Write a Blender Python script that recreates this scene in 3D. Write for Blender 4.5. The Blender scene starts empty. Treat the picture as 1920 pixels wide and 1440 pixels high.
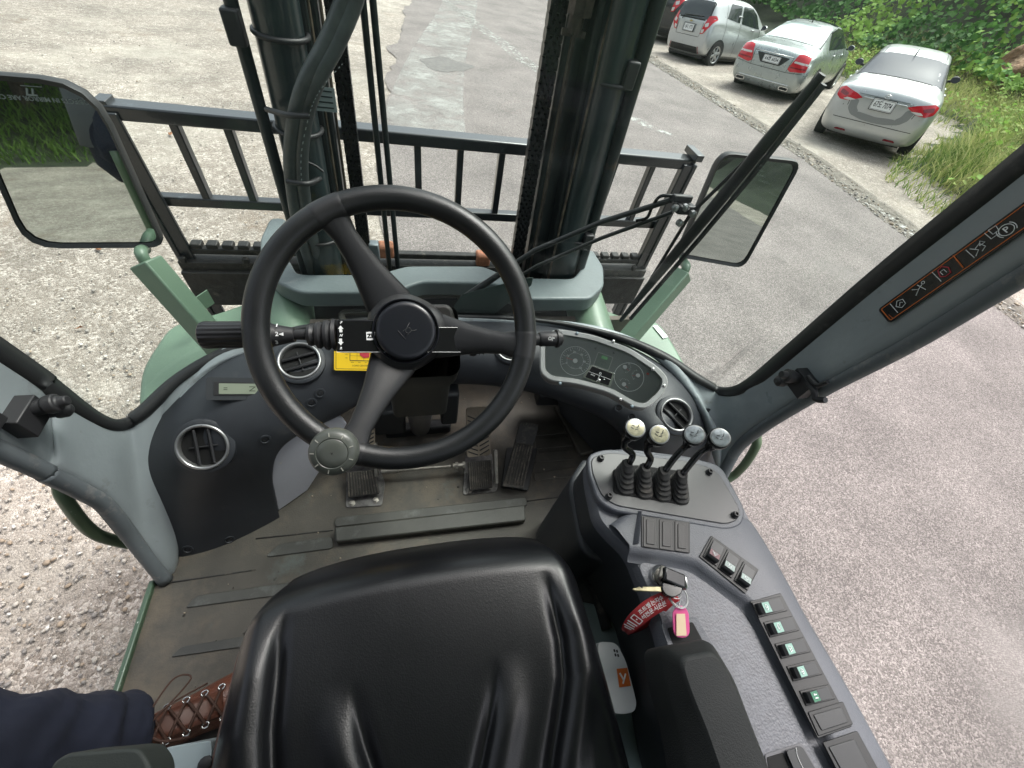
import bpy, bmesh, math, random
import numpy as np
from mathutils import Vector, Matrix
from mathutils.bvhtree import BVHTree
random.seed(7); rng = np.random.default_rng(7)
S = bpy.context.scene
COL = S.collection

# ------------------------------------------------------------------ camera
F_PX = 745.0
_dn = Vector((-150, 580, F_PX)).normalized()
_lt = Vector((3134, -175, F_PX)); _lt = (_lt - _dn*_lt.dot(_dn)).normalized()
_fw = _dn.cross(_lt); _fw = -_fw if _fw.z < 0 else _fw
# rows of the camera->world rotation (world x = right of truck, y = forward, z = up)
RW = Matrix((_lt, _fw, -_dn))
CAM = Vector((0, 0, 2.30))
cam_data = bpy.data.cameras.new('camera'); cam = bpy.data.objects.new('camera', cam_data)
COL.objects.link(cam); S.camera = cam
right = RW @ Vector((1, 0, 0)); down = RW @ Vector((0, 1, 0)); fwd = RW @ Vector((0, 0, 1))
m3 = Matrix((right, -down, -fwd)).transposed()
cam.matrix_world = Matrix.Translation(CAM) @ m3.to_4x4()
cam_data.sensor_width = 36; cam_data.lens = 36*F_PX/1920; cam_data.clip_start = 0.03; cam_data.clip_end = 400

# ------------------------------------------------------------------ light
SUN_EL, SUN_AZ = math.radians(58), math.radians(60)     # azimuth measured from +y towards +x
w = bpy.data.worlds.new('World'); S.world = w; w.use_nodes = True
nt = w.node_tree; nt.nodes.clear()
sky = nt.nodes.new('ShaderNodeTexSky'); sky.sky_type = 'NISHITA'; sky.sun_disc = False
sky.sun_elevation = SUN_EL; sky.sun_rotation = SUN_AZ; sky.air_density = 1.0; sky.dust_density = 6.0; sky.ozone_density = 1.0
hs = nt.nodes.new('ShaderNodeHueSaturation'); hs.inputs['Saturation'].default_value = 0.35
bg = nt.nodes.new('ShaderNodeBackground'); bg.inputs[1].default_value = 0.15
wo = nt.nodes.new('ShaderNodeOutputWorld')
nt.links.new(sky.outputs[0], hs.inputs['Color']); nt.links.new(hs.outputs[0], bg.inputs[0]); nt.links.new(bg.outputs[0], wo.inputs[0])
sl = bpy.data.lights.new('sun', 'SUN'); sl.energy = 1.5; sl.angle = math.radians(22); sl.color = (1, .97, .93)
so = bpy.data.objects.new('sun', sl); COL.objects.link(so)
sd = Vector((math.sin(SUN_AZ)*math.cos(SUN_EL), math.cos(SUN_AZ)*math.cos(SUN_EL), math.sin(SUN_EL)))
so.rotation_euler = sd.to_track_quat('Z', 'Y').to_euler(); so.location = (0, 0, 20)
S.view_settings.view_transform = 'Standard'; S.view_settings.look = 'None'
S.view_settings.gamma = 1; S.view_settings.exposure = 1.25

# ------------------------------------------------------------------ placing helpers
def ray(px, py): return RW @ Vector((px-960, py-720, F_PX))
def Uz(px, py, z): d = ray(px, py); return CAM + d*((z-CAM.z)/d.z)
def Uy(px, py, y): d = ray(px, py); return CAM + d*((y-CAM.y)/d.y)
def Ux(px, py, x): d = ray(px, py); return CAM + d*((x-CAM.x)/d.x)
def Ud(px, py, c): return CAM + ray(px, py)*(c/F_PX)
def Up(px, py, P, n): d = ray(px, py); return CAM + d*((P-CAM).dot(n)/d.dot(n))
def V(*a): return Vector(a)

# ------------------------------------------------------------------ materials
MATS = {}
def mat(name, col, rough=.5, metal=0., bump=0., bscale=300., var=.0, vscale=6., spec=.5, coat=0., col2=None, kind='noise', alpha=None, emit=0., vdetail=4):
    if name in MATS: return MATS[name]
    m = bpy.data.materials.new(name); m.use_nodes = True; n = m.node_tree; N = n.nodes; b = N['Principled BSDF']
    col = tuple(col)+(1,) if len(col) == 3 else col
    b.inputs['Base Color'].default_value = col; b.inputs['Roughness'].default_value = rough; b.inputs['Metallic'].default_value = metal
    b.inputs['Specular IOR Level'].default_value = spec; b.inputs['Coat Weight'].default_value = coat; b.inputs['Coat Roughness'].default_value = .08
    tc = N.new('ShaderNodeTexCoord')
    if var or col2:
        t = N.new('ShaderNodeTexNoise'); t.inputs['Scale'].default_value = vscale; t.inputs['Detail'].default_value = vdetail; t.inputs['Roughness'].default_value = .6
        r = N.new('ShaderNodeValToRGB'); r.color_ramp.elements[0].position = .35; r.color_ramp.elements[1].position = .65
        c2 = tuple(col2)+(1,) if col2 else tuple(min(1, c*(1+var)) for c in col[:3])+(1,)
        c1 = col if col2 else tuple(c*(1-var) for c in col[:3])+(1,)
        r.color_ramp.elements[0].color = c1; r.color_ramp.elements[1].color = c2
        n.links.new(tc.outputs['Object'], t.inputs['Vector']); n.links.new(t.outputs['Fac'], r.inputs[0]); n.links.new(r.outputs[0], b.inputs['Base Color'])
        mr = N.new('ShaderNodeMapRange'); mr.inputs['To Min'].default_value = max(0, rough-.1); mr.inputs['To Max'].default_value = min(1, rough+.12)
        n.links.new(t.outputs['Fac'], mr.inputs['Value']); n.links.new(mr.outputs[0], b.inputs['Roughness'])
    if bump:
        if kind == 'voronoi':
            t = N.new('ShaderNodeTexVoronoi'); o = t.outputs['Distance']
        else:
            t = N.new('ShaderNodeTexNoise'); t.inputs['Detail'].default_value = 3; o = t.outputs['Fac']
        t.inputs['Scale'].default_value = bscale
        bp = N.new('ShaderNodeBump'); bp.inputs['Strength'].default_value = bump; bp.inputs['Distance'].default_value = .6/bscale
        n.links.new(tc.outputs['Object'], t.inputs['Vector']); n.links.new(o, bp.inputs['Height']); n.links.new(bp.outputs[0], b.inputs['Normal'])
    if emit:
        b.inputs['Emission Color'].default_value = col; b.inputs['Emission Strength'].default_value = emit
    MATS[name] = m; return m

def wear(m, col, scale=14, thr=.60, soft=.05, rough=None, detail=8, mapping=None):
    """scuffs / dust patches with their own outline mixed over a material's colour"""
    n = m.node_tree; N = n.nodes; b = N['Principled BSDF']
    tc = N.new('ShaderNodeTexCoord'); t = N.new('ShaderNodeTexNoise'); t.inputs['Scale'].default_value = scale; t.inputs['Detail'].default_value = detail; t.inputs['Roughness'].default_value = .7
    mp = N.new('ShaderNodeMapping'); mp.inputs['Scale'].default_value = mapping or (1, 1, 1); mp.inputs['Location'].default_value = (3.1*thr, 7*thr, 1.3)
    r = N.new('ShaderNodeValToRGB'); r.color_ramp.elements[0].position = thr; r.color_ramp.elements[1].position = min(1, thr+soft)
    mx = N.new('ShaderNodeMix'); mx.data_type = 'RGBA'
    n.links.new(tc.outputs['Object'], mp.inputs[0]); n.links.new(mp.outputs[0], t.inputs['Vector']); n.links.new(t.outputs['Fac'], r.inputs[0]); n.links.new(r.outputs[0], mx.inputs['Factor'])
    src = b.inputs['Base Color']
    if src.is_linked: n.links.new(src.links[0].from_socket, mx.inputs['A'])
    else: mx.inputs['A'].default_value = src.default_value
    mx.inputs['B'].default_value = tuple(col)+(1,); n.links.new(mx.outputs['Result'], src)
    return m

M_dash = wear(mat('dash_plastic', (.027, .030, .036), .50, bump=.35, bscale=900, var=.15), (.075, .072, .07), 9, .60, .25)
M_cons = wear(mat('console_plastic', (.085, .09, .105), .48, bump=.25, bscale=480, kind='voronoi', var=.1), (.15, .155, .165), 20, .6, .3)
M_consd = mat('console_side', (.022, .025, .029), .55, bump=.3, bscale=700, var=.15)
M_tray = mat('console_leather_grain', (.125, .128, .145), .46, bump=.45, bscale=300, var=.14, vscale=60)
M_plate = wear(mat('lever_plate', (.048, .048, .050), .42, bump=.15, bscale=900, var=.15), (.10, .095, .09), 12, .6, .3)
M_frame = wear(mat('cab_frame_paint', (.235, .265, .278), .33, bump=.08, bscale=60, var=.05, coat=.2), (.17, .18, .18), 16, .60, .12)
M_rub = wear(mat('black_rubber', (.016, .017, .018), .5, bump=.2, bscale=500), (.07, .066, .06), 12, .58, .2)
M_rubd = wear(mat('dusty_rubber', (.035, .034, .033), .7, bump=.3, bscale=400), (.13, .115, .095), 30, .52, .2)
M_green = wear(mat('green_paint', (.125, .195, .135), .4, var=.06, vscale=4, bump=.06, bscale=90, coat=.2), (.10, .15, .095), 7, .60, .2)
M_greend = wear(mat('dark_green_paint', (.095, .14, .08), .38, var=.1, coat=.2), (.28, .3, .27), 40, .68, .04)
M_mast = wear(mat('mast_steel', (.013, .02, .021), .38, metal=.2, var=.3, vscale=6, bump=.1, bscale=120), (.055, .035, .024), 9, .63, .08)
M_mastg = wear(mat('mast_cylinder_paint', (.014, .025, .027), .30, var=.15, coat=.25), (.05, .045, .04), 30, .68, .06)
M_cross = wear(mat('crossmember_paint', (.12, .145, .15), .42, var=.08, vscale=9, bump=.1, bscale=90), (.2, .22, .22), 9, .62, .2)
M_bar = wear(mat('backrest_paint', (.017, .0195, .022), .32, coat=.6, bump=.05, bscale=100), (.09, .11, .12), 20, .62, .2)
M_grease = mat('greasy_metal', (.05, .04, .033), .4, metal=.5, var=.5, vscale=30, bump=.4, bscale=120)
M_chain = mat('chain_steel', (.012, .012, .013), .35, metal=.6, var=.4, vscale=50)
M_chrome = mat('chrome', (.7, .7, .68), .22, metal=1)
M_chromed = wear(mat('worn_chrome_ring', (.35, .35, .35), .3, metal=.8), (.08, .07, .06), 60, .6, .1)
M_alu = mat('dirty_aluminium', (.32, .30, .27), .45, metal=.7, var=.3, vscale=40)
M_black = mat('gloss_black', (.008, .008, .009), .22)
M_blackm = mat('matte_black', (.018, .018, .02), .5, bump=.15, bscale=600)
M_void = mat('vent_dark', (.003, .003, .003), .8)
M_wheel = wear(mat('wheel_grain_vinyl', (.010, .011, .012), .36, bump=.45, bscale=750, kind='noise', var=.12, vscale=14), (.026, .025, .024), 16, .60, .3)
M_spoke = wear(mat('wheel_spoke_plastic', (.017, .0175, .019), .42, bump=.35, bscale=800, var=.1), (.05, .044, .04), 12, .58, .3)
M_hub = mat('hub_cap', (.010, .011, .015), .30, bump=.1, bscale=800)
M_emb = mat('embossed_mark', (.035, .035, .037), .45)
M_knob = wear(mat('spinner_knob', (.075, .082, .072), .34, var=.1), (.2, .17, .15), 35, .62, .2)
M_seat = wear(mat('seat_vinyl', (.0055, .006, .0075), .33, bump=.10, bscale=500, kind='voronoi', var=.12, vscale=3), (.013, .014, .016), 40, .56, .3, mapping=(1, .12, 1))
M_mat = wear(wear(wear(mat('floor_mat', (.062, .056, .046), .62, bump=.3, bscale=260, var=.3, vscale=5, vdetail=8), (.135, .108, .075), 3.2, .50, .2), (.085, .10, .092), 5, .60, .12), (.022, .022, .02), 22, .66, .05)
M_matr = wear(mat('floor_mat_ridge', (.05, .05, .044), .5, bump=.2, bscale=260, var=.25, vscale=7), (.13, .14, .13), 9, .54, .2)
M_lgrey = wear(mat('light_grey_panel', (.48, .49, .55), .4, var=.05, bump=.05, bscale=90), (.55, .54, .53), 24, .64, .06)
M_white = mat('print_white', (.75, .76, .76), .5)
M_wgreen = mat('symbol_green_field', (.22, .36, .31), .4)
M_wdark = mat('symbol_dark_green_field', (.05, .16, .10), .4)
M_wpink = mat('symbol_pink_field', (.17, .09, .10), .4)
M_sw = mat('rocker_plastic', (.020, .021, .023), .42, bump=.2, bscale=900, var=.1)
M_swd = mat('rocker_frame', (.010, .010, .011), .5, bump=.2, bscale=900)
M_orange = mat('decal_orange', (.55, .13, .02), .5)
M_red = mat('decal_red', (.45, .03, .05), .5)
M_yel = mat('decal_yellow', (.80, .52, .01), .5)
M_lcd = mat('lcd', (.24, .27, .21), .25)
M_lcdt = mat('lcd_ink', (.05, .06, .04), .4)
M_arm = wear(mat('armrest_foam', (.014, .016, .016), .6, bump=.5, bscale=700, var=.12, vscale=30), (.6, .5, .38), 11, .765, .01)

def glass_mat(name, tint, gloss=.06, rough=.02, haze=0.0):
    m = bpy.data.materials.new(name); m.use_nodes = True; n = m.node_tree; N = n.nodes; N.remove(N['Principled BSDF'])
    tr = N.new('ShaderNodeBsdfTransparent'); tr.inputs[0].default_value = tuple(tint)+(1,)
    gl = N.new('ShaderNodeBsdfGlossy'); gl.inputs['Roughness'].default_value = rough
    fr = N.new('ShaderNodeLayerWeight'); fr.inputs[0].default_value = .25
    mr = N.new('ShaderNodeMapRange'); mr.inputs['To Min'].default_value = gloss*.5; mr.inputs['To Max'].default_value = gloss*5
    mx = N.new('ShaderNodeMixShader'); n.links.new(fr.outputs['Fresnel'], mr.inputs['Value']); n.links.new(mr.outputs[0], mx.inputs[0])
    n.links.new(tr.outputs[0], mx.inputs[1]); n.links.new(gl.outputs[0], mx.inputs[2])
    last = mx
    if haze:  # pale diffuse layer: smears and reflected sky painted into the glass
        df = N.new('ShaderNodeBsdfDiffuse'); df.inputs[0].default_value = (.7, .8, .78, 1)
        t = N.new('ShaderNodeTexNoise'); t.inputs['Scale'].default_value = 3; t.inputs['Detail'].default_value = 6
        tc = N.new('ShaderNodeTexCoord'); n.links.new(tc.outputs['Object'], t.inputs['Vector'])
        m2 = N.new('ShaderNodeMapRange'); m2.inputs['From Min'].default_value = .35; m2.inputs['From Max'].default_value = .75; m2.inputs['To Max'].default_value = haze
        x2 = N.new('ShaderNodeMixShader'); n.links.new(t.outputs['Fac'], m2.inputs['Value']); n.links.new(m2.outputs[0], x2.inputs[0])
        n.links.new(mx.outputs[0], x2.inputs[1]); n.links.new(df.outputs[0], x2.inputs[2]); last = x2
    n.links.new(last.outputs[0], N['Material Output'].inputs[0]); return m
M_glass = glass_mat('windshield_glass', (.875, .955, .915), .05, .01, .05)
M_clear = glass_mat('instrument_lens', (.93, .94, .93), .30, .04, .08)  # its pale diffuse layer stands for sky reflected in the cover

# ------------------------------------------------------------------ mesh builder
class MB:
    def __init__(s): s.v = []; s.f = []; s.m = []; s.mats = []; s.cur = 0
    def mt(s, m):
        if m not in s.mats: s.mats.append(m)
        s.cur = s.mats.index(m); return s
    def add(s, vs, fs):
        b = len(s.v); s.v += [tuple(x) for x in vs]
        for f in fs: s.f.append(tuple(b+i for i in f)); s.m.append(s.cur)
        return s
    def box(s, c, sz, fr=None):
        c = Vector(c); X, Y, Z = fr if fr else (V(1,0,0), V(0,1,0), V(0,0,1))
        vs = [c + X*(sx*sz[0]/2) + Y*(sy*sz[1]/2) + Z*(sz_*sz[2]/2) for sx in (-1,1) for sy in (-1,1) for sz_ in (-1,1)]
        return s.add(vs, [(0,1,3,2),(4,6,7,5),(0,4,5,1),(2,3,7,6),(0,2,6,4),(1,5,7,3)])
    def bar(s, a, b, wx, wy, up=V(0,0,1)):
        a, b = Vector(a), Vector(b); d = (b-a).normalized(); X = d.cross(up).normalized(); Y = X.cross(d)
        return s.box((a+b)/2, (wx, wy, (b-a).length), (X, Y, d))
    def prism(s, top, off):
        """top: list of 3D points (closed polygon), off: extrusion vector"""
        n = len(top); top = [Vector(p) for p in top]; off = Vector(off)
        return s.add(top+[p+off for p in top], [tuple(range(n)), tuple(range(2*n-1, n-1, -1))]+[(i, i+n, (i+1) % n+n, (i+1) % n) for i in range(n)])
    def tube(s, pts, r, n=12, caps=True, flat=None):
        pts = [Vector(p) for p in pts]; R = r if isinstance(r, (list, tuple)) else [r]*len(pts)
        vs = []; prev = None
        for i, p in enumerate(pts):
            t = (pts[min(i+1, len(pts)-1)]-pts[max(i-1, 0)]).normalized()
            if prev is None: a = t.orthogonal().normalized()
            else:
                a = (prev - t*prev.dot(t)); a = a.normalized() if a.length > 1e-6 else t.orthogonal().normalized()
            prev = a; b = t.cross(a)
            for k in range(n):
                th = 2*math.pi*k/n; vs.append(p+(a*math.cos(th)+b*math.sin(th))*R[i])
        fs = [(i*n+k, i*n+(k+1) % n, (i+1)*n+(k+1) % n, (i+1)*n+k) for i in range(len(pts)-1) for k in range(n)]
        if caps: fs += [tuple(range(n-1, -1, -1)), tuple((len(pts)-1)*n+k for k in range(n))]
        return s.add(vs, fs)
    def lathe(s, o, ax, prof, n=32, sx=1., caps=True, u=None):
        """prof: (radius, height) list along axis"""
        o = Vector(o); ax = Vector(ax).normalized(); a = (Vector(u) - ax*Vector(u).dot(ax)).normalized() if u else ax.orthogonal().normalized(); b = ax.cross(a)
        vs = [o+ax*h+(a*math.cos(2*math.pi*k/n)*sx+b*math.sin(2*math.pi*k/n))*r for r, h in prof for k in range(n)]
        fs = [(i*n+k, i*n+(k+1) % n, (i+1)*n+(k+1) % n, (i+1)*n+k) for i in range(len(prof)-1) for k in range(n)]
        if caps: fs += [tuple(range(n-1, -1, -1)), tuple((len(prof)-1)*n+k for k in range(n))]
        return s.add(vs, fs)
    def grid(s, rows, closed=False):
        nc = len(rows[0]); vs = [p for r in rows for p in r]
        fs = [(i*nc+j, i*nc+(j+1) % nc, (i+1)*nc+(j+1) % nc, (i+1)*nc+j) for i in range(len(rows)-1) for j in range(nc if closed else nc-1)]
        return s.add(vs, fs)
    def text(s, body, o, X, Y, size, align='CENTER', offset=0.0, shear=0., sx=1.):
        """flat lettering; X reading direction, Y up direction of the letters"""
        cu = bpy.data.curves.new('t', 'FONT'); cu.body = body; cu.size = size; cu.align_x = align; cu.align_y = 'CENTER'; cu.resolution_u = 2; cu.offset = offset; cu.shear = shear
        ob = bpy.data.objects.new('t', cu); COL.objects.link(ob)
        dg = bpy.context.evaluated_depsgraph_get(); dg.update(); me = ob.evaluated_get(dg).to_mesh()
        o = Vector(o); X = Vector(X).normalized(); Y = Vector(Y).normalized()
        vs = [o+X*v.co.x*sx+Y*v.co.y for v in me.vertices]; fs = [tuple(p.vertices) for p in me.polygons]
        s.add(vs, fs); ob.evaluated_get(dg).to_mesh_clear(); bpy.data.objects.remove(ob); bpy.data.curves.remove(cu)
        return s
    def build(s, name, m=None, parent=None, smooth=40, bevel=0, seg=2, sub=0, weld=False, solid=0):
        me = bpy.data.meshes.new(name); me.from_pydata(s.v, [], s.f)
        ms = s.mats if s.mats else [m]
        for x in ms: me.materials.append(x)
        if s.mats: me.polygons.foreach_set('material_index', s.m)
        bm = bmesh.new(); bm.from_mesh(me)
        if weld: bmesh.ops.remove_doubles(bm, verts=bm.verts, dist=1e-5)
        bmesh.ops.recalc_face_normals(bm, faces=bm.faces); bm.to_mesh(me); bm.free()
        if smooth:
            me.shade_smooth()
            if smooth < 180: me.set_sharp_from_angle(angle=math.radians(smooth))
        ob = bpy.data.objects.new(name, me); COL.objects.link(ob)
        if solid: x = ob.modifiers.new('s', 'SOLIDIFY'); x.thickness = solid; x.offset = 0
        if sub: x = ob.modifiers.new('sub', 'SUBSURF'); x.levels = sub; x.render_levels = sub
        if bevel: x = ob.modifiers.new('b', 'BEVEL'); x.width = bevel; x.segments = seg; x.limit_method = 'ANGLE'; x.angle_limit = math.radians(40); x.harden_normals = False
        if parent: setpar(ob, parent)
        return ob
def wmat(o):
    m = o.matrix_basis.copy()
    return wmat(o.parent) @ o.matrix_parent_inverse @ m if o.parent else m
def setpar(o, p):
    o.parent = p; o.matrix_parent_inverse = wmat(p).inverted()
def tag(o, label=None, cat=None, group=None, kind=None):
    if label: o['label'] = label
    if cat: o['category'] = cat
    if group: o['group'] = group
    if kind: o['kind'] = kind
    return o
def empty(name, loc=(0, 0, 0), rot=(0, 0, 0)):
    o = bpy.data.objects.new(name, None); COL.objects.link(o); o.location = loc; o.rotation_euler = rot; o.empty_display_size = .2; return o
def bvh_of(ob):
    dg = bpy.context.evaluated_depsgraph_get(); dg.update(); e = ob.evaluated_get(dg); me = e.to_mesh(); M = wmat(ob)
    t = BVHTree.FromPolygons([M @ v.co for v in me.vertices], [tuple(p.vertices) for p in me.polygons]); e.to_mesh_clear(); return t
def hit(bv, px, py):
    d = ray(px, py).normalized(); r = bv.ray_cast(CAM, d)
    if r[0] is None: return None, None
    n = r[1] if r[1].dot(d) < 0 else -r[1]
    return r[0], n
def frame_at(n, up=V(0, 0, 1), xdir=None):
    n = n.normalized()
    if xdir: X = (xdir-n*xdir.dot(n)).normalized(); return X, n.cross(X), n
    Y = (up-n*up.dot(n)).normalized(); return Y.cross(n), Y, n
def catmull(P, k=6):
    P = [Vector(p) for p in P]; out = []
    for i in range(len(P)-1):
        a, b, c, d = P[max(i-1, 0)], P[i], P[i+1], P[min(i+2, len(P)-1)]
        for j in range(k):
            t = j/k; out.append(.5*((2*b)+(c-a)*t+(2*a-5*b+4*c-d)*t*t+(3*b-a-3*c+d)*t**3))
    out.append(P[-1]); return out
def rrect(o, X, Y, w_, h_, r, n=5):
    pts = []
    for cx, cy, a0 in ((w_/2-r, h_/2-r, 0), (-w_/2+r, h_/2-r, 90), (-w_/2+r, -h_/2+r, 180), (w_/2-r, -h_/2+r, 270)):
        for k in range(n+1):
            a = math.radians(a0+90*k/n); pts.append(Vector(o)+X*(cx+r*math.cos(a))+Y*(cy+r*math.sin(a)))
    return pts
def rpoly(P, r, n=4):
    """round the corners of a closed polygon of 3D points"""
    P = [Vector(p) for p in P]; out = []
    for i, p in enumerate(P):
        a, b = P[i-1], P[(i+1) % len(P)]; ra = r[i] if isinstance(r, (list, tuple)) else r
        da, db = (a-p), (b-p); q = min(ra, da.length*.45, db.length*.45)
        s_, e = p+da.normalized()*q, p+db.normalized()*q
        for k in range(n+1):
            t = k/n; out.append(s_*(1-t)**2+p*2*t*(1-t)+e*t*t)
    return out

# ================================================================== THE PLACE
def sst(a, b, x): t = np.clip((x-a)/(b-a), 0, 1); return t*t*(3-2*t)
def vnoise(x, y, sc, seed=0):
    x = np.asarray(x, float)*sc+seed*17.3; y = np.asarray(y, float)*sc+seed*9.1
    xi = np.floor(x); yi = np.floor(y); fx = x-xi; fy = y-yi; fx = fx*fx*(3-2*fx); fy = fy*fy*(3-2*fy)
    def h(a, b): q = np.sin(a*127.1+b*311.7+seed)*43758.5453; return q-np.floor(q)
    return (h(xi, yi)*(1-fx)+h(xi+1, yi)*fx)*(1-fy)+(h(xi, yi+1)*(1-fx)+h(xi+1, yi+1)*fx)*fy
def sval(x, y):       # metres beyond the gravel shoulder, into the green
    return x-(8.25+5.9*sst(5.6, 9.5, y))+.5*(vnoise(x, y, .9, 3)-.5)
def gz(x, y):
    x = np.asarray(x, float); y = np.asarray(y, float); s = sval(x, y)
    z = -.055*np.clip(y-6.5, 0, 12)+.03*np.clip(x-7, 0, 8)*sst(3, 7, y)
    z = z+.25*sst(0, 2.5, s)+7.5*sst(3.2, 13, s)+.5*sst(2.5, 5, s)*(vnoise(x, y, .45, 5)-.3)
    b = (-y-14)+.45*(-x-1); z = z+2.2*sst(0, 8, b)*sst(-.5, -2.5, x)+.3*sst(0, 2, b)*sst(-.5, -2.5, x)*vnoise(x, y, .8, 8)
    return z
def G(x, y): return Vector((x, y, float(gz(x, y))))
def Ug(px, py):
    d = ray(px, py).normalized(); t = 1.
    while t < 90:
        p = CAM+d*t
        if p.z < float(gz(p.x, p.y)): return p
        t += .05
    return p

def ground_mat(name, c_dark, c_mid, c_light, stone, stain, bumpd, patch=(.3, .28, .25), pthr=.58):
    m = bpy.data.materials.new(name); m.use_nodes = True; n = m.node_tree; N = n.nodes; b = N['Principled BSDF']; L = n.links
    b.inputs['Roughness'].default_value = .85; tc = N.new('ShaderNodeTexCoord')
    v = N.new('ShaderNodeTexVoronoi'); v.inputs['Scale'].default_value = stone; v.inputs['Randomness'].default_value = 1
    wv = N.new('ShaderNodeTexNoise'); wv.inputs['Scale'].default_value = stone*.6
    vm = N.new('ShaderNodeVectorMath'); vm.operation = 'MULTIPLY_ADD'; vm.inputs[1].default_value = (.6/stone,)*3
    L.new(tc.outputs['Object'], wv.inputs['Vector']); L.new(wv.outputs['Color'], vm.inputs[0]); L.new(tc.outputs['Object'], vm.inputs[2]); L.new(vm.outputs[0], v.inputs['Vector'])
    sp = N.new('ShaderNodeSeparateColor'); L.new(v.outputs['Color'], sp.inputs[0])
    r = N.new('ShaderNodeValToRGB'); e = r.color_ramp.elements; e[0].position = 0; e[0].color = c_dark+(1,); e[1].position = 1; e[1].color = c_light+(1,)
    k = e.new(.45); k.color = c_mid+(1,); L.new(sp.outputs[0], r.inputs[0])
    # fine sand between the stones
    n2 = N.new('ShaderNodeTexNoise'); n2.inputs['Scale'].default_value = stone*3; n2.inputs['Detail'].default_value = 4; L.new(tc.outputs['Object'], n2.inputs['Vector'])
    r2 = N.new('ShaderNodeValToRGB'); r2.color_ramp.elements[0].position = .42; r2.color_ramp.elements[0].color = c_dark+(1,); r2.color_ramp.elements[1].position = .6; r2.color_ramp.elements[1].color = c_mid+(1,); L.new(n2.outputs['Fac'], r2.inputs[0])
    n3 = N.new('ShaderNodeTexNoise'); n3.inputs['Scale'].default_value = stone*.12; n3.inputs['Detail'].default_value = 6; n3.inputs['Roughness'].default_value = .7; L.new(tc.outputs['Object'], n3.inputs['Vector'])
    r3 = N.new('ShaderNodeValToRGB'); r3.color_ramp.elements[0].position = .42; r3.color_ramp.elements[1].position = .58; L.new(n3.outputs['Fac'], r3.inputs[0])
    ms = N.new('ShaderNodeMath'); ms.operation = 'MULTIPLY'; ms.inputs[1].default_value = stain; L.new(r3.outputs[0], ms.inputs[0])
    mx = N.new('ShaderNodeMix'); mx.data_type = 'RGBA'; L.new(ms.outputs[0], mx.inputs['Factor']); L.new(r.outputs[0], mx.inputs['A']); L.new(r2.outputs[0], mx.inputs['B'])
    # broad pale dusty patches
    n4 = N.new('ShaderNodeTexNoise'); n4.inputs['Scale'].default_value = .45; n4.inputs['Detail'].default_value = 9; n4.inputs['Roughness'].default_value = .68; L.new(tc.outputs['Object'], n4.inputs['Vector'])
    r4 = N.new('ShaderNodeValToRGB'); r4.color_ramp.elements[0].position = pthr; r4.color_ramp.elements[1].position = pthr+.12; r4.color_ramp.elements[1].color = (.6, .6, .6, 1); L.new(n4.outputs['Fac'], r4.inputs[0])
    m2 = N.new('ShaderNodeMix'); m2.data_type = 'RGBA'; L.new(r4.outputs[0], m2.inputs['Factor']); L.new(mx.outputs['Result'], m2.inputs['A']); m2.inputs['B'].default_value = patch+(1,)
    n5 = N.new('ShaderNodeTexNoise'); n5.inputs['Scale'].default_value = 1.3; n5.inputs['Detail'].default_value = 7; L.new(tc.outputs['Object'], n5.inputs['Vector'])
    r5 = N.new('ShaderNodeMapRange'); r5.inputs['From Min'].default_value = .3; r5.inputs['From Max'].default_value = .7; r5.inputs['To Min'].default_value = .76; r5.inputs['To Max'].default_value = 1.18; L.new(n5.outputs['Fac'], r5.inputs['Value'])
    m3_ = N.new('ShaderNodeMix'); m3_.data_type = 'RGBA'; m3_.blend_type = 'MULTIPLY'; m3_.inputs['Factor'].default_value = 1; L.new(m2.outputs['Result'], m3_.inputs['A']); L.new(r5.outputs[0], m3_.inputs['B'])
    L.new(m3_.outputs['Result'], b.inputs['Base Color'])
    ad = N.new('ShaderNodeMath'); ad.operation = 'MULTIPLY_ADD'; ad.inputs[1].default_value = -1.; L.new(v.outputs['Distance'], ad.inputs[0]); L.new(n2.outputs['Fac'], ad.inputs[2])
    bp = N.new('ShaderNodeBump'); bp.inputs['Strength'].default_value = .9; bp.inputs['Distance'].default_value = bumpd; L.new(ad.outputs[0], bp.inputs['Height']); L.new(bp.outputs[0], b.inputs['Normal'])
    return m
M_grav = ground_mat('gravel', (.14, .115, .092), (.30, .26, .225), (.54, .49, .44), 80, .75, .008, (.47, .43, .37), .52)
wear(M_grav, (.17, .125, .09), 1.1, .60, .14)
M_asph = ground_mat('asphalt', (.090, .077, .073), (.162, .143, .136), (.335, .298, .282), 150, .35, .004, (.225, .205, .195), .58)
wear(M_asph, (.115, .102, .096), 1.5, .62, .16)
M_soil = mat('bank_soil', (.02, .028, .012), .9, var=.5, vscale=3)

# the ground: one sheet out to the horizon, finer near the truck
def axis(lo, hi, n, c=0.): 
    t = np.linspace(-1, 1, n); s_ = np.sinh(t*2.6)/np.sinh(2.6); return np.where(s_ < 0, c+(c-lo)*s_, c+(hi-c)*s_)
xs = axis(-60, 120, 170, 7.); ys = axis(-60, 120, 170, 5.)
X_, Y_ = np.meshgrid(xs, ys); Z_ = gz(X_, Y_)-.012
mb = MB(); mb.v = list(zip(X_.ravel(), Y_.ravel(), Z_.ravel())); nx = len(xs)
for j in range(len(ys)-1):
    for i in range(nx-1):
        cx, cy = xs[i], ys[j]; bank = sval(cx, cy) > .4 or ((-cy-14)+.45*(-cx-1) > .3 and cx < -.9)
        mb.mt(M_soil if bank else M_grav); mb.f.append((j*nx+i, j*nx+i+1, (j+1)*nx+i+1, (j+1)*nx+i)); mb.m.append(mb.cur)
tag(mb.build('gravel_ground', smooth=180), kind='structure')
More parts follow.
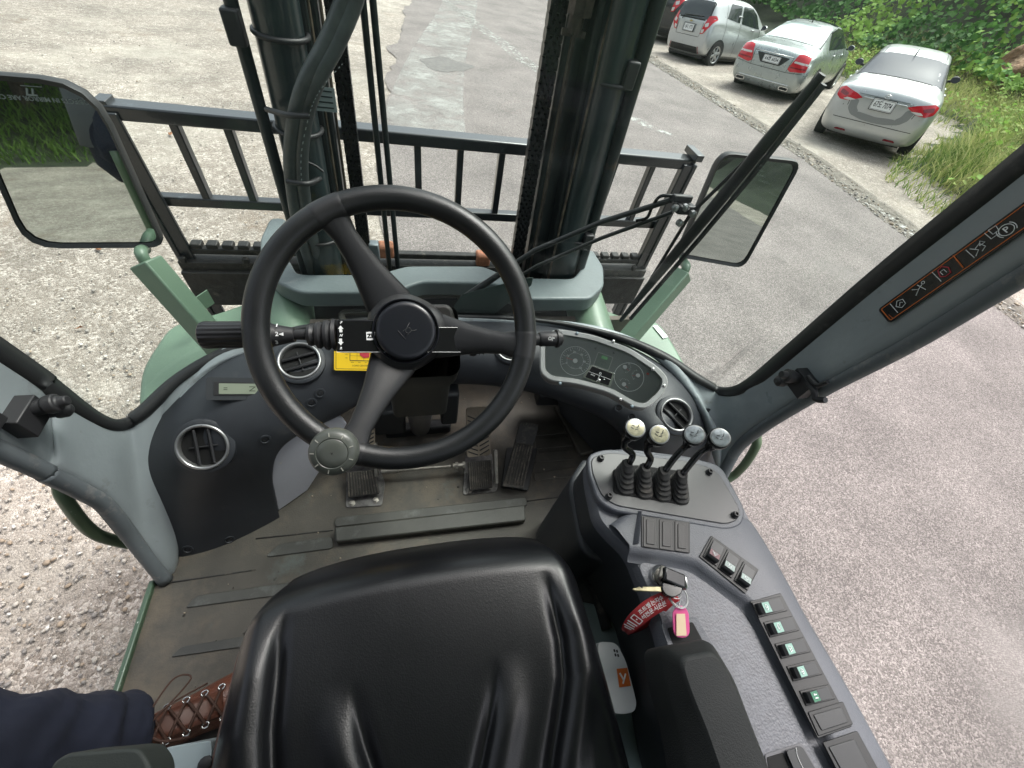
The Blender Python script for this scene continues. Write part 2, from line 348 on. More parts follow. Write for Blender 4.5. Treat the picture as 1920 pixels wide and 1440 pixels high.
# the road
mb = MB(); yy = list(np.arange(-40, 60, .22)); rows = []
for y in yy:
    xl = (-.28 if y < 4.7 else -.28+.005*(y-4.7)**2)+.22*(float(vnoise(y, 0, 1.4, 1))-.5)+.12*(float(vnoise(y, 3, 5, 2))-.5)
    xr = 7.02+.12*(float(vnoise(y, 9, 1.5, 4))-.5)+.08*(float(vnoise(y, 9, 6, 4))-.5)
    rows.append([G(xl+(xr-xl)*k/14, y)+V(0, 0, .0) for k in range(15)])
mb.grid(rows); tag(mb.build('road', M_asph, smooth=180), kind='structure')
def paint_mat(name, thr, sc=9, soft=.07):
    m = bpy.data.materials.new(name); m.use_nodes = True; n = m.node_tree; N = n.nodes; b = N['Principled BSDF']; b.inputs['Base Color'].default_value = (.36, .36, .34, 1); b.inputs['Roughness'].default_value = .8
    tc = N.new('ShaderNodeTexCoord'); t = N.new('ShaderNodeTexNoise'); t.inputs['Scale'].default_value = sc; t.inputs['Detail'].default_value = 9; t.inputs['Roughness'].default_value = .75
    r = N.new('ShaderNodeValToRGB'); r.color_ramp.elements[0].position = thr; r.color_ramp.elements[1].position = thr+soft
    n.links.new(tc.outputs['Object'], t.inputs['Vector']); n.links.new(t.outputs['Fac'], r.inputs[0]); n.links.new(r.outputs[0], b.inputs['Alpha']); return m
M_paint = paint_mat('worn_road_paint', .50); M_dust = paint_mat('pale_dust', .40, 1.6, .34)
def stripe(name, pts, w_, m, dz=.004):
    mb = MB(); P = catmull([V(x, y, 0) for x, y in pts], 8); rows = []
    for i, p in enumerate(P):
        d = (P[min(i+1, len(P)-1)]-P[max(i-1, 0)]).normalized(); nrm = V(-d.y, d.x, 0)
        rows.append([G(*(p+nrm*w_*s_).xy)+V(0, 0, dz) for s_ in (-.5, 0, .5)])
    mb.grid(rows); return tag(mb.build(name, m), kind='structure')
stripe('road_marking', [(4.5, 6.9), (3.75, 8.3), (3.0, 10.2), (2.72, 12.2), (2.2, 15.2), (1.2, 21)], .30, M_paint)
stripe('road_marking', [(3.6, 8.6), (2.75, 10.6), (2.42, 12.6), (1.9, 15.6)], .12, M_paint)
stripe('pale_dust_streak', [(.25, 5.6), (.5, 8.2), (.9, 11), (1.5, 14.5), (2.4, 20)], 1.1, M_dust)
stripe('dirt_edge', [(7.25, -3), (7.2, 1), (7.28, 4), (7.22, 7), (7.25, 10), (7.3, 15), (7.3, 22)], .55, paint_mat('dark_verge_dirt', .38, 3, .2), .002)
MATD = bpy.data.materials['dark_verge_dirt'].node_tree.nodes['Principled BSDF']; MATD.inputs['Base Color'].default_value = (.13, .115, .095, 1)
stripe('road_marking', [(7.16, 9.9), (7.12, 8.9)], .12, M_paint)
stripe('road_marking', [(7.2, 4.9), (7.25, 3.9)], .13, M_paint)
stripe('road_marking', [(4.0, 4.9), (4.5, 4.1)], .14, M_dust)

# loose stones (nobody could count them)
ico = [(0, 0, 1), (.89, 0, .45), (.28, .85, .45), (-.72, .53, .45), (-.72, -.53, .45), (.28, -.85, .45), (.72, .53, -.45), (-.28, .85, -.45), (-.89, 0, -.45), (-.28, -.85, -.45), (.72, -.53, -.45), (0, 0, -1)]
icf = [(0,1,2),(0,2,3),(0,3,4),(0,4,5),(0,5,1),(1,6,2),(2,7,3),(3,8,4),(4,9,5),(5,10,1),(6,7,2),(7,8,3),(8,9,4),(9,10,5),(10,6,1),(11,7,6),(11,8,7),(11,9,8),(11,10,9),(11,6,10)]
ICO = np.array(ico); ICF = np.array(icf)
def npmesh(name, v, f, mats, mi=None, smooth=False):
    """v (n,3), f (m,k) numpy arrays"""
    me = bpy.data.meshes.new(name); me.vertices.add(len(v)); me.vertices.foreach_set('co', np.asarray(v, np.float32).ravel())
    k = f.shape[1]; me.loops.add(f.size); me.loops.foreach_set('vertex_index', f.astype(np.int32).ravel())
    me.polygons.add(len(f)); me.polygons.foreach_set('loop_start', np.arange(0, f.size, k, dtype=np.int32)); me.polygons.foreach_set('loop_total', np.full(len(f), k, np.int32))
    for m in mats: me.materials.append(m)
    if mi is not None: me.polygons.foreach_set('material_index', np.asarray(mi, np.int32))
    me.update(calc_edges=True); me.validate()
    if smooth: me.shade_smooth()
    ob = bpy.data.objects.new(name, me); COL.objects.link(ob); return ob
def stones(name, x, y, r, label, cat, dz=.3):
    n = len(x); z = gz(x, y); sc = rng.uniform(.6, 1.3, (n, 3))*np.array([1, 1, .6]); a = rng.uniform(0, 6.28, n)
    v = ICO[None]*sc[:, None]*r[:, None, None]*rng.uniform(.8, 1.15, (n, 12, 1)); c, s_ = np.cos(a)[:, None], np.sin(a)[:, None]
    v = np.stack([v[..., 0]*c-v[..., 1]*s_+x[:, None], v[..., 0]*s_+v[..., 1]*c+y[:, None], v[..., 2]+(z+r*dz)[:, None]], -1)
    f = (ICF[None]+12*np.arange(n)[:, None, None]).reshape(-1, 3)
    mats = [mat('stone_pale', (.36, .33, .29), .9, var=.2), mat('stone_grey', (.21, .195, .18), .9, var=.2), mat('stone_tan', (.27, .215, .16), .9, var=.2), mat('stone_white', (.52, .50, .46), .9)]
    ob = npmesh(name, v.reshape(-1, 3), f, mats, np.repeat(rng.choice(4, n, p=[.4, .3, .18, .12]), 20)); tag(ob, label, cat, kind='stuff')
n = 9000; x = rng.uniform(-6.5, -.35, n); y = rng.uniform(-3, 9, n); k = (rng.random(n) < 1.1/(1+.05*(x*x+y*y))) & ~((x > -.75) & (y < 1.3)); x, y = x[k], y[k]
x2 = rng.uniform(-3.4, -.68, 15000); y2 = rng.uniform(-1.6, 3.2, 15000); k = rng.random(15000) < np.exp(-((x2+1.2)**2+(y2-.2)**2)/3.2); x = np.concatenate([x, x2[k]]); y = np.concatenate([y, y2[k]])
stones('gravel_stones', x, y, .004+.009*rng.random(len(x))**3, 'loose pale gravel stones scattered over the lot on the left', 'gravel')
n = 3600; y = rng.uniform(1, 15, n); x = 6.96+np.abs(rng.normal(0, .2, n)); stones('shoulder_stones', x, y, .007+.022*rng.random(n)**4, 'loose grey stones along the broken right edge of the road', 'stones')
# dry leaves on the gravel
mb = MB()
for _ in range(26):
    x, y = random.uniform(-4.2, -1.0), random.uniform(.2, 6); a = random.uniform(0, 6.3); r = random.uniform(.016, .034); o = G(x, y)+V(0, 0, .012); X = V(math.cos(a), math.sin(a), .1); Y = V(-math.sin(a), math.cos(a), .25)
    mb.mt(mat('leaf_brown', (.22, .10, .045), .8) if random.random() < .6 else mat('leaf_tan', (.36, .30, .12), .8))
    mb.add([o+X*r*1.5, o+X*r*.5+Y*r*.6, o-X*r*.6+Y*r*.7+V(0, 0, .01), o-X*r*1.3, o-X*r*.5-Y*r*.5+V(0, 0, .015), o+X*r*.6-Y*r*.6], [(0, 1, 2, 3), (0, 3, 4, 5)])
tag(mb.build('fallen_leaves', smooth=0), 'dry brown leaves lying on the pale gravel at left', 'leaves', kind='stuff')

# grit on the cab floor
n = 170; x = rng.uniform(-.62, .6, n); y = rng.uniform(-.1, .85, n); k = ~((np.abs(x) < .30) & (y < .22)) & (x < .38+.3*(y > .45)); x, y = x[k], y[k]; n = len(x); r = .0012+.0028*rng.random(n)**3
v = ICO[None]*r[:, None, None]*rng.uniform(.7, 1.3, (n, 12, 3)); v = v+np.stack([x, y, np.full(n, 1.1015)], -1)[:, None]; f = (ICF[None]+12*np.arange(n)[:, None, None]).reshape(-1, 3)
tag(npmesh('floor_grit', v.reshape(-1, 3), f, [mat('grit_tan', (.30, .25, .19), .9), mat('grit_dark', (.05, .045, .04), .9)], np.repeat(rng.choice(2, n), 20)), 'specks of grit trodden into the cab floor mat', 'grit', kind='stuff')
# dark patched hollow in the road ahead
p0 = Ug(838, 122); mb = MB(); mb.prism([G(p0.x+math.cos(a)*.42*(1+.25*math.sin(2*a+1)+.15*math.sin(5*a)), p0.y+math.sin(a)*.55*(1+.2*math.cos(3*a)))+V(0, 0, .004) for a in [6.2832*k/30 for k in range(30)]], V(0, 0, .001)); tag(mb.build('road_patch', mat('asphalt_patch', (.125, .118, .112), .8, var=.25, vscale=14, bump=.6, bscale=90)), kind='structure')
# ---- vegetation
def leafm(name, c1, c2, scale=3, rough=.5, tl=.35):
    m = mat(name, c1, .72, spec=.22, col2=c2, vscale=scale, vdetail=5); b = m.node_tree.nodes['Principled BSDF']
    tr = m.node_tree.nodes.new('ShaderNodeBsdfTranslucent'); mx = m.node_tree.nodes.new('ShaderNodeMixShader'); mx.inputs[0].default_value = tl
    src = b.inputs['Base Color'].links[0].from_socket; m.node_tree.links.new(src, tr.inputs[0]); m.node_tree.links.new(b.outputs[0], mx.inputs[1]); m.node_tree.links.new(tr.outputs[0], mx.inputs[2])
    m.node_tree.links.new(mx.outputs[0], m.node_tree.nodes['Material Output'].inputs[0]); return m
M_g1 = leafm('grass_green', (.20, .27, .065), (.33, .39, .13), 1.2); M_g2 = leafm('grass_straw', (.45, .43, .20), (.36, .40, .14), 2)
M_g3 = leafm('grass_dark', (.08, .16, .03), (.14, .22, .05), 2)
M_v1 = leafm('vine_leaf', (.075, .175, .05), (.13, .27, .07), 2); M_v2 = leafm('vine_leaf_bright', (.20, .34, .07), (.27, .42, .10), 2); M_v3 = leafm('vine_leaf_dark', (.035, .09, .028), (.065, .15, .04), 2)
M_t1 = leafm('tree_leaf_dark', (.012, .03, .012), (.03, .06, .02), 1.5, tl=.2); M_t2 = leafm('tree_leaf', (.03, .06, .02), (.05, .09, .025), 1.5, tl=.25)
M_bark = mat('bark', (.06, .048, .038), .9, bump=.8, bscale=30, var=.4, vscale=10)
def blades(name, x, y, h, mi, mats, label, cat, lean=.95, wd=.0075):
    n = len(x); z = gz(x, y)-.02; a = rng.uniform(0, 6.283, n); b = rng.uniform(0, 6.283, n); l = h*lean*rng.uniform(.3, 1.6, n); wv = wd*rng.uniform(.6, 1.5, n)
    B = np.stack([x, y, z], -1); D = np.stack([np.cos(a), np.sin(a), 0*a], -1); Wd = np.stack([np.cos(b), np.sin(b), 0*a], -1)*wv[:, None]; U = np.array([0, 0, 1.])[None]*h[:, None]
    m_ = B+U*.6+D*l[:, None]*.35; t = B+U*.95+D*l[:, None]
    v = np.stack([B-Wd, B+Wd, m_+Wd*.7, m_-Wd*.7, t], 1); i = 5*np.arange(n)[:, None]
    f1 = i+np.array([[0, 1, 2]]); f2 = i+np.array([[0, 2, 3]]); f3 = i+np.array([[3, 2, 4]]); f = np.stack([f1, f2, f3], 1).reshape(-1, 3)
    ob = npmesh(name, v.reshape(-1, 3), f, mats, np.repeat(mi, 3)); return tag(ob, label, cat, kind='stuff')
def leafcloud(P, Nn, size, up=.5):
    """folded five-cornered leaves at P, roughly facing Nn; returns verts, faces (quads)"""
    n = len(P); Nn = Nn+rng.normal(0, .55, (n, 3)); Nn /= np.linalg.norm(Nn, axis=1)[:, None]
    t = rng.normal(0, 1, (n, 3)); t -= Nn*(t*Nn).sum(1)[:, None]; t /= np.linalg.norm(t, axis=1)[:, None]; b = np.cross(Nn, t); s_ = size[:, None]
    base = P-t*s_*.5; tip = P+t*s_*.6; l = P+b*s_*.48+Nn*s_*.12-t*s_*.05; r = P-b*s_*.48+Nn*s_*.12-t*s_*.05; 
    v = np.stack([base, r, tip, l], 1).reshape(-1, 3); i = 4*np.arange(n)[:, None]
    return v, np.stack([i+np.array([[0, 1, 2]]), i+np.array([[0, 2, 3]])], 1).reshape(-1, 3)
# tall grass on the verge
N0 = 170000; x = rng.uniform(8, 20, N0); y = rng.uniform(-9, 19, N0); s_ = sval(x, y); d2 = x*x+y*y
cl = vnoise(x, y, 1.6, 11); k = (s_ > -.25+1.1*(cl-.5)) & (s_ < 5.5) & (rng.random(N0) < np.clip(110/d2, .12, 1)) & ((s_ > .7) | (rng.random(N0) < .25+.6*cl))
x, y, s_, cl = x[k], y[k], s_[k], cl[k]; h = (.08+.36*sst(-.3, 1.9, s_))*(.5+.9*vnoise(x, y, 2.3, 12))*rng.uniform(.6, 1.3, len(x))+.08
q = .6*vnoise(x, y, .9, 14)+.2+rng.normal(0, .22, len(x)); mi = np.where(q > .46, 1, np.where(q < .28, 2, 0))
blades('verge_grass', x, y, h, mi, [M_g1, M_g2, M_g3], 'tall green and straw coloured grass on the verge beside the parked cars', 'grass')
# broad-leaved weeds among the grass
N0 = 30000; x = rng.uniform(8.5, 19, N0); y = rng.uniform(-6, 19, N0); s_ = sval(x, y); cl = vnoise(x, y, .8, 21); k = (s_ > .4) & (s_ < 5) & (cl > .52); x, y = x[k], y[k]
P = np.stack([x, y, gz(x, y)+rng.uniform(.1, .55, len(x))], -1); v, f = leafcloud(P, np.tile([0, -.2, 1.], (len(x), 1)), rng.uniform(.05, .12, len(x)))
tag(npmesh('verge_weeds', v, f, [M_v2, M_g1], np.repeat(rng.choice(2, len(x)), 2)), 'broad leaved weeds mixed into the verge grass', 'weeds', kind='stuff')
# vines over the bank
N0 = 330000; x = rng.uniform(10, 42, N0); y = rng.uniform(-22, 46, N0); s_ = sval(x, y); d2 = x*x+y*y
k = (s_ > 3.0+1.2*vnoise(x, y, .7, 31)) & (s_ < 15) & (rng.random(N0) < np.clip(330/d2, .26, 1)); x, y = x[k], y[k]; d = np.sqrt(x*x+y*y)
e_ = .05; zx = (gz(x+e_, y)-gz(x, y))/e_; zy = (gz(x, y+e_)-gz(x, y))/e_; Nn = np.stack([-zx, -zy, np.ones(len(x))], -1); Nn /= np.linalg.norm(Nn, axis=1)[:, None]
lump = .9*vnoise(x, y, .7, 33)+.5*vnoise(x, y, 1.9, 34); P = np.stack([x, y, gz(x, y)], -1)+Nn*(lump*.9*rng.uniform(.55, 1.02, len(x))+.05)[:, None]
q = vnoise(x, y, .35, 35)+rng.normal(0, .12, len(x)); low = sval(x, y) < 5; mi = np.where((q > .66) | (low & (q > .5)), 1, np.where(q < .33, 2, 0))
v, f = leafcloud(P, Nn+np.array([-.35, -.35, .2]), rng.uniform(.08, .16, len(x))*(1+d/60)); tag(npmesh('vine_thicket', v, f, [M_v1, M_v2, M_v3], np.repeat(mi, 2)), 'dense green vines covering the bank behind the parked cars', 'vines', kind='stuff')
# grass on the bank behind the truck, seen in the left mirror
N0 = 70000; x = rng.uniform(-26, -1, N0); y = rng.uniform(-26, -2, N0); b_ = (-y-14)+.45*(-x-1); k = (b_ > .2) & (b_ < 9) & (x < -1.3+.0*y); x, y = x[k], y[k]
q = vnoise(x, y, .6, 41); blades('bank_grass', x, y, rng.uniform(.12, .38, len(x)), np.where(q > .62, 0, 1), [M_v1, M_g3], 'green grass bank rising behind the truck', 'grass', wd=.014, lean=.9)

def tree(name, x, y, hgt, cr, mats, label, cat, group, cone=.0, nl=5200, lsz=.16):
    o = G(x, y); t = empty(name, o); tag(t, label, cat, group); mb = MB(); L_ = V(random.uniform(-.3, .3), random.uniform(-.3, .3), 0)
    tp = [o+V(0, 0, -.1), o+V(.05, 0, hgt*.3)+L_*.2, o+V(0, .1, hgt*.65)+L_*.6, o+V(0, 0, hgt*.95)+L_]; mb.tube(catmull(tp, 5), [.017*hgt*(1-.05*i) for i in range(16)], 9)
    cs = []
    for i in range(13):
        a = i*2.4+random.random(); hh = hgt*(.14+.74*i/13); rr = cr*(1-cone*(i/13))*random.uniform(.55, .95); c = o+L_*(i/13)+V(math.cos(a)*rr, math.sin(a)*rr, hh+.12*hgt)
        mb.tube(catmull([o+L_*(i/13)+V(0, 0, hh-.1*hgt), (o+L_*(i/13)+V(0, 0, hh)+c)/2, c], 4), [.013*hgt*(1-.09*k) for k in range(9)], 6); cs.append((c, cr*random.uniform(.32, .55)*(1-.5*cone*i/13)))
    cs.append((o+L_+V(0, 0, hgt*.97), cr*.4*(1-.4*cone)))
    mb.build('trunk', M_bark, t, smooth=60); P = []
    for c, r in cs:
        m_ = nl//len(cs); d = rng.normal(0, 1, (m_, 3)); d /= np.linalg.norm(d, axis=1)[:, None]; P.append(np.array(c)+d*(r*rng.uniform(.35, 1.1, m_)**.6)[:, None]*np.array([1, 1, .7]))
    P = np.concatenate(P); v, f = leafcloud(P, np.tile([0, 0, 1.], (len(P), 1)), rng.uniform(.6, 1.3, len(P))*lsz)
    c = npmesh('crown', v, f, mats, np.repeat(rng.choice(len(mats), len(P)), 2)); setpar(c, t); return t
BT = [(-2.6, -17.5, 9, 3.0, 'tall dark tree on the bank behind the truck, nearest the gravel track'),
      (-5.2, -15.5, 10, 3.0, 'tall dark tree on the bank behind the truck, second from the track'),
      (-7.9, -15.1, 9, 3.0, 'tall dark tree on the bank behind the truck, third from the track'),
      (-10.6, -13.1, 10, 3.0, 'tall dark tree on the bank behind the truck, in the middle of the row'),
      (-13.2, -12.7, 9, 3.0, 'tall dark tree on the bank behind the truck, just left of the middle'),
      (-16.0, -10.6, 10, 3.0, 'tall dark tree on the bank behind the truck, third from the left end'),
      (-18.8, -10.2, 9, 3.0, 'tall dark tree on the bank behind the truck, second from the left end'),
      (-21.6, -8.1, 10, 3.0, 'tall dark tree on the bank behind the truck, at the left end of the row'),
      (1.6, -22, 10, 3.2, 'dark tree standing beyond the end of the gravel track')]
for x, y, hh, cr, lb in BT: tree('dark_tree', x, y, hh, cr, [M_t1, M_t2], lb, 'tree', 'dark trees on the bank behind the truck', cone=.3, nl=6500, lsz=.34)
p = Ug(1505, 6); tree('pine_tree', p.x+2.5, p.y+3, 7.5, 2.3, [M_t2, M_v3], 'dark pine tree behind the parked silver cars at the top of the photo', 'tree', None, cone=.6, nl=12000, lsz=.15)
p = Ug(1420, 4); tree('leafy_tree', p.x+5, p.y+6, 5.5, 2.2, [M_v1, M_v2], 'bright leafy tree left of the dark pine, beyond the small silver hatchback', 'tree', None, nl=8000, lsz=.15)
# brown boulder in the grass
p = Ug(1898, 150); mb = MB(); R_ = []
for i in range(15):
    th = math.pi*i/14; R_.append([p+V(math.sin(th)*math.cos(a)*.8*(1+.25*math.sin(3*a+i*.4)), math.sin(th)*math.sin(a)*.7*(1+.2*math.cos(2*a)), .15+math.cos(th)*.7*(1+.18*math.sin(2*a+i))) for a in [6.2832*k/22 for k in range(22)]])
mb.grid(R_, closed=True); M_rock = wear(mat('brown_rock', (.21, .115, .065), .9, bump=1, bscale=9, var=.4, vscale=3), (.42, .28, .18), 2.2, .48, .1)
tag(mb.build('boulder', M_rock, sub=2), 'rust brown boulder lying in the grass right of the silver sedan', 'boulder')

# ================================================================== PARKED CARS (local: x right, y forward from the rear bumper, z up)
M_silver = mat('silver_paint', (.50, .52, .52), .30, metal=.55, coat=.6, var=.03)
M_silver2 = mat('silver_blue_paint', (.40, .445, .44), .28, metal=.6, coat=.6, var=.03)
M_blackp = mat('dark_car_paint', (.012, .014, .016), .25, coat=.6)
M_cglass = mat('car_glass_hazy', (.075, .08, .095), .25, spec=.10)
M_cglass2 = mat('car_glass_painted_sky', (.42, .50, .49), .12, metal=.35, spec=.9)  # pale cyan base puts the reflected sky into the glass colour
M_cglassd = mat('car_glass_dark', (.02, .025, .028), .06, spec=.9)
M_tail = mat('tail_lamp_red', (.55, .015, .03), .15, coat=.6); M_taild = mat('tail_lamp_dark_red', (.22, .008, .02), .15, coat=.5); M_clearl = mat('lamp_clear', (.62, .60, .58), .15, coat=.6)
M_tyre = mat('tyre', (.02, .02, .02), .8, bump=.3, bscale=60); M_trim = mat('car_trim_black', (.015, .015, .016), .5); M_gap = mat('panel_gap', (.02, .022, .023), .7)
M_rim = mat('alloy_rim', (.55, .56, .56), .3, metal=.7); M_plateb = mat('number_plate', (.78, .78, .76), .45); M_ink = mat('plate_ink', (.02, .02, .02), .5); M_greyp = mat('painted_shade_grey', (.26, .275, .28), .35, metal=.5)  # darker silver: shade painted into tail recesses and under the boot lip

def car_rows(L):
    rows = []
    for y, zb, wl, wm, zm, wb, zbl, wr, zr in L:
        half = [(0, zb), (wl*.6, zb), (wl, zb+.03), (wl+(wm-wl)*.6, zb+.16), (wm, zm), (wb+(wm-wb)*.5, zbl-.06), (wb, zbl), (wr+(wb-wr)*.35, zbl+(zr-zbl)*.6), (wr, zr-.02), (wr*.6, zr+.01), (0, zr+.02)]
        full = [V(-a, y, b) for a, b in half[::-1]]+[V(a, y, b) for a, b in half[1:-1]]
        rows.append(full)
    return rows
def build_car(name, loc, yaw, roll, pitch, spec, label, cat):
    root = empty(name, loc); root.rotation_mode = 'XYZ'
    root.matrix_world = Matrix.Translation(loc) @ Matrix.Rotation(-yaw, 4, 'Z') @ Matrix.Rotation(-pitch*-1, 4, 'X') @ Matrix.Rotation(roll, 4, 'Y')
    root.rotation_euler = root.matrix_world.to_euler(); tag(root, label, cat, 'cars parked along the verge')
    def put(o, par=root): o.parent = par; return o
    mb = MB(); rows = car_rows(spec['rows']); mb.grid(rows, closed=True); n = len(rows[0])
    mb.f.append(tuple(range(n))); mb.m.append(0); mb.f.append(tuple((len(rows)-1)*n+i for i in range(n-1, -1, -1))); mb.m.append(0)
    body = put(mb.build('body', spec['paint'], sub=2, smooth=180))
    dg = bpy.context.evaluated_depsgraph_get(); dg.update(); e = body.evaluated_get(dg); me = e.to_mesh(); bv = BVHTree.FromPolygons([v.co.copy() for v in me.vertices], [tuple(p.vertices) for p in me.polygons]); e.to_mesh_clear()
    def patch(nm, poly, axis, m, off=.004, cuts=3, par=None, mx=False, round_=.03, join=None):
        """poly: 2D outline; axis 'rear' -> (x,z) seen from behind, 'right'/'left' -> (y,z), 'top' -> (x,y)"""
        if round_: P3 = rpoly([V(a, b, 0) for a, b in poly], round_, 3); poly = [(p.x, p.y) for p in P3]
        bm = bmesh.new(); f = bm.faces.new([bm.verts.new((a, b, 0)) for a, b in poly]); bmesh.ops.triangulate(bm, faces=[f])
        for _ in range(cuts):
            ed = [e_ for e_ in bm.edges if e_.calc_length() > .07]
            if ed: bmesh.ops.subdivide_edges(bm, edges=ed, cuts=1); bmesh.ops.triangulate(bm, faces=bm.faces[:])
        vs = []
        for v in bm.verts:
            a, b = v.co.x, v.co.y
            if axis == 'rear': o, d = V(a, -3, b), V(0, 1, 0)
            elif axis == 'front': o, d = V(a, 9, b), V(0, -1, 0)
            elif axis == 'right': o, d = V(3, a, b), V(-1, 0, 0)
            elif axis == 'left': o, d = V(-3, a, b), V(1, 0, 0)
            elif axis == 'diag': o, d = V(a, b-3, 3+0), V(0, .7071, -.7071)      # along the raked rear screen
            else: o, d = V(a, b, 4), V(0, 0, -1)
            if axis == 'diag': o = V(a, -2, b+2)
            h = bv.ray_cast(o, d)
            if h[0] is None: h = bv.find_nearest(o+d*3)
            nn = h[1] if h[1].dot(d) < 0 else -h[1]; vs.append(h[0]+nn*off)
        fs = [tuple(v.index for v in f.verts) for f in bm.faces]; bm.free()
        if join is not None: join.mt(m); join.add(vs, fs); return join
        q = MB(); q.add(vs, fs); return put(q.build(nm, m, smooth=180), par or root)
    W = spec
    # glass
    for kind, poly in W['glass']:
        q = 'rear_window' if kind in ('diag', 'rear') else 'windscreen' if kind == 'front' else 'side_window'
        if kind in ('diag', 'rear'): patch('window_surround', [(a*1.06, b+(.04 if b > poly[0][1]+.1 else -.03)) for a, b in poly], kind, M_gap, .003, par=root)
        patch(q, poly, kind, W['gm'] if kind in ('diag', 'rear', 'front') else M_cglassd, .007)
    for kind, poly, m in W.get('panels', []): patch('body_panel', poly, kind, m, .004)
    for kind, polys in W['lamps']:
        for j in (-1, 1):
            mbq = MB()
            for poly, m, o_ in polys: patch('x', [(a*j, b) for a, b in poly], kind, m, o_, cuts=3, round_=.02, join=mbq)
            put(mbq.build('tail_light', smooth=180))
    for kind, a, b in W.get('gaps', []):      # thin panel gaps
        (x0, z0), (x1, z1) = a, b; dx, dz = x1-x0, z1-z0; l = math.hypot(dx, dz); nx_, nz_ = -dz/l*.005, dx/l*.005
        k = 8; poly = [(x0+dx*i/k+nx_, z0+dz*i/k+nz_) for i in range(k+1)]+[(x0+dx*i/k-nx_, z0+dz*i/k-nz_) for i in range(k, -1, -1)]
        patch('panel_gap', poly, kind, M_gap, .004, cuts=0, round_=0)
    # number plate
    px_, pz_ = W['plate']; h = bv.ray_cast(V(0, -3, pz_), V(0, 1, 0))[0]; y = h.y-.02; tl = .12
    mb = MB(); X, Y, N_ = V(1, 0, 0), V(0, math.sin(tl), math.cos(tl)), V(0, -math.cos(tl), math.sin(tl)); o = V(0, y, pz_)
    pw, ph = W.get('psz', (.36, .165))
    mb.mt(M_trim).prism(rrect(o, X, Y, pw+.02, ph+.02, .015), -N_*.03); mb.mt(M_plateb).prism(rrect(o+N_*.002, X, Y, pw, ph, .012), N_*.004)
    o2 = o+N_*.0075; mb.mt(M_ink); q = rrect(o2, X, Y, pw-.015, ph-.015, .01); q2 = rrect(o2, X, Y, pw-.025, ph-.025, .01); nq = len(q); mb.add(q+q2, [(i, (i+1) % nq, nq+(i+1) % nq, nq+i) for i in range(nq)])
    mb.text(W['ptext'], o2, X, Y, ph*.70, offset=.0015, sx=(pw-.03)/(ph*.70*len(W['ptext'])*.60)); put(mb.build('number_plate', smooth=30))
    # wheels
    for wy in W['wheels']:
        for sd_ in (-1, 1):
            x0 = sd_*(W['track']/2); R = W['wr']; ax = V(sd_, 0, 0); mb = MB()
            patch('wheel_arch', [(wy+(R+.055)*math.cos(a), R+(R+.055)*math.sin(a)) for a in [math.pi*(-.18+1.36*k/20) for k in range(21)]], 'right' if sd_ > 0 else 'left', M_gap, .003, cuts=2, round_=0)
            mb.mt(M_tyre).lathe(V(x0-sd_*.2, wy, R), ax, [(R*.7, 0), (R*.96, .01), (R, .04), (R, .17), (R*.95, .2), (R*.68, .205), (R*.66, .17)], 36)
            wh = put(mb.build('wheel', smooth=50)); mb = MB()
            mb.mt(M_gap).lathe(V(x0-sd_*.05, wy, R), ax, [(R*.66, 0), (R*.66, .012)], 28)
            mb.mt(M_rim).lathe(V(x0-sd_*.05, wy, R), ax, [(R*.67, .03), (R*.68, .055), (R*.62, .05), (R*.58, .02), (R*.58, .005)], 36, caps=False)
            for k in range(W.get('spokes', 5)):
                a = 2*math.pi*k/W.get('spokes', 5)+.3; d = V(0, math.cos(a), math.sin(a)); mb.bar(V(x0-sd_*.012, wy, R)+d*.03, V(x0-sd_*.015, wy, R)+d*R*.62, .06, .02, up=ax)
            mb.lathe(V(x0-sd_*.03, wy, R), ax, [(R*.2, 0), (R*.2, .03), (R*.12, .036)], 20); put(mb.build('rim', smooth=40, bevel=.004), wh)
    # door mirrors and handles
    my, mz = W['mir']
    for sd_ in (-1, 1):
        xb = W['mirx']; mb = MB(); mb.mt(W['mirm']).lathe(V(sd_*(xb+.065), my-.04, mz), V(0, 1, 0), [(.02, .07), (.042, .05), (.058, .03), (.06, -.01), (.055, -.04)], 20, sx=1.4, u=V(1, 0, 0)); mb.mt(M_trim).bar(V(sd_*(xb-.05), my, mz-.05), V(sd_*(xb+.06), my, mz-.03), .05, .04)
        mb.mt(M_cglass).lathe(V(sd_*(xb+.065), my-.083, mz), V(0, 1, 0), [(.05, 0), (.05, .003)], 20, sx=1.4, u=V(1, 0, 0)); put(mb.build('door_mirror', smooth=50))
        for hy, hz in W['handles']:
            h = bv.ray_cast(V(sd_*3, hy, hz), V(-sd_, 0, 0))[0]; mb = MB(); mb.tube([h+V(0, -.09, 0), h+V(sd_*.03, -.07, 0), h+V(sd_*.03, .07, 0), h+V(0, .09, 0)], .014, 8); put(mb.build('door_handle', W['paint'], smooth=180))
    W['extra'](put, patch, bv, root) if 'extra' in W else None
    mb = MB(); mb.box((0, spec['wheels'][0]+1.35, .22), (1.3, 3.6, .12)); put(mb.build('underbody', M_trim))
    return root

def badge_text(put, bv, s_, x, z, size, nm='badge', m=None):
    h = bv.ray_cast(V(x, -3, z), V(0, 1, 0)); n = h[1] if h[1].y < 0 else -h[1]; X, Y, N_ = frame_at(n); mb = MB(); mb.mt(m or M_chrome).text(s_, h[0]+N_*.006, X, Y, size, offset=.001); put(mb.build(nm, smooth=0))
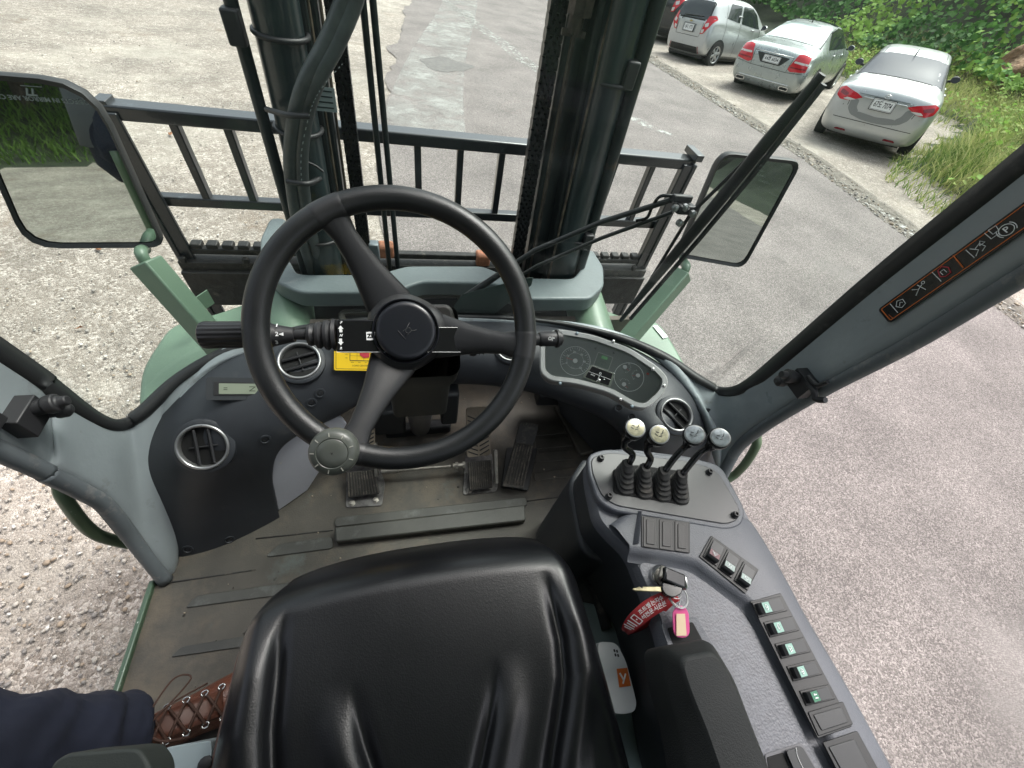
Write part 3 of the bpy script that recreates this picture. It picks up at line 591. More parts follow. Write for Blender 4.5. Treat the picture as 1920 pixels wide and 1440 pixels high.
# --- nearest: silver sedan with arched tail
A = dict(paint=M_silver, gm=M_cglass, plate=(0, .80), ptext='67도 7074', wheels=(.88, 3.58), wr=.315, track=1.78, mir=(3.0, 1.0), mirx=.86, mirm=mat('mirror_dark', (.03, .03, .032), .3, coat=.5), handles=((1.75, .88), (2.7, .86)), rows=[
 (.00, .40, .56, .62, .58, .56, .78, .45, .86), (.03, .30, .66, .76, .58, .66, .86, .54, .95), (.10, .24, .72, .83, .60, .74, .93, .60, 1.015), (.22, .2, .78, .87, .62, .79, .955, .62, 1.045), (.45, .19, .8, .885, .63, .81, .97, .60, 1.06), (.72, .19, .82, .8875, .64, .80, .985, .62, 1.09), (1.15, .19, .83, .8875, .64, .79, .985, .61, 1.25), (1.6, .19, .84, .8875, .64, .775, .98, .60, 1.385), (2.1, .19, .84, .8875, .63, .77, .97, .60, 1.43), (2.7, .19, .84, .8875, .62, .77, .955, .60, 1.42), (3.05, .19, .84, .885, .61, .78, .94, .60, 1.31), (3.5, .19, .83, .885, .60, .79, .93, .58, 1.03), (3.95, .2, .81, .87, .58, .75, .86, .58, .92), (4.3, .22, .74, .80, .52, .62, .74, .5, .80), (4.48, .28, .6, .68, .48, .52, .6, .42, .66), (4.53, .34, .5, .55, .46, .45, .54, .38, .58)],
 glass=[('diag', [(-.68, 1.86), (.68, 1.86), (.57, 2.90), (-.57, 2.90)]), ('right', [(1.25, 1.02), (3.25, .985), (2.8, 1.33), (2.2, 1.37), (1.65, 1.32)]), ('left', [(1.25, 1.02), (3.25, .985), (2.8, 1.33), (2.2, 1.37), (1.65, 1.32)]), ('front', [(-.6, 1.0), (.6, 1.0), (.48, 1.36), (-.48, 1.36)])],
 panels=[('rear', [(-.53, .84), (-.50, .66), (-.40, .57), (-.30, .635), (-.37, .70), (-.385, .80)], M_greyp), ('rear', [(.53, .84), (.50, .66), (.40, .57), (.30, .635), (.37, .70), (.385, .80)], M_greyp), ('rear', [(-.41, .575), (-.2, .53), (0, .52), (.2, .53), (.41, .575), (.30, .64), (0, .615), (-.30, .64)], M_greyp), ('rear', [(-.54, .30), (-.5, .335), (-.34, .335), (-.32, .30)], M_taild), ('rear', [(.32, .30), (.34, .335), (.5, .335), (.54, .30)], M_taild)],
 lamps=[('rear', [([(.36, .845), (.50, .895), (.72, .94), (.80, .90), (.79, .80), (.70, .755), (.55, .765)], M_tail, .010), ([(.44, .80), (.60, .81), (.66, .775), (.56, .768)], M_clearl, .013), ([(.60, .86), (.74, .90), (.76, .84), (.63, .82)], M_taild, .013)])],
 gaps=[('rear', (-.55, .90), (-.53, .70)), ('rear', (.55, .90), (.53, .70)), ('rear', (-.66, .50), (.66, .50)), ('top', (-.52, 1.5), (-.5, 2.9)), ('top', (.52, 1.5), (.5, 2.9)), ('right', (2.2, .3), (2.15, 1.0)), ('left', (2.2, .3), (2.15, 1.0)), ('right', (3.3, .3), (3.3, .95)), ('left', (3.3, .3), (3.3, .95))])
def exA(put, patch, bv, root):
    h = bv.ray_cast(V(0, -3, .925), V(0, 1, 0)); n = h[1] if h[1].y < 0 else -h[1]; X, Y, N_ = frame_at(n); o = h[0]+N_*.008; mb = MB(); mb.mt(M_chrome)
    mb.tube([o+X*.055*math.cos(a)+Y*.032*math.sin(a) for a in [2*math.pi*k/24 for k in range(25)]], .005, 6, caps=False)
    mb.tube([o-X*.030-Y*.02, o-X*.012+Y*.02], .0045, 6); mb.tube([o+X*.012-Y*.02, o+X*.030+Y*.02], .0045, 6); mb.tube([o-X*.022-Y*.0, o, o+X*.022+Y*.004], .004, 6); put(mb.build('emblem', smooth=180))
    badge_text(put, bv, 'AVANTE', -.42, .935, .035); badge_text(put, bv, 'M16 GDi', .42, .895, .022); mb = MB()
    h = bv.ray_cast(V(0, 1.62, 4), V(0, 0, -1))[0]; mb.tube([h+V(0, 0, -.02), h+V(0, -.12, .09)], [.016, .004], 8); put(mb.build('aerial', M_trim, smooth=180))
    mb = MB(); h = bv.ray_cast(V(0, -3, .86), V(0, 1, 0))[0]; mb.box(h+V(0, -.002, -.0), (.7, .03, .018)); put(mb.build('boot_garnish', M_silver, bevel=.006)); patch('boot_lip_shade', [(-.46, .905), (.46, .905), (.44, .893), (-.44, .893)], 'rear', M_greyp, .005, round_=0)  # dark band below the boot lip is painted shade
A['extra'] = exA
build_car('parked_car', V(8.643, 7.003, -.01), .867, -.097*1, .016, A, 'silver sedan nearest the grass, white roof, plate ending 7074', 'car')
# --- middle: large grey silver sedan
B = dict(paint=M_silver2, gm=M_cglass2, plate=(0, .80), ptext='64조 6034', psz=(.40, .13), wheels=(1.12, 4.28), wr=.345, track=1.87, spokes=7, mir=(3.55, 1.06), mirx=.90, mirm=M_silver2, handles=((2.2, .93), (3.2, .91)), rows=[
 (.00, .42, .62, .70, .58, .60, .76, .5, .86), (.04, .30, .72, .84, .58, .70, .86, .60, .97), (.14, .24, .78, .90, .60, .78, .95, .66, 1.04), (.32, .2, .82, .93, .62, .84, .985, .68, 1.065), (.7, .19, .85, .935, .64, .86, 1.0, .66, 1.085), (1.0, .19, .87, .935, .64, .85, 1.01, .64, 1.14), (1.5, .19, .88, .935, .64, .84, 1.01, .60, 1.33), (1.95, .19, .88, .935, .64, .83, 1.0, .57, 1.435), (2.5, .19, .88, .935, .63, .82, .99, .57, 1.47), (3.2, .19, .88, .935, .62, .82, .98, .57, 1.46), (3.7, .19, .88, .93, .61, .83, .97, .58, 1.32), (4.2, .19, .87, .93, .60, .84, .96, .62, 1.06), (4.6, .2, .85, .91, .58, .78, .88, .6, .93), (5.0, .23, .78, .84, .52, .62, .74, .5, .80), (5.17, .28, .64, .72, .48, .52, .6, .42, .66), (5.21, .34, .5, .55, .46, .45, .54, .38, .58)],
 glass=[('diag', [(-.70, 2.03), (.70, 2.03), (.56, 3.28), (-.56, 3.28)]), ('right', [(1.6, 1.05), (3.8, 1.01), (3.25, 1.37), (2.6, 1.41), (1.95, 1.35)]), ('left', [(1.6, 1.05), (3.8, 1.01), (3.25, 1.37), (2.6, 1.41), (1.95, 1.35)]), ('front', [(-.66, 1.03), (.66, 1.03), (.52, 1.4), (-.52, 1.4)])],
 panels=[('rear', [(-.26, .885), (.40, .885), (.24, .71), (-.24, .71), (-.40, .885)][1:], M_gap), ('top', [(-.50, 2.45), (.50, 2.45), (.52, 3.3), (-.52, 3.3)], M_cglassd)],
 lamps=[('rear', [([(.54, .985), (.66, 1.0), (.80, .96), (.84, .70), (.52, .66), (.44, .70)], M_tail, .010), ([(.53, .865), (.82, .85), (.82, .815), (.51, .83)], M_clearl, .012), ([(.49, .755), (.83, .76), (.83, .735), (.48, .73)], M_taild, .013)])],
 gaps=[('rear', (-.47, .92), (-.44, .64)), ('rear', (.47, .92), (.44, .64)), ('rear', (-.44, .63), (.44, .63)), ('rear', (-.8, .66), (-.44, .63)), ('rear', (.8, .66), (.44, .63)), ('right', (2.7, .3), (2.65, 1.03)), ('right', (3.75, .3), (3.75, 1.0)), ('top', (-.6, 1.8), (-.56, 2.45)), ('top', (.6, 1.8), (.56, 2.45))])
def exB(put, patch, bv, root):
    badge_text(put, bv, 'S 350', -.47, .955, .045); mb = MB(); h = bv.ray_cast(V(0, -3, .90), V(0, 1, 0))[0]; mb.tube([h+V(-.46, .01, .012), h+V(0, -.008, 0.012), h+V(.46, .01, .012)], .011, 8); put(mb.build('chrome_strip', M_chrome, smooth=180))
    h = bv.ray_cast(V(0, -3, .965), V(0, 1, 0)); n = h[1] if h[1].y < 0 else -h[1]; X, Y, N_ = frame_at(n); o = h[0]+N_*.008; mb = MB(); mb.tube([o+X*.038*math.cos(a)+Y*.038*math.sin(a) for a in [2*math.pi*k/24 for k in range(25)]], .004, 6, caps=False)
    for a in (90, 210, 330): mb.tube([o, o+X*.036*math.cos(math.radians(a))+Y*.036*math.sin(math.radians(a))], .003, 5)
    put(mb.build('emblem', M_chrome, smooth=180))
    for sx in (-.56, .56):
        h = bv.ray_cast(V(sx, -3, .33), V(0, 1, 0))[0]; mb = MB(); mb.mt(M_chrome).prism(rrect(h+V(0, -.02, 0), V(1, 0, 0), V(0, 0, 1), .22, .075, .02), V(0, .06, 0)); mb.mt(M_void).prism(rrect(h+V(0, -.022, 0), V(1, 0, 0), V(0, 0, 1), .19, .05, .015), V(0, .001, 0)); put(mb.build('exhaust_tip'))
    mb = MB(); P = []
    for k in range(15): x_ = -.66+1.32*k/14; h = bv.ray_cast(V(x_, -3, .40), V(0, 1, 0))[0]; P.append(h+V(0, -.003, 0))
    mb.tube(P, .012, 8); put(mb.build('bumper_strip', M_chrome, smooth=180))
    h = bv.ray_cast(V(0, 2.1, 4), V(0, 0, -1))[0]; mb = MB(); mb.add([h+V(0, -.09, 0), h+V(0, .09, 0), h+V(0, -.07, .075), h+V(.016, .0, 0), h+V(-.016, 0, 0)], [(0, 3, 2), (3, 1, 2), (1, 4, 2), (4, 0, 2)]); put(mb.build('aerial', M_trim, smooth=0))
B['extra'] = exB
build_car('parked_car', V(8.844, 10.692, -.247), .934, -.07, -.01, B, 'grey silver sedan with dark glass roof and twin exhausts, parked beside the hatchback', 'car')
# --- small hatchback
Cc = dict(paint=M_silver, gm=M_cglassd, plate=(0, .80), ptext='18나 3775', wheels=(.62, 2.99), wr=.30, track=1.60, spokes=6, mir=(2.55, 1.05), mirx=.78, mirm=M_silver, handles=((1.35, 1.2), (2.1, .95)), rows=[
 (.00, .42, .54, .62, .58, .55, .85, .48, .95), (.03, .30, .64, .74, .58, .64, .92, .55, 1.05), (.10, .22, .70, .785, .60, .70, 1.0, .56, 1.30), (.22, .2, .73, .798, .62, .73, 1.02, .55, 1.46), (.5, .19, .75, .7985, .64, .735, 1.02, .54, 1.51), (.9, .19, .75, .7985, .64, .735, 1.01, .54, 1.53), (1.4, .19, .75, .7985, .64, .73, 1.0, .54, 1.54), (1.9, .19, .75, .7985, .63, .73, .98, .54, 1.52), (2.3, .19, .75, .795, .62, .73, .96, .55, 1.40), (2.75, .19, .74, .79, .60, .73, .93, .58, 1.12), (3.05, .2, .73, .78, .58, .70, .86, .56, .98), (3.4, .22, .66, .72, .52, .58, .74, .46, .84), (3.58, .28, .56, .6, .48, .48, .6, .38, .68), (3.6, .34, .45, .5, .46, .42, .54, .34, .6)],
 glass=[('rear', [(-.58, 1.02), (.58, 1.02), (.50, 1.40), (-.50, 1.40)]), ('right', [(.72, 1.12), (1.35, 1.06), (1.38, 1.42), (.85, 1.43)]), ('right', [(1.45, 1.05), (2.45, .99), (2.25, 1.28), (1.95, 1.42), (1.47, 1.42)]), ('left', [(.72, 1.12), (1.35, 1.06), (1.38, 1.42), (.85, 1.43)]), ('left', [(1.45, 1.05), (2.45, .99), (2.25, 1.28), (1.95, 1.42), (1.47, 1.42)]), ('front', [(-.6, 1.05), (.6, 1.05), (.5, 1.45), (-.5, 1.45)])],
 panels=[('rear', [(-.55, .26), (-.50, .41), (.50, .41), (.55, .26)], M_trim), ('rear', [(-.56, .27), (-.585, .27), (-.53, .43), (-.505, .42)], M_taild), ('rear', [(.56, .27), (.585, .27), (.53, .43), (.505, .42)], M_taild), ('rear', [(-.24, .90), (.24, .90), (.24, .70), (-.24, .70)], M_greyp)],
 lamps=[('rear', [([(.55, 1.10), (.67, 1.13), (.72, 1.04), (.68, .88), (.56, .72), (.46, .70), (.48, .84)], M_tail, .012), ([(.52, .93), (.62, .97), (.64, .89), (.55, .86)], M_clearl, .015), ([(.47, .80), (.56, .82), (.55, .74), (.48, .72)], M_clearl, .015)])],
 gaps=[('rear', (-.46, .95), (-.44, .64)), ('rear', (.46, .95), (.44, .64)), ('rear', (-.44, .63), (.44, .63)), ('right', (.70, .5), (.68, 1.4)), ('right', (1.42, .3), (1.40, 1.05)), ('right', (2.5, .3), (2.5, 1.0)), ('right', (.98, .27), (2.62, .27))])
def exC(put, patch, bv, root):
    mb = MB(); h = bv.ray_cast(V(0, -3, 1.0), V(0, 1, 0))[0]; h2 = bv.ray_cast(V(.38, -3, 1.08), V(0, 1, 0))[0]; mb.tube([bv.ray_cast(V(-.34, -3, .96), V(0, 1, 0))[0]+V(0, -.03, 0), h+V(-.28, -.03, .06), h2+V(0, -.02, 0)], .012, 8); put(mb.build('rear_wiper', M_trim, smooth=180))
    h = bv.ray_cast(V(0, -3, .945), V(0, 1, 0)); mb = MB(); o = h[0]+V(0, -.01, 0); X, Y = V(1, 0, 0), V(0, 0, 1); mb.box(o, (.11, .008, .022)); mb.box(o, (.04, .009, .04)); put(mb.build('emblem', mat('brass_badge', (.45, .36, .15), .3, metal=.7), bevel=.003))
Cc['extra'] = exC
build_car('parked_car', V(8.498, 14.337, -.446), 1.205, -.105, -.03, Cc, 'small silver hatchback with tall red tail lamps and dark rear window', 'car')
# --- black SUV mostly behind the mast
Dd = dict(Cc); Dd.update(paint=M_blackp, mirm=M_blackp, ptext='35다 2816', wr=.36, track=1.86, mirx=.92, wheels=(.9, 3.6), mir=(2.9, 1.2), handles=((1.9, 1.1),), rows=[(y*1.22, zb*1.15, a*1.17, b*1.17, c*1.1, d*1.17, e*1.12, f_*1.17, g*1.1) for y, zb, a, b, c, d, e, f_, g in Cc['rows']])
Dd['glass'] = [(k, [(a*(1.2), b*1.11) for a, b in p]) for k, p in Cc['glass']]; Dd['panels'] = []; Dd['gaps'] = []; Dd['lamps'] = [('rear', [([(a*1.15, b*1.12+.05) for a, b in p], m, o_) for p, m, o_ in Cc['lamps'][0][1]])]; Dd.pop('extra')
build_car('parked_car', V(8.75, 17.2, -.55), 1.1, -.06, -.03, Dd, 'black car at the far end of the parked row, half hidden by the mast', 'car')

# ================================================================== THE FORKLIFT
XC = .13; FZ = 1.10
FL = empty('forklift', (XC, 0, 0)); tag(FL, 'green forklift seen from its open cab with black seat, steering wheel and twin mast ahead', 'forklift')
def P_(mb, name, m=None, parent=None, **k): return mb.build(name, m, parent or FL, **k)

# ---- windshield edge (outer rim of the opening), bottom-left corner round to the right pillar
upL = V(0, -.10, 1.0)
WL = [Ux(0, 640, -.64)+V(0, -.085, .85), Ux(0, 640, -.64), Ux(100, 714, -.64), Ux(165, 765, -.64), Ux(205, 786, -.635), Uz(235, 783, 1.43), Uz(262, 765, 1.435), Uz(330, 704, 1.46), Uz(430, 648, 1.49), Uz(560, 612, 1.50), Uz(680, 597, 1.50), Uz(800, 591, 1.50), Uz(930, 592, 1.50), Uz(1050, 603, 1.50), Uz(1170, 630, 1.50), Uz(1250, 664, 1.49), Uz(1310, 705, 1.47), Uz(1345, 724, 1.455), Ux(1378, 724, .89), Ux(1410, 706, .90), Ux(1470, 655, .90), Ux(1640, 507, .90), Ux(1920, 276, .90), Ux(1920, 276, .90)+V(0, -.03, .40)]
WP = catmull(WL, 5)
# glass: ruled up from the bottom path
bot = [WP[i] for i in range(len(WP)) if 10 <= i <= len(WP)-16]
rows = []
for k in range(7):
    t = k/6; rows.append([p+V(0, -.10*(2.62-p.z)*t, (2.62-p.z)*t) for p in bot])
mb = MB(); mb.grid(rows); GL = P_(mb, 'windshield', M_glass, smooth=180); BV_GL = bvh_of(GL)
# rubber seal along the opening, wide on the pillars and slim over the dash
def strip_frame(P, toward, w0, th):
    rows = []
    for i, p in enumerate(P):
        t = (P[min(i+1, len(P)-1)]-P[max(i-1, 0)]).normalized(); d = (toward(p, i)-t*toward(p, i).dot(t)).normalized(); n = t.cross(d).normalized(); ww = w0(p, i)
        rows.append([p+n*th*.5, p+d*ww*.12+n*th, p+d*ww*.5+n*th*1.15, p+d*ww*.88+n*th, p+d*ww+n*th*.4, p+d*ww-n*th*.6, p+d*ww*.5-n*th*.8, p-n*th*.5])
    return rows
def tow(p, i):
    f = float(sst(.55, .76, abs(p.x-.13))); return V(-p.x*.35, -.75, -.55)*(1-f)+V(0, -1, -.15-.25*float(sst(1.6, 1.45, p.z)))*f
mb = MB(); mb.grid(strip_frame(WP, tow, lambda p, i: .013+.025*(float(sst(.35, .60, abs(p.x-.13)))*.45+.55*float(sst(1.44, 1.62, p.z))*float(sst(.5, .7, abs(p.x-.13)))), .019), closed=True)
# ---- cab frame: pillars and cowl panels as pressed sheet
def pz(a): return a
LA = [WL[0], WL[1], WL[2], WL[3], WL[4], WL[5], WL[6], (WL[6]+WL[7])/2, WL[7], WL[8], WL[9], WL[11]]
LB = [Ux(0, 835, -.64)+V(0, -.07, .85), Ux(0, 835, -.64), Ux(100, 884, -.64), Ux(160, 915, -.64), Ux(205, 944, -.64), Ux(258, 1010, -.645), Uz(316, 1084, 1.10), Uz(330, 1046, 1.10), Ux(299, 905, -.60), Uz(372, 712, 1.46), Uz(560, 640, 1.47), Uz(800, 612, 1.48)]
def sheet(A_, B_, k=4):
    a = catmull(A_, k); b = catmull(B_, k); rows = []
    for p, q in zip(a, b): rows.append([p*(1-t)+q*t for t in (0, .2, .5, .8, 1)])
    return rows
FR = empty('cab_frame', (XC, 0, 1)); 
bpy.data.objects.remove(FR)
mbf = MB(); mbf.grid(sheet(LA, LB))
RA = [WL[23], WL[22], WL[21], WL[20], WL[19], WL[18], WL[17], WL[16], WL[15], WL[14], WL[13], WL[11]]
RB = [Ux(1920, 505, .90)+V(0, -.04, .40), Ux(1920, 505, .90), Ux(1700, 640, .90), Ux(1560, 715, .90), Ux(1480, 762, .90), Ux(1422, 800, .90), Ux(1378, 838, .90), Uz(1350, 890, 1.28), Uz(1342, 800, 1.42), Uz(1235, 668, 1.46), Uz(1060, 618, 1.47), Uz(800, 612, 1.48)]
mbf.grid(sheet(RA, RB))
CF = P_(mbf, 'cab_frame', M_frame, solid=.022, smooth=180, sub=1)
P_(mb, 'window_seal', M_rub, CF, smooth=180)
# worn rounded door edges
for side, pts in ((-1, LB[:7]), (1, RB[:8])):
    q = MB(); C_ = catmull(pts, 6); q.tube([p+V(side*.004, -.006, 0) for p in C_], .016, 10); P_(q, 'door_edge_trim', wear(mat('door_edge', (.11, .125, .135), .5, var=.15), (.21, .205, .20), 18, .56, .2), CF, smooth=180)
BV_CF = bvh_of(CF)
# rear part of the cab (behind the camera): posts, sills, roof frame - seen only in the mirrors or from elsewhere
mb = MB()
for x in (-.64, .90): mb.bar(V(x, -.95, 1.1), V(x, -.85, 2.72), .07, .09); 
mb.bar(V(-.66, .43, 2.68), V(-.66, -.9, 2.74), .07, .07); mb.bar(V(.92, .43, 2.68), V(.92, -.9, 2.74), .07, .07); mb.bar(V(-.69, -.88, 2.74), V(.95, -.88, 2.74), .07, .07); mb.bar(V(-.69, .46, 2.69), V(.95, .46, 2.69), .07, .07)
P_(mb, 'rear_cab_frame', M_green, bevel=.01)
mb = MB(); mb.box((XC, -.21, 2.765), (1.62, 1.36, .03)); P_(mb, 'cab_roof', M_green, bevel=.01)
# outside of the front pillars (green paint), set just outboard of the grey inner sheet
for A_, B_, dx in ((LA[:6], LB[:6], -.028), (RA[:6], RB[:6], .028)):
    mb = MB(); a, b = catmull(A_, 4), catmull(B_, 4); mb.grid([[p+V(dx, 0, 0), q+V(dx, 0, 0)] for p, q in zip(a, b)]); P_(mb, 'outer_pillar_skin', M_green, solid=.01)
# lower body under the floor
mb = MB(); mb.box((XC, -.35, .80), (1.46, 2.2, .52)); mb.box((XC, -1.9, 1.15), (1.9, 1.2, 1.3)); P_(mb, 'chassis', M_green, bevel=.03, seg=3)
mb = MB(); mb.box((-.80, -.25, .775), (.32, .5, .04)); mb.box((-.80, -.25, .42), (.32, .5, .04)); mb.bar(V(-.68, -.48, 1.0), V(-.68, -.48, .42), .04, .04); mb.bar(V(-.68, -.02, 1.0), V(-.68, -.02, .42), .04, .04); P_(mb, 'entry_step', M_greend, bevel=.005)
# handrails outside
mb = MB(); mb.tube(catmull([V(-.70, .50, 1.75), Ux(85, 870, -.70), Ux(118, 930, -.70), Ux(150, 975, -.70), Ux(178, 1000, -.70), Ux(210, 1012, -.70), Ux(252, 1021, -.68)], 5), .0125, 12); P_(mb, 'handrail', M_greend, smooth=180)
mb = MB(); mb.tube(catmull([V(.955, .45, 1.75), Ux(1432, 795, .95), Ux(1418, 835, .95), Ux(1400, 866, .95), Ux(1380, 888, .95), Ux(1362, 900, .93)], 5), .0125, 12); P_(mb, 'handrail', M_greend, smooth=180)
for p in (Ux(262, 1040, -.67), Ux(258, 1008, -.67)):
    mb = MB(); mb.lathe(p, V(-1, 0, 0), [(.008, -.004), (.008, .006), (.004, .01)], 6); P_(mb, 'bolt', M_mast)

# ---- fenders, seen through the windshield low corners
def slab(name, pts, z, th, m, r=.05, bev=.015, par=None):
    q = MB(); q.prism(rpoly([Uz(a, b, z) for a, b in pts], r), V(0, 0, -th)); return P_(q, name, m, par, bevel=bev, seg=4)
FD1 = slab('fender', [(255, 770), (262, 690), (318, 606), (400, 588), (520, 545), (590, 560), (600, 720), (330, 760)], 1.30, .12, M_green)
FD2 = slab('fender', [(1090, 560), (1165, 592), (1235, 600), (1262, 640), (1330, 760), (1150, 790), (1080, 700)], 1.30, .12, M_green)
mb = MB(); mb.tube([Uz(545, 660, 1.36), Uz(540, 545, 1.40)], [.075, .068], 24); P_(mb, 'fender_bulge', M_green, FD1, smooth=60, bevel=.015)
mb = MB(); mb.tube([Uz(1120, 660, 1.36), Uz(1092, 556, 1.40)], [.075, .068], 24); P_(mb, 'fender_bulge', M_green, FD2, smooth=60, bevel=.015)
mb = MB(); P0 = Uz(1236, 622, 1.303); mb.prism([P0+V(a*.5, b*.5, 0) for a, b in ((-.03, .06), (.01, .065), (.05, -.06), (.0, -.075))], V(0, 0, .002)); P_(mb, 'maker_plate', M_white, FD2)
mb = MB()
P_(MB().tube(catmull([Uz(1128, 575, 1.38), Uz(1138, 590, 1.36), Uz(1142, 612, 1.34)], 4), .006, 6), 'fender_hose', M_black, FD2, smooth=180)
for x in (-.62, .88):
    mb = MB(); mb.lathe(V(x+(.13 if x > 0 else -.13)*0-.14, 1.0, .45), V(1, 0, 0), [(.22, 0), (.42, .01), (.45, .05), (.45, .23), (.42, .27), (.22, .28)], 40); mb.mt(M_green); w_ = P_(mb, 'front_wheel', M_tyre, smooth=50)
    w_.data.materials.clear(); w_.data.materials.append(M_tyre)
# ---- mirror arms
def arm(a, b, c, z0, y1, par=None):
    q = MB(); A_, B_ = a, b; q.bar(A_, B_, .052, .052, up=V(0, 1, .2)); q.mt(M_green); return P_(q, 'mirror_arm', M_green, par, bevel=.004)
aL0, aL1 = Uz(455, 700, 1.32), Uy(272, 490, .945); aR0, aR1 = Uz(1130, 690, 1.32), Uy(1282, 512, .945)
AL = arm(aL0, aL1, None, 0, 0); AR = arm(aR0, aR1, None, 0, 0)
def mirror_unit(ARM, M0, ndir, corners, tl, txt, hous, back):
    """corners: pixel corners TL TR BR BL on the mirror plane through M0 with normal ndir"""
    n = ndir.normalized(); c = [Up(a, b, M0, n) for a, b in corners]
    out = rpoly(c, tl); q = MB(); cen = sum(c, V(0, 0, 0))/4
    inn = [cen+(p-cen)*.93+n*.006 for p in out]; ot2 = [p+n*.004 for p in out]; edge = [p-n*.012 for p in out]; bk = [cen+(p-cen)*.9-n*.045 for p in out]; lip = [cen+(p-cen)*.985+n*.012 for p in out]
    q.grid([inn, lip, ot2, edge, bk], closed=True); q.add(bk, [tuple(range(len(bk)))]); H = P_(q, 'mirror_housing', M_rub, ARM, smooth=50)
    q = MB(); q.add([cen+(p-cen)*.945+n*.003 for p in out], [tuple(range(len(out)))]); g = P_(q, 'mirror_glass', mat('mirror_silver', (.50, .54, .52), .015, metal=1), ARM, smooth=0)
    g.parent = ARM
    if txt: txt(c, n, cen)
    return cen
def reflect_normal(M0, target):
    v = (CAM-M0).normalized(); r = (target-M0).normalized(); return (v+r)
ML = Uy(110, 300, 1.02); nL = reflect_normal(ML, ML+V(-.27, -1, -.125))
def txtL(c, n, cen):
    X = (c[0]-c[1]).normalized(); Y = -(n.cross(X)).normalized(); Y = n.cross(X)
    if Y.z > 0: Y = -Y
    q = MB(); p = Up(168, 191, ML, n)+n*.0045; q.text('OBJECTS IN MIRROR ARE CLOSER THAN THEY APPEAR', p, X, Y, .0105, align='LEFT', offset=.0001)
    q2 = Up(58, 171, ML, n)+n*.0045; q.text('77', q2, X, Y, .016, offset=.0006); q.box(Up(60, 161, ML, n)+n*.0045, (.03, .0012, .0002), (X, Y, n)); P_(q, 'mirror_lettering', mat('etched_print', (.22, .25, .24), .5), AL, smooth=0)
cenL = mirror_unit(AL, ML, nL, [(-95, 128), (172, 150), (312, 462), (52, 464)], [.06, .075, .03, .06], txtL, None, None)
mb = MB(); mb.tube(catmull([aL1+V(0, 0, -.03), aL1+V(0, .004, .02), Up(255, 462, ML, nL)-nL.normalized()*.04, cenL-nL.normalized()*.07+V(0, 0, .03)], 5), .013, 12); P_(mb, 'mirror_stalk', M_green, AL, smooth=180)
MR = Uy(1400, 390, 1.0); nR = reflect_normal(MR, MR+V(.29, -1, -.07))
cenR = mirror_unit(AR, MR, nR, [(1352, 283), (1503, 300), (1392, 502), (1268, 480)], [.035, .03, .035, .03], None, None, None)
mb = MB(); mb.tube(catmull([aR1+V(0, 0, -.03), aR1+V(0, .004, .02), Up(1292, 484, MR, nR)-nR.normalized()*.04, cenR-nR.normalized()*.07+V(0, 0, .03)], 5), .014, 12); P_(mb, 'mirror_stalk', M_green, AR, smooth=180)
for q_, s_ in ((AL, (248, 575, 372, 520)), ):
    mb = MB(); mb.bar(Uz(345, 590, 1.40), Uz(395, 556, 1.40), .003, .05); P_(mb, 'arm_strap', M_green, q_)

# ---- mast
YM = 1.10
def L3(a, b, y, top=3.4, bottom=1.0):
    """near-vertical member through two pixels on the plane y, extended from bottom to top"""
    A_, B_ = Uy(*a, y), Uy(*b, y); d = (A_-B_)/(A_.z-B_.z); return B_+d*(bottom-B_.z), B_+d*(top-B_.z)
MT = empty('x'); bpy.data.objects.remove(MT)
mb = MB()   # left uprights: outer channel, inner channel
for a, b, wx, wy, dy in (((556, 0), (626, 420), .040, .06, .03), ((588, 0), (648, 420), .018, .05, .06)):
    A_, B_ = L3(a, b, YM+dy, 3.4, .5); mb.bar(A_, B_, wx, wy, up=V(0, 1, 0))
for a, b, wx, wy, dy in (((1096, 0), (1004, 480), .082, .06, .08), ((1128, 0), (1036, 470), .04, .08, .04)):
    A_, B_ = L3(a, b, YM+dy, 3.4, .5); mb.bar(A_, B_, wx, wy, up=V(0, 1, 0))
MAST = P_(mb, 'mast', M_mast, bevel=.006)
mb = MB()   # bare worn edges of the rails
for a, b, dy in (((577, 0), (642, 420), 0.0), ((600, 0), (657, 420), .04), ((1086, 0), (1000, 470), .03), ((1145, 20), (1040, 470), -.02)):
    A_, B_ = L3(a, b, YM+dy, 3.4, .9); mb.tube([A_, B_], .0035, 6)
P_(mb, 'rail_edge', mat('rail_wear', (.16, .13, .10), .4, metal=.7, var=.5, vscale=20), MAST)
def cyl(a, b, r, y, name, m, top=3.4, bot=1.2):
    A_, B_ = L3(a, b, y, top, bot); q = MB(); q.tube([A_, B_], r, 28); return P_(q, name, m, MAST, smooth=60)
cyl((512, 0), (600, 440), .045, YM-.02, 'lift_cylinder', M_mastg); cyl((1176, 0), (1070, 440), .047, YM-.0, 'lift_cylinder', M_mastg)
cyl((432, 0), (545, 410), .0125, YM-.04, 'tie_rod', M_mast); cyl((1232, 10), (1108, 430), .018, YM-.02, 'tie_rod', M_mast)
cyl((680, 0), (728, 480), .0078, YM+.10, 'hose_pipe', M_mast); cyl((699, 0), (744, 480), .0078, YM+.10, 'hose_pipe', M_mast)
def band(pts, nm='cable_tie', r=.005): q = MB(); q.tube(pts, r, 6, caps=False); P_(q, nm, M_blackm, MAST, smooth=180)
def ring_around(a, b, y, z_px, r, ax_y=None):
    c = Uy(*z_px, y); A_, B_ = L3(a, b, y); t = (B_-A_).normalized(); u = t.orthogonal().normalized(); v = t.cross(u); return [c+u*r*math.cos(2*math.pi*k/28)+v*r*math.sin(2*math.pi*k/28) for k in range(29)]
for zp in ((527, 62), (560, 240), (588, 370), (600, 440)): band(ring_around((512, 0), (600, 440), YM-.02, zp, .049))
for zp in ((1148, 150), (1085, 440)): band(ring_around((1176, 0), (1070, 440), YM, zp, .051))
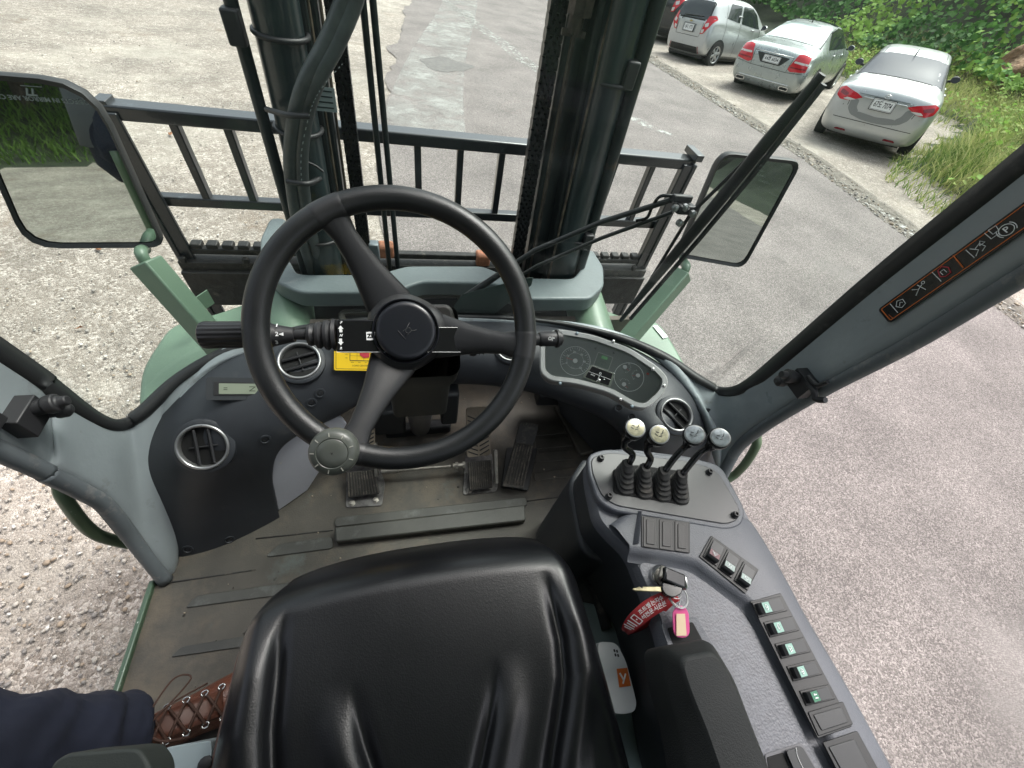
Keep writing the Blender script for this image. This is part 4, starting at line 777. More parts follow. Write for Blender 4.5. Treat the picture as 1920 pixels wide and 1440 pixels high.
for p_ in (Uy(440, 50, YM-.05), Uy(1180, 140, YM-.04), Uy(1100, 452, YM-.04)):
    q = MB(); q.box(p_, (.03, .03, .055)); P_(q, 'pipe_clamp', M_blackm, MAST, bevel=.004)
# lift cylinder rod head near the top of the right cylinder
q = MB(); a0 = Uy(1075, 62, YM); q.tube([Uy(1088, 0, YM)+V(0, 0, .1), a0], .017, 16); q.box(a0, (.055, .008, .012)); q.tube([Uy(1092, 0, YM)+V(0, 0, .1), Uy(1086, 28, YM)], .028, 8); P_(q, 'rod_end', M_grease, MAST, smooth=40)
q = MB(); q.bar(Uy(1078, 60, YM-.01), Uy(1003, 470, YM-.01), .006, .006); P_(q, 'chrome_guide', M_grease, MAST)
# chains: leaf chain plates and pins
def chain(a, b, y, w_=.045, n=104, top=2.6, bot=1.25):
    A_, B_ = L3(a, b, y, top, bot); d = (B_-A_)/n; dn = d.normalized(); X = V(1, 0, 0); Y = dn.cross(X).normalized(); q = MB()
    for i in range(n):
        c = A_+d*(i+.5)
        for k in range(5):
            if (k+i) % 2 == 0: 
                o = c+X*(k-2)*w_*.22; pr = []
                for s_, aa in ((1, range(-90, 91, 30)), (-1, range(90, 271, 30))):
                    for t_ in aa: pr.append(o+dn*(s_*d.length*.5+.0075*math.cos(math.radians(t_)))+Y*(.0135*math.sin(math.radians(t_)))-X*.005)
                q.prism(pr, X*.0095)
        q.tube([A_+d*i-X*w_*.56, A_+d*i+X*w_*.56], .0045, 6)
    return P_(q, 'lift_chain', M_chain, MAST, smooth=30)
chain((625, 0), (686, 480), YM+.06, .029); chain((1048, 0), (976, 440), YM+.06, .036)
q = MB(); q.box(Uy(702, 470, YM+.05), (.03, .03, .06)); P_(q, 'chain_anchor', mat('anchor_steel', (.22, .25, .27), .4, metal=.5), MAST, bevel=.004)
# hydraulic hoses bowing down the left mast
for dx, r in ((-3, .0150), (17, .0150)):
    pts = [Uy(660+dx, -60, YM-.10), Uy(648+dx, 0, YM-.10), Uy(615+dx, 80, YM-.11), Uy(578+dx, 150, YM-.12), Uy(557+dx, 215, YM-.11), Uy(548+dx, 290, YM-.09), Uy(551+dx, 350, YM-.08), Uy(562+dx, 420, YM-.07), Uy(585+dx, 500, YM-.04), Uy(590+dx, 560, YM-.02)]
    q = MB(); q.tube(catmull(pts, 7), r, 14); P_(q, 'hydraulic_hose', mat('hose_rubber', (.06, .07, .07), .42, var=.2, vscale=25), MAST, smooth=180)
q = MB(); 
for k in range(24):
    t_ = k/24; p = Uy(583+ (0 if k < 3 else 0)-22*t_*0, 215+8.5*k, YM-.125+.0018*k)
C_ = catmull([Uy(642, 120, YM-.135), Uy(600, 170, YM-.14), Uy(580, 215, YM-.135), Uy(565, 290, YM-.115), Uy(566, 350, YM-.1)], 12)
for k in range(0, len(C_)-1): 
    if k % 2 == 0: q.bar(C_[k], C_[k]+(C_[k+1]-C_[k])*.7, .0022, .0010)
P_(q, 'hose_print', mat('hose_mark', (.25, .28, .28), .6), MAST, smooth=0)
band(catmull([Uy(500, 205, YM-.07), Uy(540, 216, YM-.135), Uy(580, 218, YM-.14)], 4), r=.006); band(catmull([Uy(538, 340, YM-.11), Uy(575, 345, YM-.12), Uy(600, 335, YM-.07)], 4), r=.006)
band(catmull([Uy(565, 300, YM-.08), Uy(590, 310, YM-.07), Uy(606, 322, YM-.07)], 4), r=.003)
# sticker on the left channel, seen through the glass
q = MB(); q.mt(mat('sticker_grey', (.20, .24, .24), .5)); s0 = Uy(606, 186, YM-.02); X, Y, Nn_ = V(1, 0, 0), V(0, .2, 1).normalized(), V(0, -1, .2).normalized(); q.prism(rrect(s0, X, Y, .052, .045, .002), Nn_*.001); q.mt(M_mast)
for k in range(4): q.box(s0+Y*(.015-.01*k)+Nn_*.0015, (.040, .0025, .0006), (X, Y, Nn_))
P_(q, 'mast_sticker', None, MAST)

# ---- mast crossmember: thick shaped plate wrapping both uprights
q = MB(); zc = 1.512
poly = [(506, 408), (536, 408), (532, 470), (556, 512), (578, 514), (705, 514), (762, 498), (905, 498), (958, 520), (1075, 522), (1092, 500), (1098, 470), (1112, 468), (1132, 500), (1133, 536), (1108, 560), (985, 560), (930, 531), (790, 528), (735, 548), (560, 548), (520, 530), (488, 500), (487, 448)]
top = rpoly([Uz(a, b, zc) for a, b in poly], .022, 3); q.prism(top, V(0, 0, -.055)); CM = P_(q, 'crossmember', M_cross, bevel=.007, seg=3)
q = MB(); q.box(V(XC, 1.06, 1.30), (1.0, .05, .22)); P_(q, 'lower_crossmember', M_mast, bevel=.01)
q = MB(); q.tube(catmull([Uz(680, 640, 1.40), Uz(640, 590, 1.42), Uz(700, 585, 1.42), Uz(760, 570, 1.43), Uz(790, 556, 1.44), Uz(862, 553, 1.44)], 6), .009, 10); q.mt(M_alu).tube([Uz(815, 552, 1.44), Uz(858, 552, 1.44)], .011, 10); q.tube([Uz(862, 546, 1.46), Uz(868, 570, 1.40)], .014, 10); q.mats[0] = mat('loom_hose', (.09, .085, .07), .6); P_(q, 'front_hose', None, CM, smooth=60)
# ---- fork carriage and load backrest
YB = 1.38
def barr(q, a, b, w_, d_, y=YB): q.bar(Uy(*a, y), Uy(*b, y), w_, d_, up=V(0, 1, 0))
q = MB(); tl, tr = V(-.785, YB, 1.80), V(1.055, YB, 1.80)
BK = None
q.box(V(XC, YB, 1.757), (1.80, .055, .036)); 
BR = P_(q, 'load_backrest', M_bar, bevel=.005)
q = MB(); q.box(V(XC, YB, 1.512), (1.76, .035, .03)); P_(q, 'lower_rail', M_bar, BR, bevel=.004)
for px, py in ((352, 300), (448, 300), (820+0, 0), ):
    pass
for xa in ((340, 260), (432, 250), (783, 290), (862, 300), (938, 310), (1144, 330), (1212, 335)):
    p = Uy(xa[0], xa[1], YB); q = MB(); q.box(V(p.x, YB, 1.633), (.022, .03, .216)); P_(q, 'upright_bar', M_bar, BR, bevel=.003)
for s_ in (-1, 1):
    q = MB(); q.box(V(XC+s_*.893, YB+.0, 1.38), (.016, .085, .77)); q.box(V(XC+s_*.875, YB-.03, 1.38), (.05, .014, .76)); P_(q, 'end_post', M_bar, BR, bevel=.003)
    q = MB(); q.box(V(XC+s_*.893+(.012 if s_ < 0 else 0), YB-.0, 1.788 if s_ > 0 else 1.772), (.03, .09 if s_ > 0 else .05, .022)); P_(q, 'corner_cap', M_bar, BR, bevel=.002)
q = MB(); q.box(V(XC, YB-.03, 1.30), (1.80, .05, .035)); q.box(V(XC, YB-.055, 1.21), (1.80, .03, .15)); q.box(V(XC, YB-.02, 1.345), (1.80, .028, .022)); q.box(V(XC, YB-.02, .62), (1.80, .06, .15))
for k in range(38):
    x = XC-.88+k*.0476
    if abs(x-XC) > .42: q.box(V(x, YB-.015, 1.362), (.034, .034, .018))
    if abs(x-XC) > .42 and k % 4 == 0: q.box(V(x, YB-.05, 1.325), (.02, .018, .022))
CA = P_(q, 'fork_carriage', wear(mat('carriage_steel', (.028, .027, .026), .5, metal=.3, var=.4, vscale=25, bump=.2, bscale=90), (.10, .09, .075), 24, .58, .1), bevel=.004)
for x in (-.30, .56):
    q = MB(); q.box(V(x, YB+.02, .72), (.14, .05, 1.22)); q.prism([V(x-.07, YB+.02, .10), V(x+.07, YB+.02, .10), V(x+.05, YB+1.22, .10), V(x-.05, YB+1.22, .10)], V(0, 0, .035)); P_(q, 'fork', mat('fork_steel', (.05, .05, .05), .5, metal=.4, var=.4), CA, bevel=.006)
for pxy in ((724, 468), (905, 484)):
    q = MB(); p = Uy(*pxy, YB-.03); q.box(p, (.055, .05, .05)); P_(q, 'rusty_stop', mat('rust_orange', (.42, .17, .09), .7, var=.3, vscale=40), CA, bevel=.008)

# ---- wiper on the outside of the windshield
def og(px, py, off=.02):
    h, n = hit(BV_GL, px, py); return h-n*off
q = MB(); tipA, tipB = og(1545, 147, .018), og(1160, 612, .018)
q.tube([og(1545, 147), og(1440, 275), og(1350, 385), og(1250, 505), og(1163, 610)], [.007, .012, .013, .012, .006], 8); WB = P_(q, 'wiper', M_rub, smooth=60)
q = MB(); q.tube([og(1546, 162, .010), og(1412, 332, .010), og(1312, 452, .010), og(1182, 602, .010)], .006, 6); q.tube([og(1500, 208, .03), og(1400, 318, .036), og(1295, 420, .038), og(1215, 545, .03), og(1205, 562, .028)], .0045, 6); P_(q, 'wiper_blade', M_rub, WB, smooth=60)
q = MB(); q.tube([og(1262, 398, .05), og(1130, 440, .05), og(1005, 492, .045), og(870, 580, .04)], [.0065, .0065, .0065, .011], 8); q.tube([og(1262, 422, .05), og(1130, 470, .05), og(1010, 520, .045), og(905, 580, .04)], .0048, 8); P_(q, 'wiper_arm', M_rub, WB, smooth=60)
q = MB(); c = og(1283, 412, .045); q.box(c, (.045, .02, .035), frame_at(V(0, -1, .2))); q.box(og(1280, 396, .05), (.05, .016, .014), frame_at(V(0, -1, .2))); P_(q, 'wiper_head', M_blackm, WB, bevel=.004)
for pp in ((1268, 404), (1286, 403), (1300, 415), (1275, 432)):
    q = MB(); a = og(*pp, .028); q.lathe(a, V(0, -1, .1), [(.008, -.006), (.008, .003), (.004, .006)], 8); P_(q, 'nut', M_chromed, WB)
q = MB(); q.tube(catmull([og(1268, 392, .05), og(1240, 392, .05), og(1224, 412, .05), og(1214, 432, .05), og(1192, 438, .05)], 5), .004, 6); P_(q, 'washer_hose', M_black, WB, smooth=180)
q = MB(); q.prism([og(a, b, .02) for a, b in ((852, 582), (868, 560), (985, 530), (1003, 528), (930, 585))], V(0, 0, -.03)); P_(q, 'wiper_motor_cover', mat('cover_green_grey', (.045, .065, .06), .45), WB, bevel=.004)

# ---- brackets on the pillars
def latch(P0, side):
    q = MB(); X = V(-side, 0, 0); q.box(P0+V(-side*.012, 0, 0), (.03, .055, .045)); q.lathe(P0+V(-side*.02, .01, .006), V(-side, .25, .1), [(.013, 0), (.013, .018), (.016, .02), (.016, .034), (.010, .036), (.008, .048)], 14); q.lathe(P0+V(-side*.02, .02, -.018), V(-side, .2, -.1), [(.011, 0), (.011, .012), (.014, .014), (.013, .028), (.006, .034)], 12)
    return q
q = latch(Ux(1512, 718, .885), 1); q.tube(catmull([Ux(1500, 712, .87), Ux(1525, 730, .86), Ux(1530, 748, .86), Ux(1548, 750, .86)], 4), .007, 8); q.tube(catmull([Ux(1515, 705, .86), Ux(1532, 722, .86), Ux(1552, 716, .86)], 4), .005, 8); P_(q, 'door_latch', M_blackm, CF, bevel=.003)
q = latch(Ux(30, 782, -.63), -1); q.box(Ux(-25, 790, -.62), (.02, .03, .03)); P_(q, 'door_latch', M_blackm, CF, bevel=.004)

# ---- warning decal on the right pillar
def dc(px, py, off=.004):
    h, n = hit(BV_CF, px, py)
    if h is None: h = Ux(px, py, .888); n = V(-1, 0, 0)
    return Ux(px, py, DX)
h_, n_ = hit(BV_CF, 1790, 480); DX = (h_.x if h_ else .889)-.004
q = MB(); C0, C1 = dc(1662, 590), dc(1975, 368); X = (C1-C0).normalized(); N_ = V(-1, 0, 0); Y = N_.cross(X); 
Yd = Y; wv = (dc(1652, 575)-dc(1672, 603)).length; Lr = (C1-C0).length; mid = (C0+C1)/2
q.mt(M_black).prism(rrect(mid, X, Yd, Lr+.01, wv, .006), N_*.0012)
def dpos(px, py): return dc(px, py)+N_*.0022
q.mt(M_orange)
o1 = rrect(mid+N_*.0018, X, Yd, Lr+.002, wv*.82, .003); o2 = rrect(mid+N_*.0018, X, Yd, Lr-.002, wv*.74, .002); nn = len(o1); q.add(o1+o2, [(i, (i+1) % nn, nn+(i+1) % nn, nn+i) for i in range(nn)])
for pa, pb in (((1789, 479), (1808, 502)), ): q.bar(dpos(*pa), dpos(*pb), .0018, .0005, up=N_)
# pictograms
def pict(px, py, kind, s=.010):
    o = dpos(px, py); YY = -Yd if False else Yd
    ln = lambda pts, m=M_white, r=.0006, cl=False: q.mt(m).tube([o+X*a*s+Yd*b*s for a, b in (pts+[pts[0]] if cl else pts)], r, 5)
    if kind == 'tip': ln([(-1, -1.3), (-1, 1.3)]); ln([(-.5, 0), (.3, .9), (1.3, .5), (1.2, -.6), (.2, -.9)], cl=True); ln([(.1, -.3), (.6, .3), (.9, -.1)])
    if kind == 'man': ln([(-1.3, -.8), (-.2, 0), (-1.1, .7)]); ln([(-.2, 0), (.7, .4)]); ln([(.1, .9), (.3, .2), (.6, -.9)]); ln([(1.1+.3*math.cos(a), .6+.3*math.sin(a)) for a in (0, 1, 2, 3, 4, 5)], cl=True)
    if kind == 'red': ln([(-1, -1.3), (-1, 1.3)]); ln([(-.6, -.4), (-.2, .9), (.7, 1.1), (1.3, .2), (1, -.9), (0, -1)], M_red, .0010, True); ln([(-.1, -.4), (-.1, .4), (.6, .4), (.6, -.4)])
    if kind == 'belt': ln([(-1, -1.1), (-1, 1.1)]); ln([(-.7, -1), (.2, -.3), (-.5, .8)]); ln([(.0, .2), (.9, .6), (1.2, -.5), (.4, -.9)]); ln([(.7, .2), (1.2, .9), (1.6, .2)], cl=True)
    if kind == 'P': ln([(1.0*math.cos(a), 1.0*math.sin(a)) for a in [k*.4 for k in range(16)]], cl=True); ln([(1.3*math.cos(a), 1.3*math.sin(a)) for a in (-.7, -.35, 0, .35, .7)]); ln([(-1.3*math.cos(a), 1.3*math.sin(a)) for a in (-.7, -.35, 0, .35, .7)]); q.mt(M_white).text('P', o, X, Yd, s*1.5, offset=.0002)
    if kind == 'fork': ln([(-1, .8), (-1, -.8), (.3, -.8)]); ln([(-.4, .8), (-.4, -.3), (.5, -.3), (.7, .7)], cl=True); ln([(-.2, -1.1), (.2, -1.1)])
for px, py, kd in ((1686, 572, 'tip'), (1726, 541, 'man'), (1768, 512, 'red'), (1832, 468, 'belt'), (1866, 434, 'fork'), (1889, 431, 'P')): pict(px, py, kd, .0085)
q.mt(M_orange); q.bar(dpos(1668, 590), dpos(1676, 597), .0008, .0005, up=N_)
P_(q, 'warning_decal', None, CF, smooth=0)

# ================================================================== CAB INTERIOR
# ---- floor mat with raised ribs
q = MB(); q.prism(rpoly([V(-.655, -.62, FZ), V(.885, -.62, FZ), V(.885, .45, FZ), V(.66, .93, FZ), V(-.30, .93, FZ), V(-.645, .48, FZ)], .03), V(0, 0, -.02)); FM = P_(q, 'floor_mat', M_mat)
q = MB(); q.bar(V(-.664, -.62, FZ-.005), V(-.652, .345, FZ-.005), .012, .035); P_(q, 'floor_lip', wear(mat('lip_paint', (.045, .085, .05), .35, coat=.3), (.5, .55, .5), 45, .62, .03), bevel=.003)
def rib(pts, hgt=.004, r=.012, m=None, par=None, nm='mat_rib'):
    q = MB(); q.prism(rpoly([Uz(a, b, FZ) for a, b in pts], r), V(0, 0, hgt)); return P_(q, nm, m or M_matr, par or FM, bevel=.002)
rib([(500, 1043), (523, 1020), (624, 1006), (626, 1029), (505, 1045)]); rib([(350, 1138), (368, 1117), (560, 1090), (560, 1112), (352, 1140)]); rib([(323, 1231), (340, 1213), (560, 1176), (560, 1198), (325, 1232)])
for yy_ in (836, 868, 906): pass
for pts in ([(1005, 800), (1062, 795), (1068, 812), (1004, 818)], [(1003, 824), (1070, 818), (1078, 836), (1003, 843)], [(1003, 850), (1082, 843), (1090, 861), (1002, 868)], [(1000, 888), (1085, 875), (1088, 892), (1002, 903)]): rib(pts, .003, .008, M_mat)
rib([(628, 980), (632, 972), (985, 934), (988, 950), (630, 990)], .010, .01)
q = MB(); zt = FZ+.028; tp = [Uz(627, 988, zt), Uz(984, 946, zt), Uz(986, 976, zt), Uz(629, 1016, zt)]; q.prism(rpoly(tp, .006), V(0, 0, -.03)); P_(q, 'heel_board', M_matr, FM, bevel=.004)
q = MB(); q.prism(rpoly([Uz(1036, 764, FZ), Uz(1066, 762, FZ), Uz(1112, 850, FZ), Uz(1085, 858, FZ)], .01), V(0, 0, .022)); P_(q, 'mat_edge_roll', M_mat, FM, bevel=.01, seg=3)
for a, b in (((500, 1000), (640, 985)), ((350, 1062), (500, 1048))): pass
# slight upturned seam lines
for pts in ([(985, 940), (1100, 925)], [(480, 1010), (625, 994)], [(640, 985), (560, 940), (650, 900)][:1]*0+[(300, 1095), (480, 1068)]):
    q = MB(); q.tube([Uz(a, b, FZ+.001) for a, b in pts], .002, 6); P_(q, 'mat_seam', M_rubd, FM, smooth=180)

# ---- dashboard: swept moulding from the left footwell round to the right
DG = [ # (outer), (crest), (inner), each (px, py, z)
 [(331, 1047, 1.10), (375, 1038, 1.10), (432, 1020, 1.10), (527, 970, 1.10)],
 [(320, 1012, 1.15), (372, 1003, 1.16), (428, 982, 1.17), (522, 938, 1.17)],
 [(300, 930, 1.27), (350, 930, 1.29), (420, 915, 1.30), (512, 890, 1.29)],
 [(300, 860, 1.37), (350, 852, 1.41), (420, 855, 1.42), (520, 842, 1.37)],
 [(322, 790, 1.43), (368, 782, 1.47), (440, 795, 1.48), (556, 812, 1.40)],
 [(368, 715, 1.47), (415, 722, 1.50), (480, 745, 1.51), (610, 782, 1.40)],
 [(440, 662, 1.49), (480, 682, 1.525), (545, 712, 1.52), (655, 762, 1.42)],
 [(560, 628, 1.505), (590, 655, 1.53), (625, 690, 1.515), (690, 738, 1.43)],
 [(680, 609, 1.51), (700, 640, 1.53), (715, 675, 1.515), (740, 716, 1.44)],
 [(800, 602, 1.51), (803, 634, 1.53), (806, 668, 1.515), (812, 712, 1.44)],
 [(930, 604, 1.51), (925, 634, 1.53), (918, 668, 1.515), (905, 712, 1.44)],
 [(1040, 614, 1.51), (1030, 644, 1.50), (1014, 688, 1.475), (980, 722, 1.44)],
 [(1120, 630, 1.51), (1105, 660, 1.485), (1085, 715, 1.45), (1050, 742, 1.43)],
 [(1200, 662, 1.505), (1175, 690, 1.48), (1140, 745, 1.445), (1110, 764, 1.42)],
 [(1262, 704, 1.49), (1235, 730, 1.48), (1195, 778, 1.46), (1165, 795, 1.41)],
 [(1304, 752, 1.45), (1280, 775, 1.485), (1225, 812, 1.49), (1180, 832, 1.38)],
 [(1328, 820, 1.38), (1295, 836, 1.42), (1240, 850, 1.42), (1190, 872, 1.30)],
 [(1332, 890, 1.22), (1300, 905, 1.24), (1245, 915, 1.24), (1195, 925, 1.15)]]
rows = []
for i, r in enumerate(DG):
    P = [Uz(a, b, z) for a, b, z in r]; ou, inn = P[0], P[3]; d = (inn-ou); d.z = 0; d.normalize()
    if i == 0: rows.append([ou+V(0, 0, -.02)]+P+[inn+V(0, 0, -.02), inn-d*.1+V(0, 0, -.02)]); continue
    rows.append([ou-d*.055+V(0, 0, -.035)]+P+[inn-d*.01+V(0, 0, -.055 if i > 4 else -.03), inn-d*.10+V(0, .02, -.06 if i > 4 else -.04)])
mb = MB(); mb.grid(rows); DB = P_(mb, 'dashboard', M_dash, sub=3, smooth=180); BV_D = bvh_of(DB)
# front bulkhead and side kick panels below the dash
q = MB(); q.box(V(.15, .93, 1.24), (1.2, .02, .34)); P_(q, 'front_bulkhead', mat('bulkhead', (.14, .115, .095), .7, var=.25, vscale=5))
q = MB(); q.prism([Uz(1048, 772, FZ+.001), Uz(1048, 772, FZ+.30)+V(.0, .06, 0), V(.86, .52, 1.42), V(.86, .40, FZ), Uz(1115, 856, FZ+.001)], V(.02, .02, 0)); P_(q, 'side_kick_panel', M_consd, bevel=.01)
q = MB(); q.prism(rpoly([Uz(1000, 735, 1.2), Uz(1068, 738, 1.2), Uz(1075, 760, 1.2), Uz(1005, 762, 1.2)], .01), V(0, 0, .06)); P_(q, 'footwell_duct', M_consd, bevel=.006)
# light grey heater panel inside the left footwell
q = MB(); A_ = [Ux(600, 800, -.30), ]
pl = [Uz(518, 966, 1.11), Uz(505, 905, 1.25), Uz(512, 850, 1.36), Uz(545, 800, 1.41), Uz(620, 775, 1.40), Uz(650, 800, 1.34), Uz(610, 870, 1.20), Uz(575, 925, 1.11)]
q.prism([p+V(.0, .012, -.006) for p in pl], V(-.01, .02, 0)); P_(q, 'light_grey_panel', M_lgrey, bevel=.004)
# air vents
def vent(px, py, r, slats, nn=None, up=V(0, 0, 1)):
    h, n = hit(BV_D, px, py); n = ((CAM-h).normalized()*.45+n*.75).normalized() if nn is None else nn.normalized()
    X, Y, N_ = frame_at(n, up); o = h+N_*.004; q = MB(); q.mt(M_dash).lathe(o, N_, [(r*1.22, -.03), (r*1.2, .002), (r*1.08, .006), (r*.98, .006)], 40, caps=False)
    q.mt(M_void).lathe(o, N_, [(r*.86, -.004), (r*.86, -.003)], 36); VB = P_(q, 'air_vent', None, DB, smooth=50)
    q = MB(); q.lathe(o, N_, [(r*.86, -.004), (r*.87, .006), (r*.93, .010), (r*1.0, .009), (r*1.02, .003)], 44, caps=False); P_(q, 'vent_ring', M_chromed, DB, smooth=180)
    a = math.radians(slats); d, e = X*math.cos(a)+Y*math.sin(a), -X*math.sin(a)+Y*math.cos(a); q = MB()
    for k in (-.27, .27):
        L_ = math.sqrt(.84**2-k*k)*r*.98; q.box(o+e*k*r+N_*.0015, (L_*2, r*.10, .012), (d, (e*.8+N_*.6).normalized(), (N_*.8-e*.6).normalized()))
    q.box(o+N_*.001, (r*.06, r*1.1, .004), (d, e, N_)); P_(q, 'vent_slats', M_blackm, DB, bevel=.001)
vent(384, 836, .051, 92); vent(563, 679, .046, 2); vent(955, 652, .040, 5); vent(1265, 779, .046, -42)
# screws and plugs in the dash
for a, b in ((497, 824), (430, 1012), (352, 1030), (600, 737), (584, 755), (840, 700), (965, 700), (1185, 782), (1160, 765)):
    h, n = hit(BV_D, a, b)
    if h is None: continue
    q = MB(); q.mt(M_dash).lathe(h, n, [(.013, -.004), (.0125, .0015), (.009, .002), (.0075, -.002)], 20, caps=False); q.mt(M_blackm).lathe(h, n, [(.008, -.004), (.007, .0), (.003, .001), (.0028, -.002)], 14); P_(q, 'screw', None, DB, smooth=50)
# gear display
h, n = hit(BV_D, 448, 729); n = ((CAM-h).normalized()*.8+V(0, -.2, .3)).normalized(); cz_ = (h-CAM).dot(fwd)
X, Y, N_ = frame_at(n, V(0, 0, 1)); X = (right-N_*right.dot(N_)).normalized(); Y = N_.cross(X); o = Up(448, 729, h+N_*.012, N_)
q = MB(); q.mt(M_consd).prism(rrect(o, X, Y, .118, .050, .006), -N_*.035); q.mt(M_blackm).prism(rrect(o+N_*.0005, X, Y, .090, .030, .002), N_*.001); q.mt(M_lcd).prism(rrect(o+N_*.001+X*.002, X, Y, .076, .023, .001), N_*.0015)
q.mt(M_lcdt); oo = o+N_*.0027; q.box(oo-X*.024+Y*.002, (.007, .0016, .0003), (X, Y, N_)); q.box(oo-X*.024-Y*.002, (.007, .0016, .0003), (X, Y, N_)); q.text('N', oo+X*.026, Y, -X, .017, offset=.0002); P_(q, 'gear_display', None, DB, bevel=.002)
# yellow load-capacity label on the dash
h, n = hit(BV_D, 668, 672); n = ((CAM-h).normalized()+n*.6).normalized(); X = (right-n*right.dot(n)).normalized(); Y = n.cross(X); o = Up(680, 662, h+n*.014, n); k_ = (o-CAM).dot(fwd)/F_PX
q = MB(); wv, hv = 98*k_, 66*k_; q.mt(M_yel).prism(rrect(o, X, Y, wv, hv, .004), -n*.012)
q.mt(mat('label_ink', (.07, .05, .02), .5)); o2 = o+n*.0006
for s1, s2 in (((wv*.94, hv*.92), (wv*.925, hv*.90)), ((wv*.62, hv*.56), (wv*.60, hv*.52))):
    sh_ = V(0, 0, 0) if s1[0] > wv*.8 else X*wv*.08+Y*hv*.05
    a = rrect(o2+sh_, X, Y, s1[0], s1[1], .002); b = rrect(o2+sh_, X, Y, s2[0], s2[1], .002); m_ = len(a); q.add(a+b, [(i, (i+1) % m_, m_+(i+1) % m_, m_+i) for i in range(m_)])
q.text('LOAD CENTER mm', o2-Y*hv*.36, X, Y, .0055); 
for k in range(5): q.text('500' if k % 2 else '600', o2-X*(wv*.18-wv*.12*k)-Y*hv*.27, X, Y, .004); q.text('%d00' % (5-k), o2-X*wv*.29+Y*(hv*.25-hv*.1*k), X, Y, .004)
for k in range(4): q.box(o2+X*(-wv*.1+wv*.12*k)+Y*hv*.05, (.0004, hv*.52, .0003), (X, Y, n))
for k in range(3): q.box(o2+X*wv*.08+Y*(-hv*.08+hv*.13*k), (wv*.6, .0004, .0003), (X, Y, n))
q.mt(M_red).prism([o2+n*.0003+X*a*wv+Y*b*hv for a, b in ((-.06, .30), (.12, .30), (.12, -.12), (.02, -.14), (-.05, -.06))], n*.0004); P_(q, 'capacity_label', None, DB, smooth=0)

# ---- instrument cluster on its own tilted plane
CP0 = Uz(1130, 695, 1.568); CN = (V(-.30, -.42, .86)).normalized()
def K(px, py, o_=0.): return Up(px, py, CP0, CN)+CN*(o_+.012)
cl = [(1012, 640), (1040, 618), (1110, 630), (1180, 655), (1232, 690), (1252, 712), (1243, 740), (1212, 768), (1188, 766), (1140, 738), (1080, 722), (1030, 716), (1012, 700)]
out = rpoly([K(a, b) for a, b in cl], .022, 4); cen = K(1130, 692); nn = len(out)
def ins(P, d):   # inset a closed loop inside its plane
    R_ = []
    for i in range(len(P)):
        t = (P[(i+1) % len(P)]-P[i-1]).normalized(); a = CN.cross(t); 
        R_.append(P[i]+a*d)
    return R_
sg = 1 if (ins(out, .01)[0]-cen).length < (out[0]-cen).length else -1
i1, i2, i3 = ins(out, sg*.003), ins(out, sg*.013), ins(out, sg*.016)
q = MB(); q.grid([[p-CN*.05 for p in out], out, [p+CN*.003 for p in i1], [p+CN*.003 for p in i2], [p-CN*.006 for p in i3]], closed=True)
CL = P_(q, 'instrument_cluster', wear(mat('cluster_bezel', (.33, .335, .33), .35, var=.1, coat=.3), (.38, .38, .36), 25, .6, .2), smooth=40)
q = MB(); q.mt(mat('cluster_face', (.15, .158, .17), .28)); q.add([p-CN*.006 for p in i3], [tuple(range(nn))])  # grey lightened to stand for sky reflection on the cover
P_(q, 'cluster_face', None, CL, smooth=0)
q = MB(); q.add([p+CN*.001 for p in i2], [tuple(range(nn))]); P_(q, 'cluster_lens', M_clear, CL, smooth=0)
KX = (K(1160, 697)-K(1100, 690)).normalized(); KX = (K(1170, 705)-K(1100, 680)).normalized(); KY = CN.cross(KX)
if KY.y < 0: KY = -KY
def ringp(o, r, w_, q): a = [o+KX*r*math.cos(t)+KY*r*math.sin(t) for t in [2*math.pi*k/40 for k in range(40)]]; b = [o+KX*(r-w_)*math.cos(t)+KY*(r-w_)*math.sin(t) for t in [2*math.pi*k/40 for k in range(40)]]; q.add(a+b, [(i, (i+1) % 40, 40+(i+1) % 40, 40+i) for i in range(40)])
M_gp = mat('gauge_print', (.85, .87, .87), .5); M_gr = mat('gauge_red', (.6, .04, .04), .5)
go = K(1078, 678, -.0035); gr = .0385
q = MB(); q.mt(M_gp); ringp(go, gr, .0013, q); ringp(go, gr*.55, .0006, q)
for k in range(25):
    t = math.radians(215-k*250/24); d = KX*math.cos(t)+KY*math.sin(t); l = .20 if k % 4 == 0 else .1; q.bar(go+d*gr*.92, go+d*gr*(.92-l), .0007 if k % 4 else .0011, .0002, up=CN)
for k in range(6): t = math.radians(215-k*50); q.text(str(k*10), go+(KX*math.cos(t)+KY*math.sin(t))*gr*.60+KY*0, KX, KY, .0072, offset=.0002)
q.text('km/h', go-KY*gr*.5, KX, KY, .005); q.mt(M_gr).bar(go, go-KX*gr*.62+CN*.001, .0012, .0006, up=CN); q.mt(M_gp).lathe(go, CN, [(.0062, 0), (.0055, .003)], 18); P_(q, 'speed_gauge', None, CL, smooth=0)
go = K(1178, 708, -.0035); gr = .037
q = MB(); q.mt(M_gp); ringp(go, gr, .0013, q)
